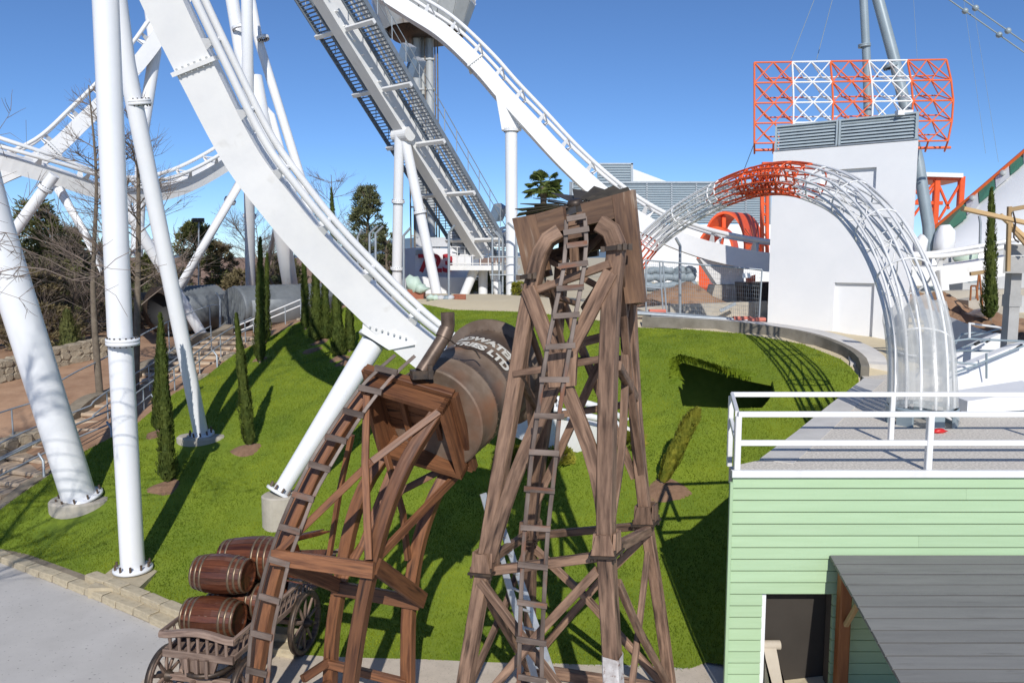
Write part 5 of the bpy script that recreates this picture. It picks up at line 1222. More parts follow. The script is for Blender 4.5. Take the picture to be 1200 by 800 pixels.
# ------------------------------------------------------------------ arch of tubes
ap = [(1079, 500, 15.6), (1080, 450, 15.9), (1077, 395, 16.3), (1063, 335, 17.2), (1034, 275, 18.6), (994, 232, 20.6), (952, 214, 22.6), (915, 209, 24.2), (878, 215, 25.6), (840, 230, 27), (800, 252, 28.3), (764, 281, 29.4), (741, 312, 30), (724, 348, 30.3), (717, 380, 30.4)]
aq = spline([P(*q) for q in ap], 61); aq[0].z = TZ+.02
at_ = thing('tube_arch', 'tall white tubular lattice arch with an orange crown springing from the gravel roof', 'arch', aq[0])
NT = 14; AR = []
for i in range(61): s_ = i/60; AR.append(.60+(.42-.60)*min(1, s_*1.25))
tg = [(aq[min(i+1, 60)]-aq[max(i-1, 0)]).normalized() for i in range(61)]
cen = sum((p for p in aq), V((0, 0, 0)))/61
plane = (aq[30]-aq[0]).cross(aq[60]-aq[0]).normalized()
def apt(i, a, rr=1.0): rad = plane.cross(tg[i]).normalized(); return aq[i]+(rad*math.cos(a)+plane*math.sin(a))*AR[i]*rr
def acol(i): return M['orange'] if (27 <= i < 39 or i >= 50) else M['white']
secs = [(0, 27), (27, 39), (39, 50), (50, 60)]
for (s0, s1) in secs:
    for k in range(NT):
        a = 2*math.pi*k/NT; mb = MB(); mb.tube([apt(i, a) for i in range(s0, s1+1)], .030 if s0 < 27 else .028, 6); part('tube', mb, acol(s0), at_)
for i in list(range(0, 61, 5))+[27, 39, 50]:
    mb = MB(); mb.tube([apt(i, 2*math.pi*k/28) for k in range(28)], .022, 6, tuple(tg[i])); mb = MB(); pr = [(.024*math.cos(2*math.pi*k/6), .024*math.sin(2*math.pi*k/6)) for k in range(6)]
    mb.sweep([apt(i, 2*math.pi*k/28) for k in range(28)], pr, tuple(tg[i]), True, closed=True); part('hoop', mb, acol(i), at_)
rnd = random.Random(2); 
for i in range(10, 60, 4):      # inner core truss
    for k in range(4):
        a = 2*math.pi*k/4+i*.3; b = a+rnd.choice((-1, 1))*1.15
        bar('core_strut', apt(i, a, .95), apt(min(60, i+3), b, .45), .016, acol(i), at_, 5); 
        if k % 2 == 0: bar('core_strut', apt(i, a, .45), apt(i, a+2.2, .95), .014, acol(i), at_, 5)
for k in range(3): a = 2*math.pi*k/3+.5; mb = MB(); mb.tube([apt(i, a, .45) for i in range(6, 61)], .02, 6); part('core_tube', mb, M['white'], at_)
mb = MB()   # orange crown ribs
for i in range(31, 37):
    for k in range(12): a = 2*math.pi*k/10; mb.tube([apt(i, a, .96), apt(i, a+math.pi*.5, .96)], .026, 5)
part('crown_grille', mb, M['orange'], at_, None, True)
mb = MB(); NP = 40    # plastic wrapped round the foot
top_i = 7; rp = random.Random(9); vs = []
for i in range(0, top_i+1):
    for k in range(NP): a = 2*math.pi*k/NP; rr = 1.06+.05*math.sin(7*a+i*.4)+rp.uniform(-.012, .012)+(.05 if i == 0 else 0); vs.append(apt(i, a, rr)+V((0, 0, .05 if i == 0 else (rp.uniform(-.12, .12) if i == top_i else 0))))
fs = [[i*NP+k, i*NP+(k+1) % NP, (i+1)*NP+(k+1) % NP, (i+1)*NP+k] for i in range(top_i) for k in range(NP)]
mb.add(vs, fs, smooth=True); one('plastic_sheeting', mb, M['plastic'], 'cloudy clear plastic sheeting wrapped around the foot of the tube arch', 'plastic sheet')
ab_t = thing('arch_base', 'grey steel base frame under the plastic wrapped foot of the arch', 'base frame', aq[0])
for k in range(7): a = 2*math.pi*k/7; p = apt(0, a, 1.02); mb = MB(); mb.beam((p.x, p.y, TZ), (p.x, p.y, TZ+.36), .34, .05, (p-aq[0])); part('post', mb, M['pylon'], ab_t)
mb = MB(); mb.lathe([(.5, .30), (.66, .30), (.66, .36), (.5, .36), (.5, .30)], (aq[0].x, aq[0].y, TZ), (0, 0, 1), 28); part('ring', mb, M['pylon'], ab_t)
for (px, py, m_, lab) in ((1100, 507, 'red', 'small red plastic scrap on the gravel at the foot of the arch'),):
    c = PZ(px, py, TZ); one('scrap', lumpy((c.x, c.y, TZ+.04), .14, .08, .05, 4), mat('red plastic', (.6, .02, .02), .4), lab, 'scrap')
c = PZ(1012, 432, TZ); one('plastic_sheeting', lumpy((c.x, c.y+.3, TZ+.12), .45, .35, .28, 12, .4, 3), M['plastic'], 'crumpled clear plastic sheet lying by the curved kerb wall', 'plastic sheet')
# ------------------------------------------------------------------ middle background
def flat(p, z): return V((p.x, p.y, z))
gb = thing('louvre_clad_building', 'long building clad in blue grey louvres behind the orange ring', 'building', P(800, 300, 72))
def gpanel(x0, x1, y0, y1, Y, nm, m, dep=.3, par=gb): return panel([P(x0, y1, Y), P(x1, y1, Y), P(x1, y0, Y), P(x0, y0, Y)], (0, dep, 0), nm, m, par)
for k in range(8): x0 = 671+k*29; gpanel(x0+.5, x0+28.5, 214.5, 262, 72, 'cladding_panel', M['glazing'])
for k in range(9): x0 = 671+k*29; gpanel(x0-.6, x0+.9, 213.5, 263, 71.9, 'mullion', M['galv'], .2)
gpanel(671, 905, 212.6, 214.6, 71.85, 'parapet_rail', M['galv'], .3)
gpanel(700, 740, 193, 213, 74, 'upper_panel', M['glazing']); gpanel(739.5, 742, 191.5, 213, 73.9, 'mullion', M['galv'], .4); gpanel(700, 742, 191, 193, 73.9, 'parapet_rail', M['galv'], .4)
panel([P(671, 262, 72), P(671, 213, 72), P(676, 215, 80), P(676, 262, 80)], (-.3, 0, 0), 'end_wall', M['stairgrey'], gb)
for r_ in range(17):
    y = 216+r_*2.75; gpanel(672, 900, y, y+.55, 71.9, 'slat', M['galv'], .1)
for r_ in range(6): y = 195.5+r_*3; gpanel(701, 739, y, y+.5, 73.9, 'slat', M['galv'], .1)
wt = thing('white_hall', 'white walled hall with a sloping white roof in front of the louvre clad building', 'building', P(830, 340, 68))
g_ = hz(15, 66)
a, b = P(740, 263, 68), P(905, 263, 68); panel([flat(a, g_), flat(b, g_), b, a], (0, 3, 0), 'wall', M['whitewall'], wt)
panel([P(742, 213, 76), P(782, 213, 76), P(742, 198, 76)], (0, 6, 0), 'roof_gable', M['whitewall'], wt)
for x_ in (755, 800, 850): panel([P(x_, 312, 67.6), P(x_+12, 312, 67.6), flat(P(x_+12, 312, 67.6), g_), flat(P(x_, 312, 67.6), g_)], (0, .2, 0), 'door', M['lightgrey'], wt)
# orange ring ride entrance
orr = thing('orange_ring', 'big orange ring shaped portal with ribs behind the far track', 'portal', P(860, 330, 50))
oc = P(866, 300, 50); k = 50/930
def arcbox(cx, cy, Y, r0, r1, dep, a0, a1, nm, n=24, sx=1.0):
    mb = MB(); c = P(cx, cy, Y); vs = []; 
    for i in range(n+1):
        a = a0+(a1-a0)*i/n
        for (r, d) in ((r0, 0), (r1, 0), (r1, dep), (r0, dep)): vs.append(c+V((math.cos(a)*r*sx+d*.35, d, math.sin(a)*r)))
    fs = [[i*4+j, i*4+(j+1) % 4, i*4+4+(j+1) % 4, i*4+4+j] for i in range(n) for j in range(4)]+[[3, 2, 1, 0], [n*4, n*4+1, n*4+2, n*4+3]]
    mb.add(vs, fs); return part(nm, mb, M['orange'], orr)
def band(cx, cy, Y, r0, r1, dx, dy, a0, a1, nm, n=30, sx=1.0):
    mb = MB(); c = P(cx, cy, Y); vs = []
    for i in range(n+1):
        a = a0+(a1-a0)*i/n
        for (r, d) in ((r0, 0), (r1, 0), (r1, 1), (r0, 1)): vs.append(c+V((math.cos(a)*r*sx+d*dx, d*dy, math.sin(a)*r)))
    fs = [[i*4+j, i*4+(j+1) % 4, i*4+4+(j+1) % 4, i*4+4+j] for i in range(n) for j in range(4)]+[[3, 2, 1, 0], [n*4, n*4+1, n*4+2, n*4+3]]
    mb.add(vs, fs); return part(nm, mb, M['orange'], orr)
band(848, 290, 50, 2.08, 2.24, 1.75, 2.0, R(-25), R(200), 'outer_band', sx=.6)
band(838, 296, 49.4, 1.42, 1.6, .60, 1.0, R(-25), R(195), 'inner_band', sx=.72)
mb = MB()
def rb_pt(px, py): return P(px, py, 49.9+(px-872)/25*1.6-.06)
for (x_, y_) in ((873, 268), (889, 262), (896, 280), (896, 300), (884, 303), (873, 300), (873, 284), (880, 264)): mb.tube([rb_pt(884, 283), rb_pt(x_, y_)], .03, 5, (0, 1, 0))
part('spokes', mb, M['brick'], orr)
mb = MB(); mb.beam(P(848, 253, 50.4), P(848, 267, 50.4), .25, .2); part('post', mb, M['orange'], orr)
mb = MB(); a = P(826, 298, 49); mb.prism([P(819, 303, 49), P(830, 303, 49), flat(P(833, 335, 49), hz(12, 49)), flat(P(819, 335, 49), hz(12, 49))], (.5, 1.2, 0)); part('leg', mb, M['orange'], orr)
mb = MB(); mb.beam(P(893, 300, 50.2), P(893, 195, 50.2), .22, .2); mb.beam(P(899, 300, 50.2), P(899, 192, 50.2), .2, .2); 
for k in range(8): mb.beam(P(893, 200+k*12, 50.2), P(899, 206+k*12, 50.2), .1, .1)
mb.beam(P(893, 192, 50.2), P(905, 192, 50.2), .2, .2); part('lattice_mast', mb, M['orange'], orr)
# orange frame and white dome on the right
of_ = thing('steel_canopy', 'orange steel frame with a flat white roof slab beside the white dome', 'frame', P(1095, 290, 44))
pts = {'a': P(1062, 207, 44), 'b': P(1098, 207, 44), 'c': P(1127, 207, 44)}
for nm, q in pts.items(): bt = P(600+(q.x/(44*.994+.3))*930, 268, 44); mb = MB(); mb.beam(q, flat(q, bt.z-1.2), .30, .30); part('post', mb, M['orange'], of_)
for (x0, y0, x1, y1, w) in ((1062, 212, 1098, 252, .12), (1098, 212, 1112, 245, .12), (1127, 212, 1100, 258, .12), (1098, 212, 1070, 240, .12), (1060, 238, 1104, 238, .2), (1064, 262, 1098, 215, .12)): mb = MB(); mb.beam(P(x0, y0, 44), P(x1, y1, 44), w, w); part('brace', mb, M['orange'], of_)
mb = MB(); mb.prism([P(1058, 206, 43.6), P(1129, 208, 43.6), P(1129, 203, 43.6), P(1058, 201, 43.6)], (.5, 3, 0)); part('roof_slab', mb, M['whitewall'], of_)
mb = MB(); mb.prism([P(1058, 210, 43.9), P(1128, 212, 43.9), P(1128, 208.5, 43.9), P(1058, 206.5, 43.9)], (.4, 2.8, 0)); part('roof_beam', mb, M['orange'], of_)
dm = thing('white_dome', 'big white sloping dome roof edged with a green and orange stripe at right', 'dome roof', P(1150, 300, 46))
# ridge line (image) 1093,272 -> 1215,168 ; surface turns away behind and falls to the eaves line
e0, e1 = P(1088, 276, 43), P(1240, 146, 38.8); ev0, ev1 = P(1092, 293, 40.5), P(1240, 286, 37)
nU, nV = 16, 8; vs = []
for i in range(nU+1):
    for j in range(nV+1):
        t = j/nV; a = e0.lerp(e1, i/nU); b = ev0.lerp(ev1, i/nU); p = a.lerp(b, t); p.z += .5*math.sin(t*math.pi)*(i/nU); vs.append(p)
mb = MB(); mb.add(vs, [[i*(nV+1)+j, i*(nV+1)+j+1, (i+1)*(nV+1)+j+1, (i+1)*(nV+1)+j] for i in range(nU) for j in range(nV)], smooth=True)
mb.add([p+V((0, .4, -.15)) for p in vs], [[i*(nV+1)+j+1, i*(nV+1)+j, (i+1)*(nV+1)+j, (i+1)*(nV+1)+j+1] for i in range(nU) for j in range(nV)], smooth=True); part('roof_skin', mb, M['whitewall'], dm)
dr = (e1-e0).normalized(); dn_ = V((.35, -.65, -.55)).normalized(); LD = (e1-e0).length
mb = MB(); mb.sweep([e0+V((0, -.1, .14)), e1+V((0, -.1, .14))], rect(.22, .22), (0, -1, .3)); part('edge_strip', mb, M['orange2'], dm)
segs = [(0.03, .30, 1), (.30, .40, 0), (.40, .53, 1), (.53, .64, 0), (.64, .74, 1), (.74, .83, 0), (.83, 1, 1)]
def epos(t, w): 
    i = t*nU; a = e0.lerp(e1, t); b = ev0.lerp(ev1, t); p = a.lerp(b, w); p.z += .5*math.sin(w*math.pi)*t; return p+V((-.03, -.16, .12))
for (t0, t1, g) in segs:
    w0, w1 = (.015, .15)
    W0 = lambda t: w1/(max(.25, t*1.3))
    mb = MB(); mb.prism([epos(t0+.004, .01), epos(t1-.004, .01), epos(t1-.004, min(.6, .13/max(.12, t1))), epos(t0+.004, min(.6, .13/max(.12, t0+.06)))], (0, .05, -.03)); part('stripe_panel', mb, M['tentgreen'] if g else M['white'], dm)
    if not g:
        c = epos((t0+t1)/2, .06)+V((0, -.06, .02)); mb = MB(); mb.lathe([(0, .14), (.16, .10), (.16, 0), (0, 0)], c, (-.3, -.8, .5), 10); part('lamp', mb, M['lightgrey'], dm)
gw = thing('grey_wall', 'grey rendered wall with a torn sheet edge below the white dome', 'wall', P(1140, 330, 39.5))
top = [(1085, 288), (1096, 290), (1104, 288), (1120, 291), (1134, 293), (1150, 292), (1166, 290), (1180, 284), (1205, 280), (1230, 280)]
q = [P(x, y, 39.5-(x-1085)*.012) for x, y in top]; q = q+[flat(q[-1], 3.5), flat(q[0], 3.5)]
mb = MB(); mb.prism(q, (0, .3, 0)); part('sheet', mb, M['greywall'], gw)
mt = thing('wrapped_machine', 'small pale green wrapped machine in front of the grey wall', 'machine', P(1132, 320, 38)); part('cover', lumpy(P(1132, 303, 38), .55, .4, .6, 21, .3), M['tarp'], mt); mb = MB(); mb.box(P(1132, 320, 38), (.9, .6, .9)); part('base', mb, M['pylon'], mt)
mb = MB(); mb.tube([flat(P(1149, 330, 37), 4), P(1149, 262, 37), P(1147.5, 253, 37)], .06, 8); one('fence_post', mb, M['galv'], 'bent topped grey post in front of the white dome', 'post', 'bent topped fence posts')

# ------------------------------------------------------------------ construction fence, heaps and stacks
def fpost(px, ytop, ybase, Y, bend, lab, r_=.055):
    b = P(px, ybase, Y); b.z = min(b.z, hz(b.x, b.y)); a = P(px, ytop, Y); mb = MB(); mb.tube([b, a], r_, 8); t = part('fence_post', mb, M['galv'], None, lab); t['category'] = 'post'; t['group'] = 'bent topped fence posts'
    mb = MB(); mb.tube([a, P(px+bend, ytop-9, Y-.1)], r_, 8); part('bent_arm', mb, M['galv'], t)
for q in ((433, 274, 330, 37, 9, 'bent topped post in front of the oak, left of two'), (440, 274, 330, 36.6, 9, 'bent topped post in front of the oak, right of two'), (419, 278, 320, 40, 5, 'bent topped post just left of the oak pair'), (473, 276, 356, 36, 8, 'bent topped post before the wrapped digger'), (526, 273, 362, 34, 7, 'tall bent topped post in front of the number 723'),
          (577, 278, 346, 41, -8, 'bent topped post under the deck, leftmost of three'), (585, 278, 346, 41, -8, 'bent topped post under the deck, middle of three'), (589, 280, 346, 42, -8, 'bent topped post under the deck, rightmost of three'), (797, 288, 357, 30.5, -5, 'bent topped post standing by the wrapped stack'), (605, 270, 348, 40, -10, 'bent topped post next to the far track column'), (258, 352, 402, 36, -5, 'bent topped post before the corrugated tank')): fpost(*q)
mb = MB()
fr = thing('site_fence', 'grey temporary mesh fence panel standing on orange feet by the kerb wall', 'fence', P(830, 378, 28.6))
fa, fb = P(757, 372, 29.2), P(889, 384, 28.0); fh0, fh1 = P(757, 305, 29.2), P(893, 316, 28.0)
fa.z = hz(fa.x, fa.y)+.1; fb.z = hz(fb.x, fb.y)+.1
mid = fa.lerp(fb, .13); 
for (a, b) in ((fa, fh0), (fb, fh1), (fa.lerp(fb, .16), fh0.lerp(fh1, .12)), (fa.lerp(fb, .19), fh0.lerp(fh1, .15)), (fh0, fh1), (fa+V((0, 0, .1)), fb+V((0, 0, .1))), (fa.lerp(fh0, .5), fa.lerp(fb, .16).lerp(fh0.lerp(fh1, .12), .5))): bar('frame_tube', a, b, .03, M['galv'], fr, 8)
mb = MB()
for k in range(60): t = k/59; mb.tube([fa.lerp(fb, t)+V((0, 0, .1)), fh0.lerp(fh1, t)], .0045, 3, cap=False)
for k in range(14): t = k/13; mb.tube([fa.lerp(fh0, t), fb.lerp(fh1, t)], .0045, 3, cap=False)
part('mesh_wires', mb, M['galv'], fr, None, True)
mb = MB(); mb.box(P(876, 289, 0.01+28.1) if False else fh0.lerp(fh1, .87)+V((0, -.04, -.25)), (.28, .02, .16)); part('sign_plate', mb, M['white'], fr)
for (px, py, Y, lab) in ((770, 374, 28.9, 'orange fence foot nearest the derrick head'), (869, 382, 27.9, 'left orange fence foot of the right pair'), (886, 385, 27.8, 'right orange fence foot of the pair')):
    p = P(px, py, Y); p.z = hz(p.x, p.y)+.26; mb = MB(); mb.sweep([p-V((.30, 0, 0)), p+V((.30, 0, 0))], rect(.26, .14, .3), (0, 0, 1)); one('ballast_block', mb, M['pink'], lab, 'fence block', 'orange fence feet')
fr2 = thing('site_fence', 'grey fence rails beside the far track column', 'fence', P(590, 345, 40))
for y in (301, 322): bar('rail', P(574, y, 40.5), P(612, y, 40.5), .03, M['galv'], fr2)
def tri(*a): return [V(p) for p in a]
# low concrete wall, dirt heap, wrapped stack
lw = [(738, 362), (790, 357), (845, 355), (900, 353)]
mb = MB(); q = [P(x, y, 32) for x, y in lw]; q2 = [flat(p, hz(p.x, p.y-.5)-.3) for p in q]
for i in range(3): mb.prism([q2[i], q2[i+1]-V((.002, 0, 0)), q[i+1]-V((.002, 0, 0)), q[i]], (0, .35, 0))
one('low_wall', mb, M['conc'], 'long low pale concrete wall behind the mesh fence', 'wall')
def heap(lab, px0, px1, ptop, pbase, Y, dep, seed, m=M['soil'], nm='dirt_heap'):
    a, b = P(px0, pbase, Y), P(px1, pbase, Y); c = (a+b)/2; rx = (b.x-a.x)/2; h = P(px0, ptop, Y).z-P(px0, pbase, Y).z; r = random.Random(seed); vs = []; n, m_ = 26, 12
    ph = [r.uniform(0, 6) for _ in range(6)]
    for j in range(m_+1):
        for i in range(n+1):
            u, v = i/n*2-1, j/m_*2-1; w = max(0, (1-abs(u)**2.2))*max(0, (1-abs(v)**2.2)); x, y = c.x+u*rx, Y+dep*.5+v*dep*.5*1.2
            z = h*w*(.8+.14*math.sin(u*5+ph[0])+.10*math.sin(u*11+v*4+ph[1])+.07*math.sin(v*9+u*17+ph[2]))+r.uniform(-.03, .03)*h; vs.append((x, y, c.z-.1+z))
    mb = MB(); mb.add(vs, [[j*(n+1)+i, j*(n+1)+i+1, (j+1)*(n+1)+i+1, (j+1)*(n+1)+i] for j in range(m_) for i in range(n)], smooth=True)
    o = struct(nm, mb, m); return o
heap('', 735, 872, 330, 360, 33.5, 3, 1); 
st_ = thing('wrapped_stack', 'stack of blue grey wrapped goods behind the dirt heap', 'stack', P(785, 345, 36.8))
for k, (px, py, Lb, rb2) in enumerate(((772, 336, 1.5, .24), (772, 325, 1.4, .22), (774, 317, 1.1, .2), (800, 335, 1.2, .26), (801, 325, 1.1, .25), (803, 317, .9, .22))):
    c = P(px, py, 36.8); mb = MB(); n_s = 9; mb.tube([c+V((Lb*(q/n_s-.5), .05*math.sin(q*2+k), .035*math.sin(q*1.7+k*2))) for q in range(n_s+1)], rb2, 12, (0, 0, 1), True, [.86+.14*math.sin(q*1.3+k) if 0 < q < n_s else .7 for q in range(n_s+1)]); part('bundle', mb, M['bluegrey'], st_)
bn = thing('skip', 'dark steel skip partly hidden by the white block', 'skip', P(890, 355, 34)); mb = MB(); mb.prism([P(872, 356, 34), P(910, 356, 34), P(910, 331, 34), P(870, 331, 34)], (0, 1.2, 0)); part('box', mb, M['iron'], bn)
mb = MB(); mb.prism([P(874, 333, 34.2), P(885, 333, 34.2), P(885, 322, 34.2), P(874, 325, 34.2)], (.2, .6, 0)); part('load', mb, M['orange'], bn)
mb = MB(); mb.prism([P(843, 363, 31.4), P(862, 354, 31.4), P(863, 357, 31.4), P(845, 366, 31.4)], (0, .08, 0)); one('panel_offcut', mb, M['galv'], 'bent grey sheet offcut leaning on the low concrete wall', 'offcut')
for k in range(6):
    a, b = P(741, 367+k*1.3, 28.9-.08*k), P(846+k*6, 375+k*1.4, 28.2-.08*k); a.z = hz(a.x, a.y)+.17+.05*(k % 2); b.z = hz(b.x, b.y)+.17+.05*(k % 2); mb = MB(); mb.tube([a, b], .04, 8); one('pipe', mb, M['galv'], ('front', 'second', 'third', 'fourth', 'fifth', 'rearmost')[k]+' grey steel pipe of the row lying along the kerb wall by the fence', 'pipe', 'pipes lying along the kerb wall')
# wrapped digger, brick stack, rubble
dg = thing('wrapped_digger', 'small digger wrapped in pale green tarpaulin beside the near track', 'digger', P(487, 355, 34.5))
part('tarpaulin', lumpy(P(485, 333, 34.5), .36, .4, .40, 61, .3), M['tarp'], dg); part('tarpaulin', lumpy(P(494, 338, 34.3), .32, .36, .22, 62, .3), M['tarp'], dg)
mb = MB(); mb.box(P(488, 345, 34.6), (.7, .8, .45)); part('chassis', mb, M['brick'], dg)
for x_ in (480, 496): mb = MB(); c = P(x_, 353, 34.4); mb.lathe([(0, -.12), (.20, -.12), (.20, .12), (0, .12)], c, (1, 0, 0), 14); part('track_wheel', mb, M['iron'], dg)
bs_ = thing('brick_stack', 'small stack of terracotta bricks on the sandy ground', 'brick stack', P(539, 355, 33.6))
for j in range(4):
    for i in range(5): mb = MB(); c = P(533+i*2.9, 354-j*2.7, 33.6); mb.box(c, (.098, .22, .085)); part('brick', mb, M['brick'], bs_)
for k, (px, py) in enumerate(((511, 352), (517, 353), (522, 351), (505, 354), (528, 354))): c = P(px, py, 33.4); c.z = hz(c.x, c.y)+.05; one('rubble_bag', lumpy(c, .22, .2, .14, 70+k, .3, 1), (M['tarp'], M['greywall'], M['bluegrey'])[k % 3], ('pale green rubbish bag left of the bricks, second of the row', 'grey rubbish bag in the middle of the row left of the bricks', 'blue grey rubbish bag near the bricks', 'pale green rubbish bag at the left end of the row', 'grey rubbish bag right beside the bricks')[k], 'bag', 'bags of site rubbish')
mb = MB()
q = [P(478, 350, 38), P(640, 350, 38)]; mb.prism([flat(q[0], hz(-4, 38)-.2), flat(q[1], hz(2, 38)-.2), q[1], q[0]], (0, .3, 0)); one('low_wall', mb, M['conc'], 'low concrete kerb wall in front of the number 723 building', 'wall')
# palm
pm = thing('palm_tree', 'palm tree with fan leaves rising behind the derrick head', 'palm tree', P(636, 345, 48))
pc_ = P(637, 219, 48); mb = MB(); mb.tube([flat(pc_, hz(2, 48)-.2), pc_+V((0, 0, -2)), pc_], .19, 10); part('trunk', mb, M['bark'], pm)
r = random.Random(4)
for k in range(44):
    az = r.uniform(0, 6.28); el = r.uniform(-.6, 1.1); d = V((math.cos(az)*math.cos(el), math.sin(az)*math.cos(el), math.sin(el))); L = r.uniform(.55, .75); tip = pc_+d*L; s_ = d.cross(V((0, 0, 1))).normalized(); up_ = s_.cross(d); mb = MB()
    mb.tube([pc_, tip], .015, 4)
    for f in range(15):
        a = -1.25+2.5*f/14; dd = (d*math.cos(a)+s_*math.sin(a)); ln = .62*(.7+.3*math.cos(a)); w = up_.cross(dd).normalized()*.055; e_ = tip+dd*ln+V((0, 0, -.10-.12*abs(a)))
        mb.add([tip-w*.4, tip+w*.4, tip+dd*ln*.6+w, e_, tip+dd*ln*.6-w], [[0, 1, 2, 3, 4]])
    part('leaf', mb, M['palm'], pm)

# ------------------------------------------------------------------ right hand side beyond the gravel roof
rw = [(1085, 362), (1100, 366), (1125, 376), (1150, 386), (1175, 394), (1205, 402), (1240, 410)]
rY = [24.5, 24.2, 23.6, 23, 22.5, 22, 21.5]
mb = MB(); q = [P(x, y, Y) for (x, y), Y in zip(rw, rY)]; q = spline(q, 20); 
for i in range(19): mb.prism([flat(q[i], TZ-.1), flat(q[i+1], TZ-.1), q[i+1], q[i]], (.1, .25, 0))
one('retaining_wall', mb, M['greywall'], 'curved pale grey retaining wall holding back the brown earth at right', 'wall')
vs = []
n_r = 9
for i, p in enumerate(q):
    for j in range(n_r): d = j*.75; vs.append((p.x+.1+d*.25, p.y+.2+d, p.z-.06+.10*d+.22*math.sin(i*.9+j*1.3)*min(1, d*.6)+.12*math.sin(i*2.3-j*2.1)*min(1, d)))
mb = MB(); mb.add(vs, [[i*n_r+j, (i+1)*n_r+j, (i+1)*n_r+j+1, i*n_r+j+1] for i in range(19) for j in range(n_r-1)], smooth=True); struct('earth_bank', mb, M['soil'])
def rwall(lab, pts, zt, th=.3, m=M['whitewall']):
    mb = MB(); 
    for i in range(len(pts)-1):
        (x0, y0, z0), (x1, y1, z1) = pts[i], pts[i+1]; mb.prism([(x0, y0, TZ-.05), (x1, y1, TZ-.05), (x1, y1, z1), (x0, y0, z0)], (0.02, th, 0))
    return one('low_wall', mb, m, lab, 'wall')
a, b = P(1112, 442, 18.5), P(1165, 420, 21); c = P(1178, 392, 21.5)
rwall('sloping white ramp wall nearest the arch foot', [(a.x, a.y, P(1112, 436, 18.5).z), (P(1190, 405, 19.4).x, 19.4, P(1190, 405, 19.4).z), (P(1235, 395, 20).x, 20, P(1235, 395, 20).z)], .35)
rwall('rear sloping white ramp wall below the concrete pillar', [(P(1112, 420, 21.4).x, 21.4, P(1112, 418, 21.4).z), (P(1172, 392, 22).x, 22, P(1172, 391, 22).z), (P(1173, 395, 22).x, 22.02, P(1173, 391, 22).z)], .4)
mb = MB(); p0, p1 = P(1134, 470, 16.3), P(1230, 455, 16.8); mb.prism([flat(p0, TZ+.06), flat(p1, TZ+.06), p1, p0], (.1, 1.1, 0)); bx_ = one('wall_block', mb, M['whitewall'], 'long low white block on the gravel right of the arch foot', 'block')
mb = MB(); mb.prism([(p0.x+.05, p0.y+.06, TZ), (p1.x, p1.y+.06, TZ), (p1.x, p1.y+.06, TZ+.058), (p0.x+.05, p0.y+.06, TZ+.058)], (.1, 1.0, 0)); part('plinth', mb, M['pylon'], bx_)
hr = thing('handrail', 'dark pipe handrails taped together over the white ramp walls', 'handrail', P(1150, 440, 19))
def hb(*pp): 
    for i in range(len(pp)-1): bar('tube', P(*pp[i]), P(*pp[i+1]), .025, M['pylon'], hr)
hb((1100, 402, 19), (1135, 397, 19), (1205, 400, 19.5)); hb((1117, 424, 18.6), (1145, 427, 18.5), (1200, 405, 19.3)); hb((1117, 437, 18.2), (1145, 428, 18.5)); hb((1132, 396, 22), (1175, 384, 22.4)); hb((1120, 402, 20), (1126, 392, 22), (1150, 388, 22.2))
hb((1156, 414, 18.6), (1156, 443, 18.8)); hb((1115, 424, 18.6), (1115, 445, 18.6)); hb((1117, 411, 20), (1185, 411, 19.3)); hb((1128, 407, 20.2), (1160, 398, 21.6))
bar('white_tube', P(1136, 397, 21), P(1136, 378, 21), .035, M['white'], hr); bar('white_tube', P(1136, 379, 21), P(1175, 384, 22), .03, M['white'], hr)
for (x_, y_, Y) in ((1145, 402, 20.6), (1158, 399, 21.4), (1195, 406, 19.3)): mb = MB(); c = P(x_, y_, Y); mb.lathe([(0, -.09), (.04, -.09), (.04, .09), (0, .09)], c, (1, .6, .3), 10); part('tape', mb, M['black'], hr)
cpl = thing('concrete_pier', 'grey concrete pier carrying a slab with raw timber shuttering at right edge', 'pier', P(1183, 402, 20))
mb = MB(); c = P(1182.5, 400, 20); tp_ = P(1182.5, 320, 20); mb.box((c.x, 20, (TZ+tp_.z)/2), (.26, .26, tp_.z-TZ)); mb.box((c.x, 20, P(1182, 352, 20).z), (.31, .31, .3)); part('pillar', mb, M['conc2'], cpl)
a = P(1175, 320, 19.6); b = P(1175, 286, 19.6); mb = MB(); mb.prism([(a.x, 19.6, a.z), (a.x+3, 19.6, a.z), (a.x+3, 19.6, P(1175, 300, 19.6).z), (a.x, 19.6, P(1175, 300, 19.6).z)], (.6, .9, 0)); part('slab', mb, M['conc2'], cpl)
mb = MB(); z0, z1 = P(1175, 299, 19.6).z, b.z; mb.prism([(a.x+.05, 19.7, z0), (a.x+3, 19.7, z0), (a.x+3, 19.7, z1), (a.x+.05, 19.7, z1)], (.5, .75, 0)); part('upstand', mb, M['conc2'], cpl)
shf = thing('timber_shuttering', 'raw pine props and boards on the concrete slab at the right edge', 'timber', P(1185, 300, 19.2))
for (x0, y0, x1, y1, w, h_) in ((1128, 244.5, 1215, 264, .10, .16), (1181, 318, 1183, 242, .09, .09), (1182, 246, 1215, 240, .10, .10), (1172, 252, 1212, 288, .09, .10), (1184, 266, 1206, 292, .07, .07), (1183, 270, 1208, 276, .05, .06)):
    mb = MB(); mb.beam(P(x0, y0, 19.3), P(x1, y1, 19.3-.02), w, h_, (0, -1, 0)); part('board', mb, M['pinewood'], shf)
mb = MB(); mb.tube(spline([P(1187, 248, 19.2), P(1190, 262, 19.2), P(1188, 278, 19.2), P(1194, 284, 19.2)], 10), .02, 6); part('strap', mb, M['iron'], shf)
hs2 = thing('sawhorse', 'raw timber trestle leaning by the right hand cypress', 'trestle', P(1148, 368, 26))
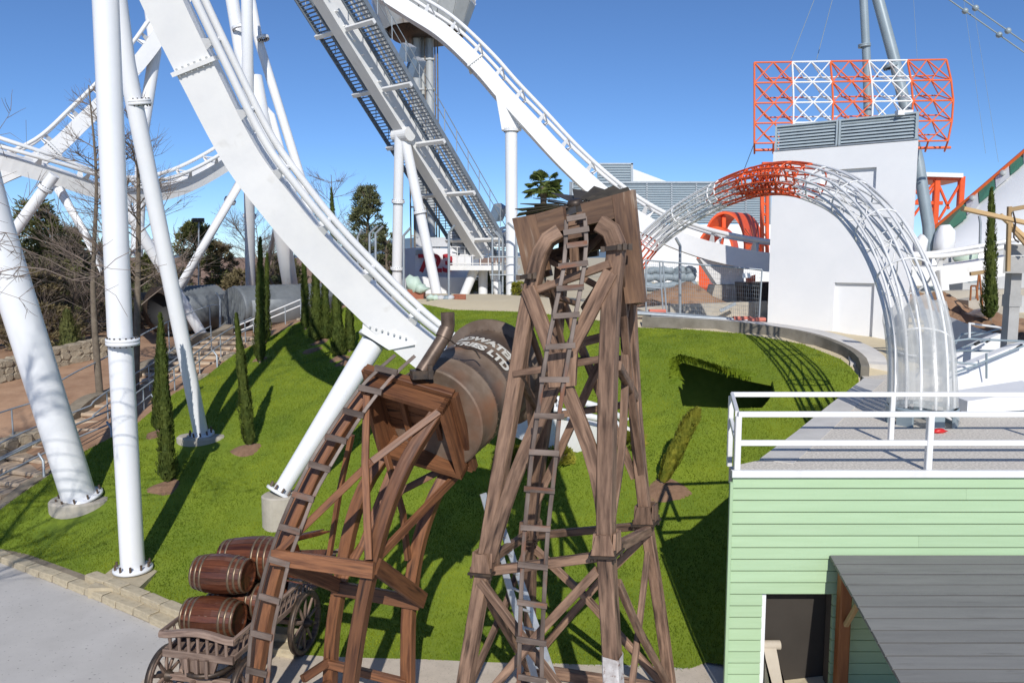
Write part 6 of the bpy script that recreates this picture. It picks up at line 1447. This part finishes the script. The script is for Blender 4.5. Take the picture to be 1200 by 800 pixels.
mb = MB(); mb.beam(P(1137, 321, 26), P(1158, 318, 26), .12, .10); part('beam', mb, M['pinewood'], hs2)
for (x0, y0, x1, y1) in ((1147, 322, 1144, 350), (1148, 322, 1152, 366), (1138, 335, 1137, 352), (1138, 335, 1146, 335), (1144, 335, 1146, 352)): bar('leg', P(x0, y0, 26), P(x1, y1, 26), .03, M['orangewood'], hs2)
mb = MB(); mb.prism([P(1135, 352, 27), P(1176, 346, 27), P(1176, 368, 27), P(1135, 374, 27)], (0, .8, 0)); one('concrete_block', mb, M['conc'], 'pale concrete footing block behind the right hand cypress', 'block')
mb = MB(); mb.prism([P(1078, 342, 31), P(1210, 338, 30), P(1210, 346, 30), P(1078, 352, 31)], (0, .5, 0)); one('low_wall', mb, M['conc'], 'low pale wall under the far track at right', 'wall')
heap('', 1085, 1150, 340, 362, 26.5, 2.2, 8); heap('', 1140, 1235, 362, 382, 24.5, 2.5, 9)
one('plastic_sheeting', lumpy(P(1147, 367, 24.8), .28, .2, .13, 31, .35), M['plastic'], 'crumpled plastic sheet on the brown earth at the concrete block', 'plastic sheet')
column('support_column', 'short pale bolted column under the far track at right', [P(1105, 322, 33.6), P(1106, 348, 33.6)], .16, .16, (), m=M['white'])
mb = MB(); mb.beam(P(1104, 316, 33), P(1106, 342, 33), .35, .3); one('track_saddle', mb, M['white'], 'white bolted track joint under the right hand part of the far track', 'bracket')

# ------------------------------------------------------------------ cypresses and shrubs
def cyp_mesh(seed, n=4200, m='cypress', lean=0, prof=None):
    r = random.Random(seed); mb = MB(); vs = []; fs = []
    for i in range(n):
        t = r.random()**1.15; w = prof(t) if prof else (min(1, (t+.012)/.07)**.6)*(1-t)**.62*(1.0+.12*math.sin(t*17+seed))
        a = r.uniform(0, 6.283); lob = 1+.22*math.sin(3*a+5*t+seed)+.12*math.sin(7*a-11*t); rad = w*lob*(.55+.45*r.random()**.5); z = t
        c = V((rad*math.cos(a), rad*math.sin(a), z)); o_ = V((math.cos(a), math.sin(a), 0)); tdir = (V((0, 0, 1))*.9+o_*r.uniform(0, .6)); s_ = V((-math.sin(a), math.cos(a), 0))*r.uniform(.5, 1.4)+o_*r.uniform(-.4, .4)
        yield c, o_, tdir, s_, r
def cypress(lab, base, top, w, seed, m='cypress', n=4200, group='cypresses on and around the lawn slope', leaf=.055, bend=0.0, cat='cypress', prof=None):
    base, top = Vector(base), Vector(top); H = (top-base).length; t = thing('cypress', lab, cat, base, group); ax = (top-base).normalized(); q = V((0, 0, 1)).rotation_difference(ax)
    vs = []; fs = []; cc = []
    for c, o_, td, s_, r in cyp_mesh(seed, n, prof=prof):
        zz = c.z*H; b = bend*(zz/H)**2*H; p = base+q @ V((c.x*w/2+b, c.y*w/2, zz+.05)); k = leaf*r.uniform(.6, 1.3); d = (q @ td).normalized()*k*1.7; s2 = (q @ s_)*k*.45
        i = len(vs); vs += [p-s2, p+s2, p+d+s2*.25, p+d*.9-s2*.4]; fs.append([i, i+1, i+2, i+3])
    mb = MB(); mb.add(vs, fs); part('crown', mb, M[m], t)
    # solid dark core so the column does not read as see-through
    prof = [(0, .03)]+[(w/2*.62*(min(1, (k/14+.012)/.07)**.6)*(1-k/14)**.62, .06+H*k/14*.97) for k in range(15)]
    mb = MB(); pts = [base+q @ V((bend*(z/H)**2*H, 0, z)) for _, z in prof]; mb.tube(pts, 1, 10, None, True, [max(.01, r_) for r_, _ in prof]); part('inner_branches', mb, M[m], t)
    mb = MB(); mb.tube([base-ax*.2, base+ax*.35], .05, 7); part('trunk', mb, M['bark'], t); return t
def cyp(lab, bx, by, tx, ty, wpx, seed, **kw):
    b = PT(bx, by); b.z += .02; f = b.y*CP+(CAM_H-b.z)*SP; tp_ = P(tx, ty, b.y); cypress(lab, b, tp_, wpx/930*f, seed, **kw)
cyp('dark slim cypress just right of the tall upright column', 197, 566, 188, 372, 21, 1)
cyp('cypress half hidden behind the slim one by the upright column', 185, 505, 187, 385, 13, 2)
cyp('thin leaning cypress in the middle of the left lawn', 293, 523, 277, 372, 16, 3)
cyp('narrow tall cypress beside the straight white column', 305, 425, 305, 282, 15, 4)
cyp('slim cypress right behind the narrow tall one', 311, 402, 313, 300, 10, 5)
cyp('cypress left of the dark trio under the near track', 358, 386, 356, 292, 10, 6)
cyp('dark broad cypress in front of the trio under the near track', 371, 401, 370, 306, 18, 7)
cyp('middle cypress of the trio below the near track', 381, 398, 381, 315, 13, 8)
cyp('cypress growing beneath the broad near track, rightmost', 397, 418, 393, 335, 19, 9)
cyp('small cypress right under the near track saddle', 410, 412, 409, 350, 13, 10)
p = PT(384, 362); cypress('very tall thin cypress whose tip rises above the near track', V((p.x, p.y+3, hz(p.x, p.y+3))), P(388, 222, p.y+3), .75, 11)
b_ = P(1160, 374, 24.2); b_.z = P(1160, 374, 24.2).z; cypress('slim cypress standing alone in the brown earth at right', b_, P(1162, 224, 24.2), .44, 12, n=3800)
cyp('leaning yellow green conifer column right of the derrick', 776, 567, 806, 480, 16, 13, m='shrub', leaf=.055, bend=.12, n=5000, prof=lambda t: .55+.45*min(1, t/.2) if t < .9 else max(.1, 1-(t-.9)*8))
cyp('small cypress behind the stairs near the slender post', 85, 420, 78, 366, 34, 16, m='pine', leaf=.07, n=1500)
# round shrubs seen through the derrick legs
def bush(lab, px, py, r_, seed, m='shrub'):
    c = PT(px, py); t = thing('shrub', lab, 'shrub', c); r = random.Random(seed); vs = []; fs = []
    for _ in range(1500):
        u, v, w = r.gauss(0, 1), r.gauss(0, 1), r.gauss(0, 1); L = math.sqrt(u*u+v*v+w*w); d = V((u/L, v/L, abs(w/L))); p = c+d*r_*(.6+.4*r.random()**.5)*(1+.2*math.sin(5*u)); k = r.uniform(.03, .06); s_ = d.orthogonal().normalized()*k; e_ = d*k*1.5; i = len(vs); vs += [p-s_, p+s_, p+e_]; fs.append([i, i+1, i+2])
    mb = MB(); mb.add(vs, fs); part('crown', mb, M[m], t)
    for k in range(4): bar('stem', c-V((0, 0, .1)), c+V((r.uniform(-.6, .6)*r_, r.uniform(-.6, .6)*r_, r_*.6)), .015, M['bark'], t, 5)
bush('small round shrub at the left foot of the slope seen through the derrick', 600, 545, .42, 1); bush('small shrub between the right derrick legs', 738, 520, .38, 2); bush('low shrub behind the derrick ladder', 655, 540, .35, 3)

# ------------------------------------------------------------------ left: stairs, rubble walls, soil terraces
EDGE = [V(p) for p in UP[0:10]]
EDGE = [EDGE[0]+(EDGE[0]-EDGE[1])*1.6]+EDGE
eds = spline(EDGE, 120)
SW = 2.3
def off_side(i, d): 
    t = (eds[min(i+1, 119)]-eds[max(i-1, 0)]); t.z = 0; t.normalize(); n = V((-t.y, t.x, 0)); p = eds[i]+n*d; return p
st = thing('staircase', 'long flight of worn sandstone steps climbing beside the lawn on the left', 'stairs', eds[40])
Ltot = sum((eds[i+1]-eds[i]).length for i in range(119)); NS = 27
eq = resample(eds, .05, False); ne = len(eq)
zline = lambda f: eds[0].z+.25+(eds[104].z+.05-eds[0].z-.25)*f
for k in range(NS):
    i0 = int(ne*.885*k/NS); i1 = min(ne-1, int(ne*.885*(k+1)/NS)+1); a, b = eq[i0], eq[i1]; t = (b-a); t.z = 0; t.normalize(); n = V((-t.y, t.x, 0))
    z = zline((k+.5)/NS); mb = MB(); jit = lambda: random.uniform(-.02, .02)
    tr = [a+n*.42, b+n*.42, b+n*(SW+.35), a+n*(SW+.35)]
    mb.prism([V((p.x+jit(), p.y+jit(), z-.7)) for p in tr], (0, 0, .7)); s_ = part('step', mb, M['step'], st)
    mb = MB(); f0 = a+n*.45-t*.02; f1 = a+n*(SW+.33)-t*.02; pr = rect(.12, .10, .35)
    pts = [f0.lerp(f1, q/6)+V((0, 0, 0)) for q in range(7)]; mb.sweep([V((p.x+jit()*.6, p.y+jit()*.6, z-.035+jit()*.5)) for p in pts], rect(.10, .12, .3), (0, 0, 1)); part('nosing', mb, M['step'], s_)
# rubble walls
def stone_var(seed):
    r = random.Random(seed); mb = MB(); n = 7; prof = []
    for i in range(n):
        a = 2*math.pi*(i+r.uniform(-.25, .25))/n; k = .5/max(abs(math.cos(a)), abs(math.sin(a))); k = .35*k+.65*.5*1.05; prof.append((k*math.cos(a)*1.02, k*math.sin(a)*1.02))
    ys_ = [-.5, -.40, .40, .5]; sc = [.72, 1, 1, .72]
    mb.sweep([(0, y_, 0) for y_ in ys_], prof, (0, 0, 1), scale=sc)
    mb.v = [(x+r.uniform(-.03, .03), y+r.uniform(-.05, .05), z+r.uniform(-.03, .03)) for x, y, z in mb.v]
    return mesh_of('stone', mb, V((0, 0, 0)), M['stone'])
SV = [stone_var(k) for k in range(8)]
def rubble(nm, lab, path, zb, zt, th, st_size, seed, limit=300):
    """path: list of points; zb/zt: functions of point index fraction"""
    r = random.Random(seed); t = thing(nm, lab, 'stone wall', path[0]); q = resample(path, .1, False); n = len(q)
    lo = []; hi = []
    for i, p in enumerate(q): lo.append(V((p.x, p.y, zb(i/(n-1), p)))); hi.append(V((p.x, p.y, zt(i/(n-1), p))))
    mb = MB()
    for i in range(n-1):
        tt = (q[i+1]-q[i]); tt.z = 0; tt.normalize(); nn = V((-tt.y, tt.x, 0))*th*.5*.86; d = V((0, 0, .03))
        a, b, c, e = lo[i]-nn, lo[i+1]-nn, lo[i+1]+nn, lo[i]+nn; a2, b2, c2, e2 = hi[i]-nn-d, hi[i+1]-nn-d, hi[i+1]+nn-d, hi[i]+nn-d
        mb.add([a, b, c, e, a2, b2, c2, e2], [[0, 1, 5, 4], [4, 5, 6, 7], [2, 3, 7, 6]]+([[3, 0, 4, 7]] if i == 0 else [])+([[1, 2, 6, 5]] if i == n-2 else []))
    part('mortar_core', mb, M['mortar'], t)
    cnt = 0; rest = MB(); s_ = 0.0; i = 0
    z_rows = lambda i: max(1, int(round((hi[i].z-lo[i].z)/(st_size*.72))))
    while i < n-1 and True:
        w = st_size*r.uniform(.8, 1.35); j = min(n-1, i+max(1, int(w/.1))); tt = q[j]-q[i]; tt.z = 0; L = tt.length
        if L < .05: break
        ang = math.atan2(tt.y, tt.x); nr = z_rows(i)
        for k in range(nr):
            h = (hi[i].z-lo[i].z)/nr; z = lo[i].z+h*(k+.5)+r.uniform(-.03, .03); c = q[i].lerp(q[j], .5+r.uniform(-.14, .14)); nn = V((-math.sin(ang), math.cos(ang), 0))
            for side in ((-1, 1) if True else (-1,)):
                if side == 1 and k < nr-1: continue      # far face shows only its top course
                p = c+nn*side*th*.28
                Mx = Matrix.Translation((p.x, p.y, z)) @ Matrix.Rotation(ang+r.uniform(-.12, .12), 4, 'Z') @ Matrix.Rotation(r.uniform(-.2, .2), 4, 'Y') @ Matrix.Diagonal((L*r.uniform(1.02, 1.3), th*.5*r.uniform(.9, 1.15), h*r.uniform(1.0, 1.3), 1))
                me = r.choice(SV)
                if cnt < limit: inst('stone', me, t, Mx); cnt += 1
                else: rest.add([Mx @ v.co for v in me.vertices], [list(pp.vertices) for pp in me.polygons])
        i = j
    if rest.v: part('stone', rest, M['stone'], t, None, True)
    return t
p1 = [off_side(i, .22) for i in range(0, 106, 3)]
rubble('rubble_wall', 'low rubble stone wall between the lawn and the steps', p1, lambda f, p: hz(p.x, p.y)-.25, lambda f, p: zline(min(1, f*.995))+.06+.10*math.sin(f*40), .40, .34, 1)
p2 = [off_side(i, SW+.62) for i in range(0, 112, 3)]
rubble('rubble_wall', 'rubble stone wall on the uphill side of the steps, partly in shade', p2, lambda f, p: zline(f)-.3, lambda f, p: zline(f)+.42+.12*math.sin(f*31), .55, .40, 2)
q0 = [PT(-80, 466), PT(0, 447), PT(40, 436), PT(72, 428), PT(122, 416)]
rubble('terrace_wall', 'squared buff stone terrace wall across the brown soil at left', q0, lambda f, p: hz(p.x, p.y)-.3, lambda f, p: hz(p.x, p.y)+.78, .5, .42, 3)
q0 = [P(225, 418, 35.5), P(275, 424, 34.5), P(300, 416, 35), P(335, 398, 36.5), P(356, 386, 37.5)]
rubble('rubble_wall', 'rubble retaining wall at the head of the steps below the corrugated tanks', q0, lambda f, p: p.z-.5, lambda f, p: p.z+.55, .5, .42, 4)
# soil fill strip between the uphill wall and the terrace
# handrails
def rails(nm, lab, d, heights, f0, f1, every, zoff=0.0, m=M['galv']):
    t = thing(nm, lab, 'handrail', off_side(int(f0*119), d)); idx = list(range(int(f0*119), int(f1*119), 3)); pts = []
    for i in idx: p = off_side(i, d); pts.append(V((p.x, p.y, zline(min(1, i/105)))))
    for h in heights: mb = MB(); mb.tube([p+V((0, 0, h)) for p in pts], .026, 7); part('rail', mb, m, t)
    for k in range(0, len(pts), every): bar('baluster', pts[k]-V((0, 0, .2)), pts[k]+V((0, 0, heights[-1])), .024, m, t)
rails('stair_handrail', 'double grey handrail along the lawn side of the steps', .50, (.55, .95), .02, .86, 4)
rails('stair_handrail', 'double grey handrail in the middle of the steps', SW*.62, (.60, 1.0), .02, .80, 5)
rails('stair_handrail', 'single grey handrail above the uphill stair wall', SW+.75, (1.25, ), .0, .92, 5)
for k in range(7):   # short bent stair lights on the lawn-side wall
    i = 8+k*14; p = off_side(i, .1); z = zline(min(1, i/105)); mb = MB(); mb.tube([V((p.x, p.y, z-.5)), V((p.x, p.y, z+.55)), V((p.x, p.y, z+.72))+V((-.18, .12, 0))], .035, 7)
    one('bent_post', mb, M['galv'], ('lowest', 'second lowest', 'third from the bottom', 'middle', 'third from the top', 'second from the top', 'topmost')[k]+' of the short bent grey posts on the low stair wall', 'post', 'bent posts along the low stair wall')
# railing at the stair head
hr2 = thing('handrail', 'white double railing on the wall at the head of the steps', 'railing', P(330, 385, 36.8))
for y in (0, 7): bar('rail', P(258, 396+y-6, 35.5), P(352, 351+y, 37.5), .03, M['white'], hr2)
for k in range(6): t = k/5; a = P(258, 390, 35.5).lerp(P(352, 351, 37.5), t); bar('baluster', a, a-V((0, 0, .9)), .03, M['galv'], hr2)
wf = thing('rail_fence', 'small rough wooden post and rail fence among the soil at left', 'fence', P(103, 400, 38))
for x_ in (94, 108): bar('post', P(x_, 405, 38), P(x_, 390, 38), .08, M['pinewood'], wf)
bar('rail', P(90, 398, 38), P(116, 397, 38), .05, M['pinewood'], wf)
mb = MB(); c = PT(147, 392) if False else P(172, 408, 36); mb.lathe([(0, -.6), (.75, -.6), (.7, 0), (0, 0)], c, (0, 0, 1), 20, False); one('concrete_footing', mb, M['conc'], 'pale round concrete footing below the strut by the corrugated tanks', 'footing')

# corrugated drum huts
def drum(lab, px, py, r_, Lw, Y, ang, open_):
    c = P(px, py, Y); t = thing('corrugated_drum', lab, 'drum', c-V((0, 0, r_)), 'corrugated drums at the head of the steps'); ax = V((math.cos(ang), math.sin(ang), 0)); prof = []
    nn = int(Lw/.26)
    for k in range(nn*2+1): prof.append((r_+(.05 if k % 2 else -.05), k*.13))
    mb = MB(); mb.lathe(prof, c, ax, 40); part('shell', mb, M['corr'], t)
    mb = MB()
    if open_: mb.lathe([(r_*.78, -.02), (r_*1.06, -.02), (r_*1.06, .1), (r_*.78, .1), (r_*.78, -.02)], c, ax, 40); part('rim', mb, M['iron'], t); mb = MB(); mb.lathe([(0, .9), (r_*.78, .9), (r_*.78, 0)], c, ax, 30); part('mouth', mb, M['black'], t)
    else: mb.lathe([(0, -.03), (r_*.99, -.03), (r_*.99, .02), (0, .02)], c, ax, 40, False); part('end_plate', mb, M['corr'], t); mb = MB(); sd0 = V((-ax.y, ax.x, 0)); [mb.beam(c-ax*.05+sd0*(r_*w_)-V((0, 0, r_*math.sqrt(1-w_*w_)*.97)), c-ax*.05+sd0*(r_*w_)+V((0, 0, r_*math.sqrt(1-w_*w_)*.97)), .06, .05, tuple(-ax)) for w_ in (-.9, -.75, -.6, -.45, -.3, -.15, 0, .15, .3, .45, .6, .75, .9)]; part('end_ribs', mb, M['corr'], t)
    mb = MB()   # canopy strip on top
    mb.lathe([(r_+.10, .3), (r_+.14, .3), (r_+.14, Lw+.2), (r_+.10, Lw+.2), (r_+.10, .3)], c, ax, 20, True, R(200) if False else R(-60), R(60)); part('canopy', mb, M['corr'], t)
    return t
drum('dark open mouthed corrugated drum behind the leaning white columns', 186, 363, 1.05, 3.4, 37.6, R(62), True)
drum('corrugated drum with a closed end right of the open one', 274, 361, 1.0, 5.2, 37.3, R(50), False)
mb = MB(); mb.prism([P(160, 343, 40.5), P(352, 338, 41.5), P(352, 347, 41.5), P(160, 352, 40.5)], (0, .1, 0)); sh_ = one('corrugated_roof', mb, M['corr'], 'rusty corrugated roof strip behind the drums', 'roof')
mb = MB(); 
for k in range(60): t = k/59; a = P(160, 343, 40.4).lerp(P(352, 338, 41.4), t); b = P(160, 352, 40.4).lerp(P(352, 347, 41.4), t); mb.tube([a, b], .03, 4, (0, -1, 0))
part('ridges', mb, M['corr'], sh_, None, True)
mb = MB(); mb.prism([P(200, 386, 39.5), P(350, 380, 40.5), P(350, 348, 40.5), P(200, 352, 39.5)], (0, .2, 0)); one('corrugated_wall', mb, M['corr'], 'grey corrugated wall beneath the roof strip behind the drums', 'wall')

# ------------------------------------------------------------------ trees
def grow(mb, p, d, L, r_, lvl, rnd, tips, spread=.5, n0=6):
    k = 4; pts = [p]; dd = d.copy()
    for i in range(k): dd = (dd+V((rnd.uniform(-1, 1), rnd.uniform(-1, 1), rnd.uniform(-.4, .7)))*.13).normalized(); pts.append(pts[-1]+dd*L/k)
    mb.tube(pts, r_, 5 if lvl > 1 else 3, None, False, [1-.55*i/k for i in range(k+1)])
    tips.append((pts[-1], dd))
    if lvl == 0: return
    for c in range(n0 if lvl > 1 else 4):
        f = rnd.uniform(.3, 1); i = min(k-1, int(f*k)); q = pts[i].lerp(pts[i+1], f*k-i); nd = (dd+V((rnd.uniform(-1, 1), rnd.uniform(-1, 1), rnd.uniform(-.5, .8)))*spread*1.7).normalized(); grow(mb, q, nd, L*rnd.uniform(.42, .72), max(.0045, r_*.5), lvl-1, rnd, tips, spread, n0)
def bare_tree(lab, base, top, spread, seed, r_=.11, lvl=3, n=26, m=M['twig'], start=.25, droop=.1):
    base, top = Vector(base), Vector(top); t = thing('bare_tree', lab, 'tree', base); rnd = random.Random(seed); H = (top-base).length
    pts = spline([base-V((0, 0, .3)), base.lerp(top, .35)+V((rnd.uniform(-.15, .15), 0, 0)), base.lerp(top, .7)+V((rnd.uniform(-.2, .2), 0, 0)), top], 14); mb = MB(); mb.tube(pts, r_, 8, None, True, [1-.85*i/13 for i in range(14)]); part('trunk', mb, M['bark'], t)
    mb = MB(); tips = []
    for k in range(n):
        f = rnd.uniform(start, .98); i = min(12, int(f*13)); q = pts[i].lerp(pts[i+1], f*13-i); a = rnd.uniform(0, 6.28); d = V((math.cos(a), math.sin(a), rnd.uniform(.2, 1.1)-droop)).normalized(); grow(mb, q, d, spread*(1.15-.7*f)*rnd.uniform(.7, 1.2), max(.012, r_*.17), lvl-1, rnd, tips, .5, 8)
    part('crown', mb, m, t); return t
b = PT(106, 470) if False else P(118, 478, 27); b.z = hz(b.x, b.y); bare_tree('bare tree with a mossy trunk left of the tall upright column', b, P(104, 100, 27), 2.0, 1, .13)
b = P(158, 462, 27.5); b.z = hz(b.x, b.y); bare_tree('bare tree with a thick trunk right of the tall upright column', b, P(155, 95, 27.5), 2.3, 2, .15, n=34)
b = P(395, 335, 52); b.z = hz(b.x, b.y); bare_tree('distant bare tree left of the oak above the near track', b, P(388, 205, 52), 2.4, 3, .12, 3, 34)
b = P(340, 330, 48); bare_tree('leafless grey tree behind the corrugated drums', V((b.x, b.y, hz(b.x, b.y))), P(268, 255, 48), 2.0, 5, .10, 3, 26)
b = P(300, 330, 52); bare_tree('leafless shrubby tree right behind the straight white column', V((b.x, b.y, hz(b.x, b.y))), P(300, 262, 52), 2.0, 6, .10, 3, 26)
# long bare boughs reaching in from the left of the frame
bt = thing('bare_tree', 'bare tree just outside the left edge whose long thin boughs cross the frame', 'tree', V((-13.3, 10.5, 0)))
mb = MB(); tr_ = spline([V((-13.3, 10.5, -.2)), V((-13.2, 10.5, 2.5)), V((-13.4, 10.5, 5.2)), V((-13.1, 10.5, 9.5))], 14); mb.tube(tr_, .14, 8, None, True, [1-.7*i/13 for i in range(14)]); part('trunk', mb, M['bark'], bt)
rnd = random.Random(12); mb = MB(); tips = []
for lst, r0 in (([(-420, 330, 11.0), (-90, 330, 11.3), (0, 318, 11.2), (45, 313, 11.2), (100, 330, 11.3), (130, 305, 11.3), (165, 290, 11.4)], .018), ([(-420, 300, 11.0), (-80, 270, 11.3), (0, 272, 11.2), (60, 285, 11.2), (110, 312, 11.3), (160, 317, 11.4), (195, 310, 11.4)], .012),
                ([(-420, 310, 11.0), (-80, 300, 11.3), (0, 285, 11.3), (50, 300, 11.3), (90, 322, 11.3), (130, 340, 11.3), (150, 372, 11.3)], .012), ([(-420, 240, 11.0), (-60, 190, 11.2), (0, 152, 11.1), (28, 172, 11.1), (30, 140, 11.1)], .010), ([(-420, 260, 11.0), (-60, 240, 11.2), (0, 215, 11.2), (20, 250, 11.2), (32, 215, 11.2)], .010), ([(-420, 350, 11.0), (-60, 345, 11.3), (0, 340, 11.2), (40, 360, 11.2), (80, 350, 11.2), (120, 385, 11.2)], .009)):
    q = spline([P(*a) for a in lst], 20); q = [p+V((0, rnd.uniform(-.02, .02), rnd.uniform(-.02, .02))) for p in q]; mb.tube(q, r0, 5, None, True, [1-.75*i/19 for i in range(20)])
    for k in range(9):
        i = rnd.randint(7, 18); d = V((rnd.uniform(-.3, 1), rnd.uniform(-.5, .5), rnd.uniform(-.9, .9))).normalized(); grow(mb, q[i], d, rnd.uniform(.25, .6), r0*.5, 1, rnd, tips, .5, 4)
part('boughs', mb, M['twig'], bt)
def clump_tree(lab, base, H, Wd, seed, m, nclump=60, nleaf=110, conical=.6, leaf=.16, trunk=.16, start=.12, nm='pine_tree', cat='pine'):
    base = Vector(base); t = thing(nm, lab, cat, base); rnd = random.Random(seed); tr_ = [base-V((0, 0, .3)), base+V((rnd.uniform(-.2, .2), 0, H*.5)), base+V((rnd.uniform(-.2, .2), 0, H*.96))]; mb = MB(); mb.tube(spline(tr_, 10), trunk, 8, None, True, [1-.85*i/9 for i in range(10)]); part('trunk', mb, M['bark'], t)
    mb = MB(); vs = []; fs = []; limbs = MB()
    for k in range(nclump):
        f = start+(1-start)*rnd.random()**.85; a = rnd.uniform(0, 6.28); w = Wd/2*((1-f)**conical)*(.35+.65*rnd.random()**.6)+.15; c = base+V((w*math.cos(a), w*math.sin(a), H*f)); limbs.tube([base+V((0, 0, H*f*.9)), c], .03, 3, None, False)
        R_ = Wd*.11*rnd.uniform(.6, 1.25)*(1-.4*f)
        for _ in range(nleaf):
            u = V((rnd.gauss(0, 1), rnd.gauss(0, 1), rnd.gauss(0, .65))); u *= .62*R_; p = c+u; d = (u.normalized()*.7+V((math.cos(a), math.sin(a), .5))*.5+V((rnd.uniform(-.6, .6), rnd.uniform(-.6, .6), rnd.uniform(-.3, .6)))).normalized(); s_ = d.cross(V((rnd.uniform(-1, 1), rnd.uniform(-1, 1), rnd.uniform(-1, 1)))).normalized(); k2 = leaf*rnd.uniform(.6, 1.3); i = len(vs); vs += [p-s_*k2*.22, p+s_*k2*.22, p+d*k2+s_*k2*.08, p+d*k2*.9-s_*k2*.15]; fs.append([i, i+1, i+2, i+3])
    mb.add(vs, fs); part('crown', mb, M[m], t); part('limbs', limbs, M['bark'], t); return t
def at_px(px, py, Y): p = P(px, py, Y); p.z = hz(p.x, p.y); return p
def ct(lab, px, ytop, Y, wpx, seed, m, **kw):
    b = at_px(px, 400, Y); H = P(px, ytop, Y).z-b.z; clump_tree(lab, b, H, wpx/930*Y, seed, m, **kw)
ct('big dense pine left of the bare trees', 52, 236, 40, 95, 1, 'pine', nclump=110, conical=.55)
ct('brownish pine at the far left edge', 8, 300, 36, 90, 2, 'pineold', nclump=90, conical=.45)
ct('dark pine behind the mossy bare trunk', 88, 268, 44, 75, 3, 'pine', nclump=90)
ct('low brown undergrowth pine below the big dense pine', 45, 320, 34.5, 80, 4, 'pineold', nclump=80, conical=.4, start=.02)
ct('pine seen between the two tall white columns', 176, 300, 52, 60, 5, 'pine', nclump=60, conical=.4)
ct('round topped pine above the drums', 235, 262, 50, 62, 6, 'pine', nclump=70, conical=.4, start=.3)
ct('open pine just right of the round topped one', 262, 282, 54, 40, 7, 'pineold', nclump=46, conical=.4, start=.3)
ct('tall holm oak above the near track beside the fence posts', 434, 218, 44, 58, 8, 'olive', nclump=110, conical=.5, leaf=.13, nm='oak_tree', cat='oak')
ct('lower holm oak at the foot of the tall one', 455, 272, 43, 30, 9, 'olive', nclump=50, conical=.4, leaf=.13, start=.02, nm='oak_tree', cat='oak')
ct('dark bush behind the deck legs', 577, 318, 49, 50, 10, 'olive', nclump=40, conical=.3, leaf=.12, start=.02, nm='shrub', cat='shrub')
ct('pale green bush behind the derrick head', 612, 332, 40, 26, 11, 'shrub', nclump=30, conical=.3, leaf=.1, start=.02, nm='shrub', cat='shrub')
ct('distant pine just left of the leaning pair of white columns', 330, 300, 56, 60, 12, 'pine', nclump=50, conical=.3)
ct('wide pine behind the pale leaning column', 130, 288, 50, 70, 13, 'pine', nclump=70, conical=.4)
ct('olive brown pine between the big dense pine and the bare trunks', 70, 286, 46, 90, 21, 'pineold', nclump=90, conical=.35, start=.05)
ct('broad brown tree mass at the far left behind the thick column', -10, 292, 46, 110, 22, 'pineold', nclump=100, conical=.35, start=.05)
ct('olive tree behind the mossy trunk left of the upright column', 112, 296, 42, 60, 23, 'olive', nclump=70, conical=.35, start=.05, leaf=.13, nm='oak_tree', cat='oak')
ct('olive brown tree behind the tall upright column', 150, 312, 47, 70, 24, 'pineold', nclump=70, conical=.35, start=.05)
ct('low scrubby pine left of the drums', 165, 335, 44, 50, 25, 'olive', nclump=50, conical=.3, start=.02, leaf=.13)
ct('bushy tree behind the drums, right of the round topped pine', 290, 318, 48, 60, 26, 'pineold', nclump=60, conical=.3, start=.03)
ct('scrub at the far end of the drums by the white pair of columns', 325, 325, 50, 60, 27, 'olive', nclump=50, conical=.3, start=.03, leaf=.13)
for q in ((205, 285, 50, 31, 'leafless grey tree above the open drum'), (20, 268, 44, 32, 'leafless tree behind the thick leaning column'), (75, 262, 43, 33, 'leafless tree rising out of the dense pine'), (320, 285, 54, 34, 'leafless tree between the straight white column and the thick one'), (415, 262, 50, 35, 'leafless tree at the left side of the oak')):
    b = at_px(q[0], 380, q[2]); bare_tree(q[4], b, P(q[0], q[1], q[2]), 1.7, q[3], .08, 3, 24, start=.12)
bare_tree('bare tree out of view at left that throws branch shadows on the lawn', V((-11.8, 7.0, 0)), V((-11.2, 7.3, 11.5)), 3.2, 41, .16, 3, 26, start=.5)
bare_tree('second bare tree out of view at left throwing shadows on the slope', V((-14.0, 8.5, 0)), V((-13.6, 8.6, 12)), 3.6, 42, .16, 3, 26, start=.45)
for q in ((15, 300, 35, 51, 'leafless tangle in front of the pines at the far left edge'), (48, 318, 34, 52, 'leafless tangle below the big dense pine'), (84, 300, 36, 53, 'leafless thicket tree left of the mossy trunk'), (128, 318, 38, 54, 'leafless tree half behind the tall upright column'), (200, 318, 42, 55, 'leafless tree behind the leaning column by the drums')):
    b = at_px(q[0], 400, q[2]); bare_tree(q[4], b, P(q[0], q[1], q[2]), 1.5, q[3], .07, 3, 30, start=.06)
# small hillside spot lamp
lp = thing('spot_lamp', 'small twin spot lamp on a thin mast above the pines', 'lamp', at_px(233, 380, 48)); a = at_px(233, 380, 48); bar('mast', a, P(233, 259, 48), .05, M['galv'], lp)
for dx in (-4, 3): mb = MB(); mb.box(P(233+dx, 258, 47.8), (.3, .2, .24)); part('lamp_head', mb, M['iron'], lp)
print('objects', len(bpy.data.objects))
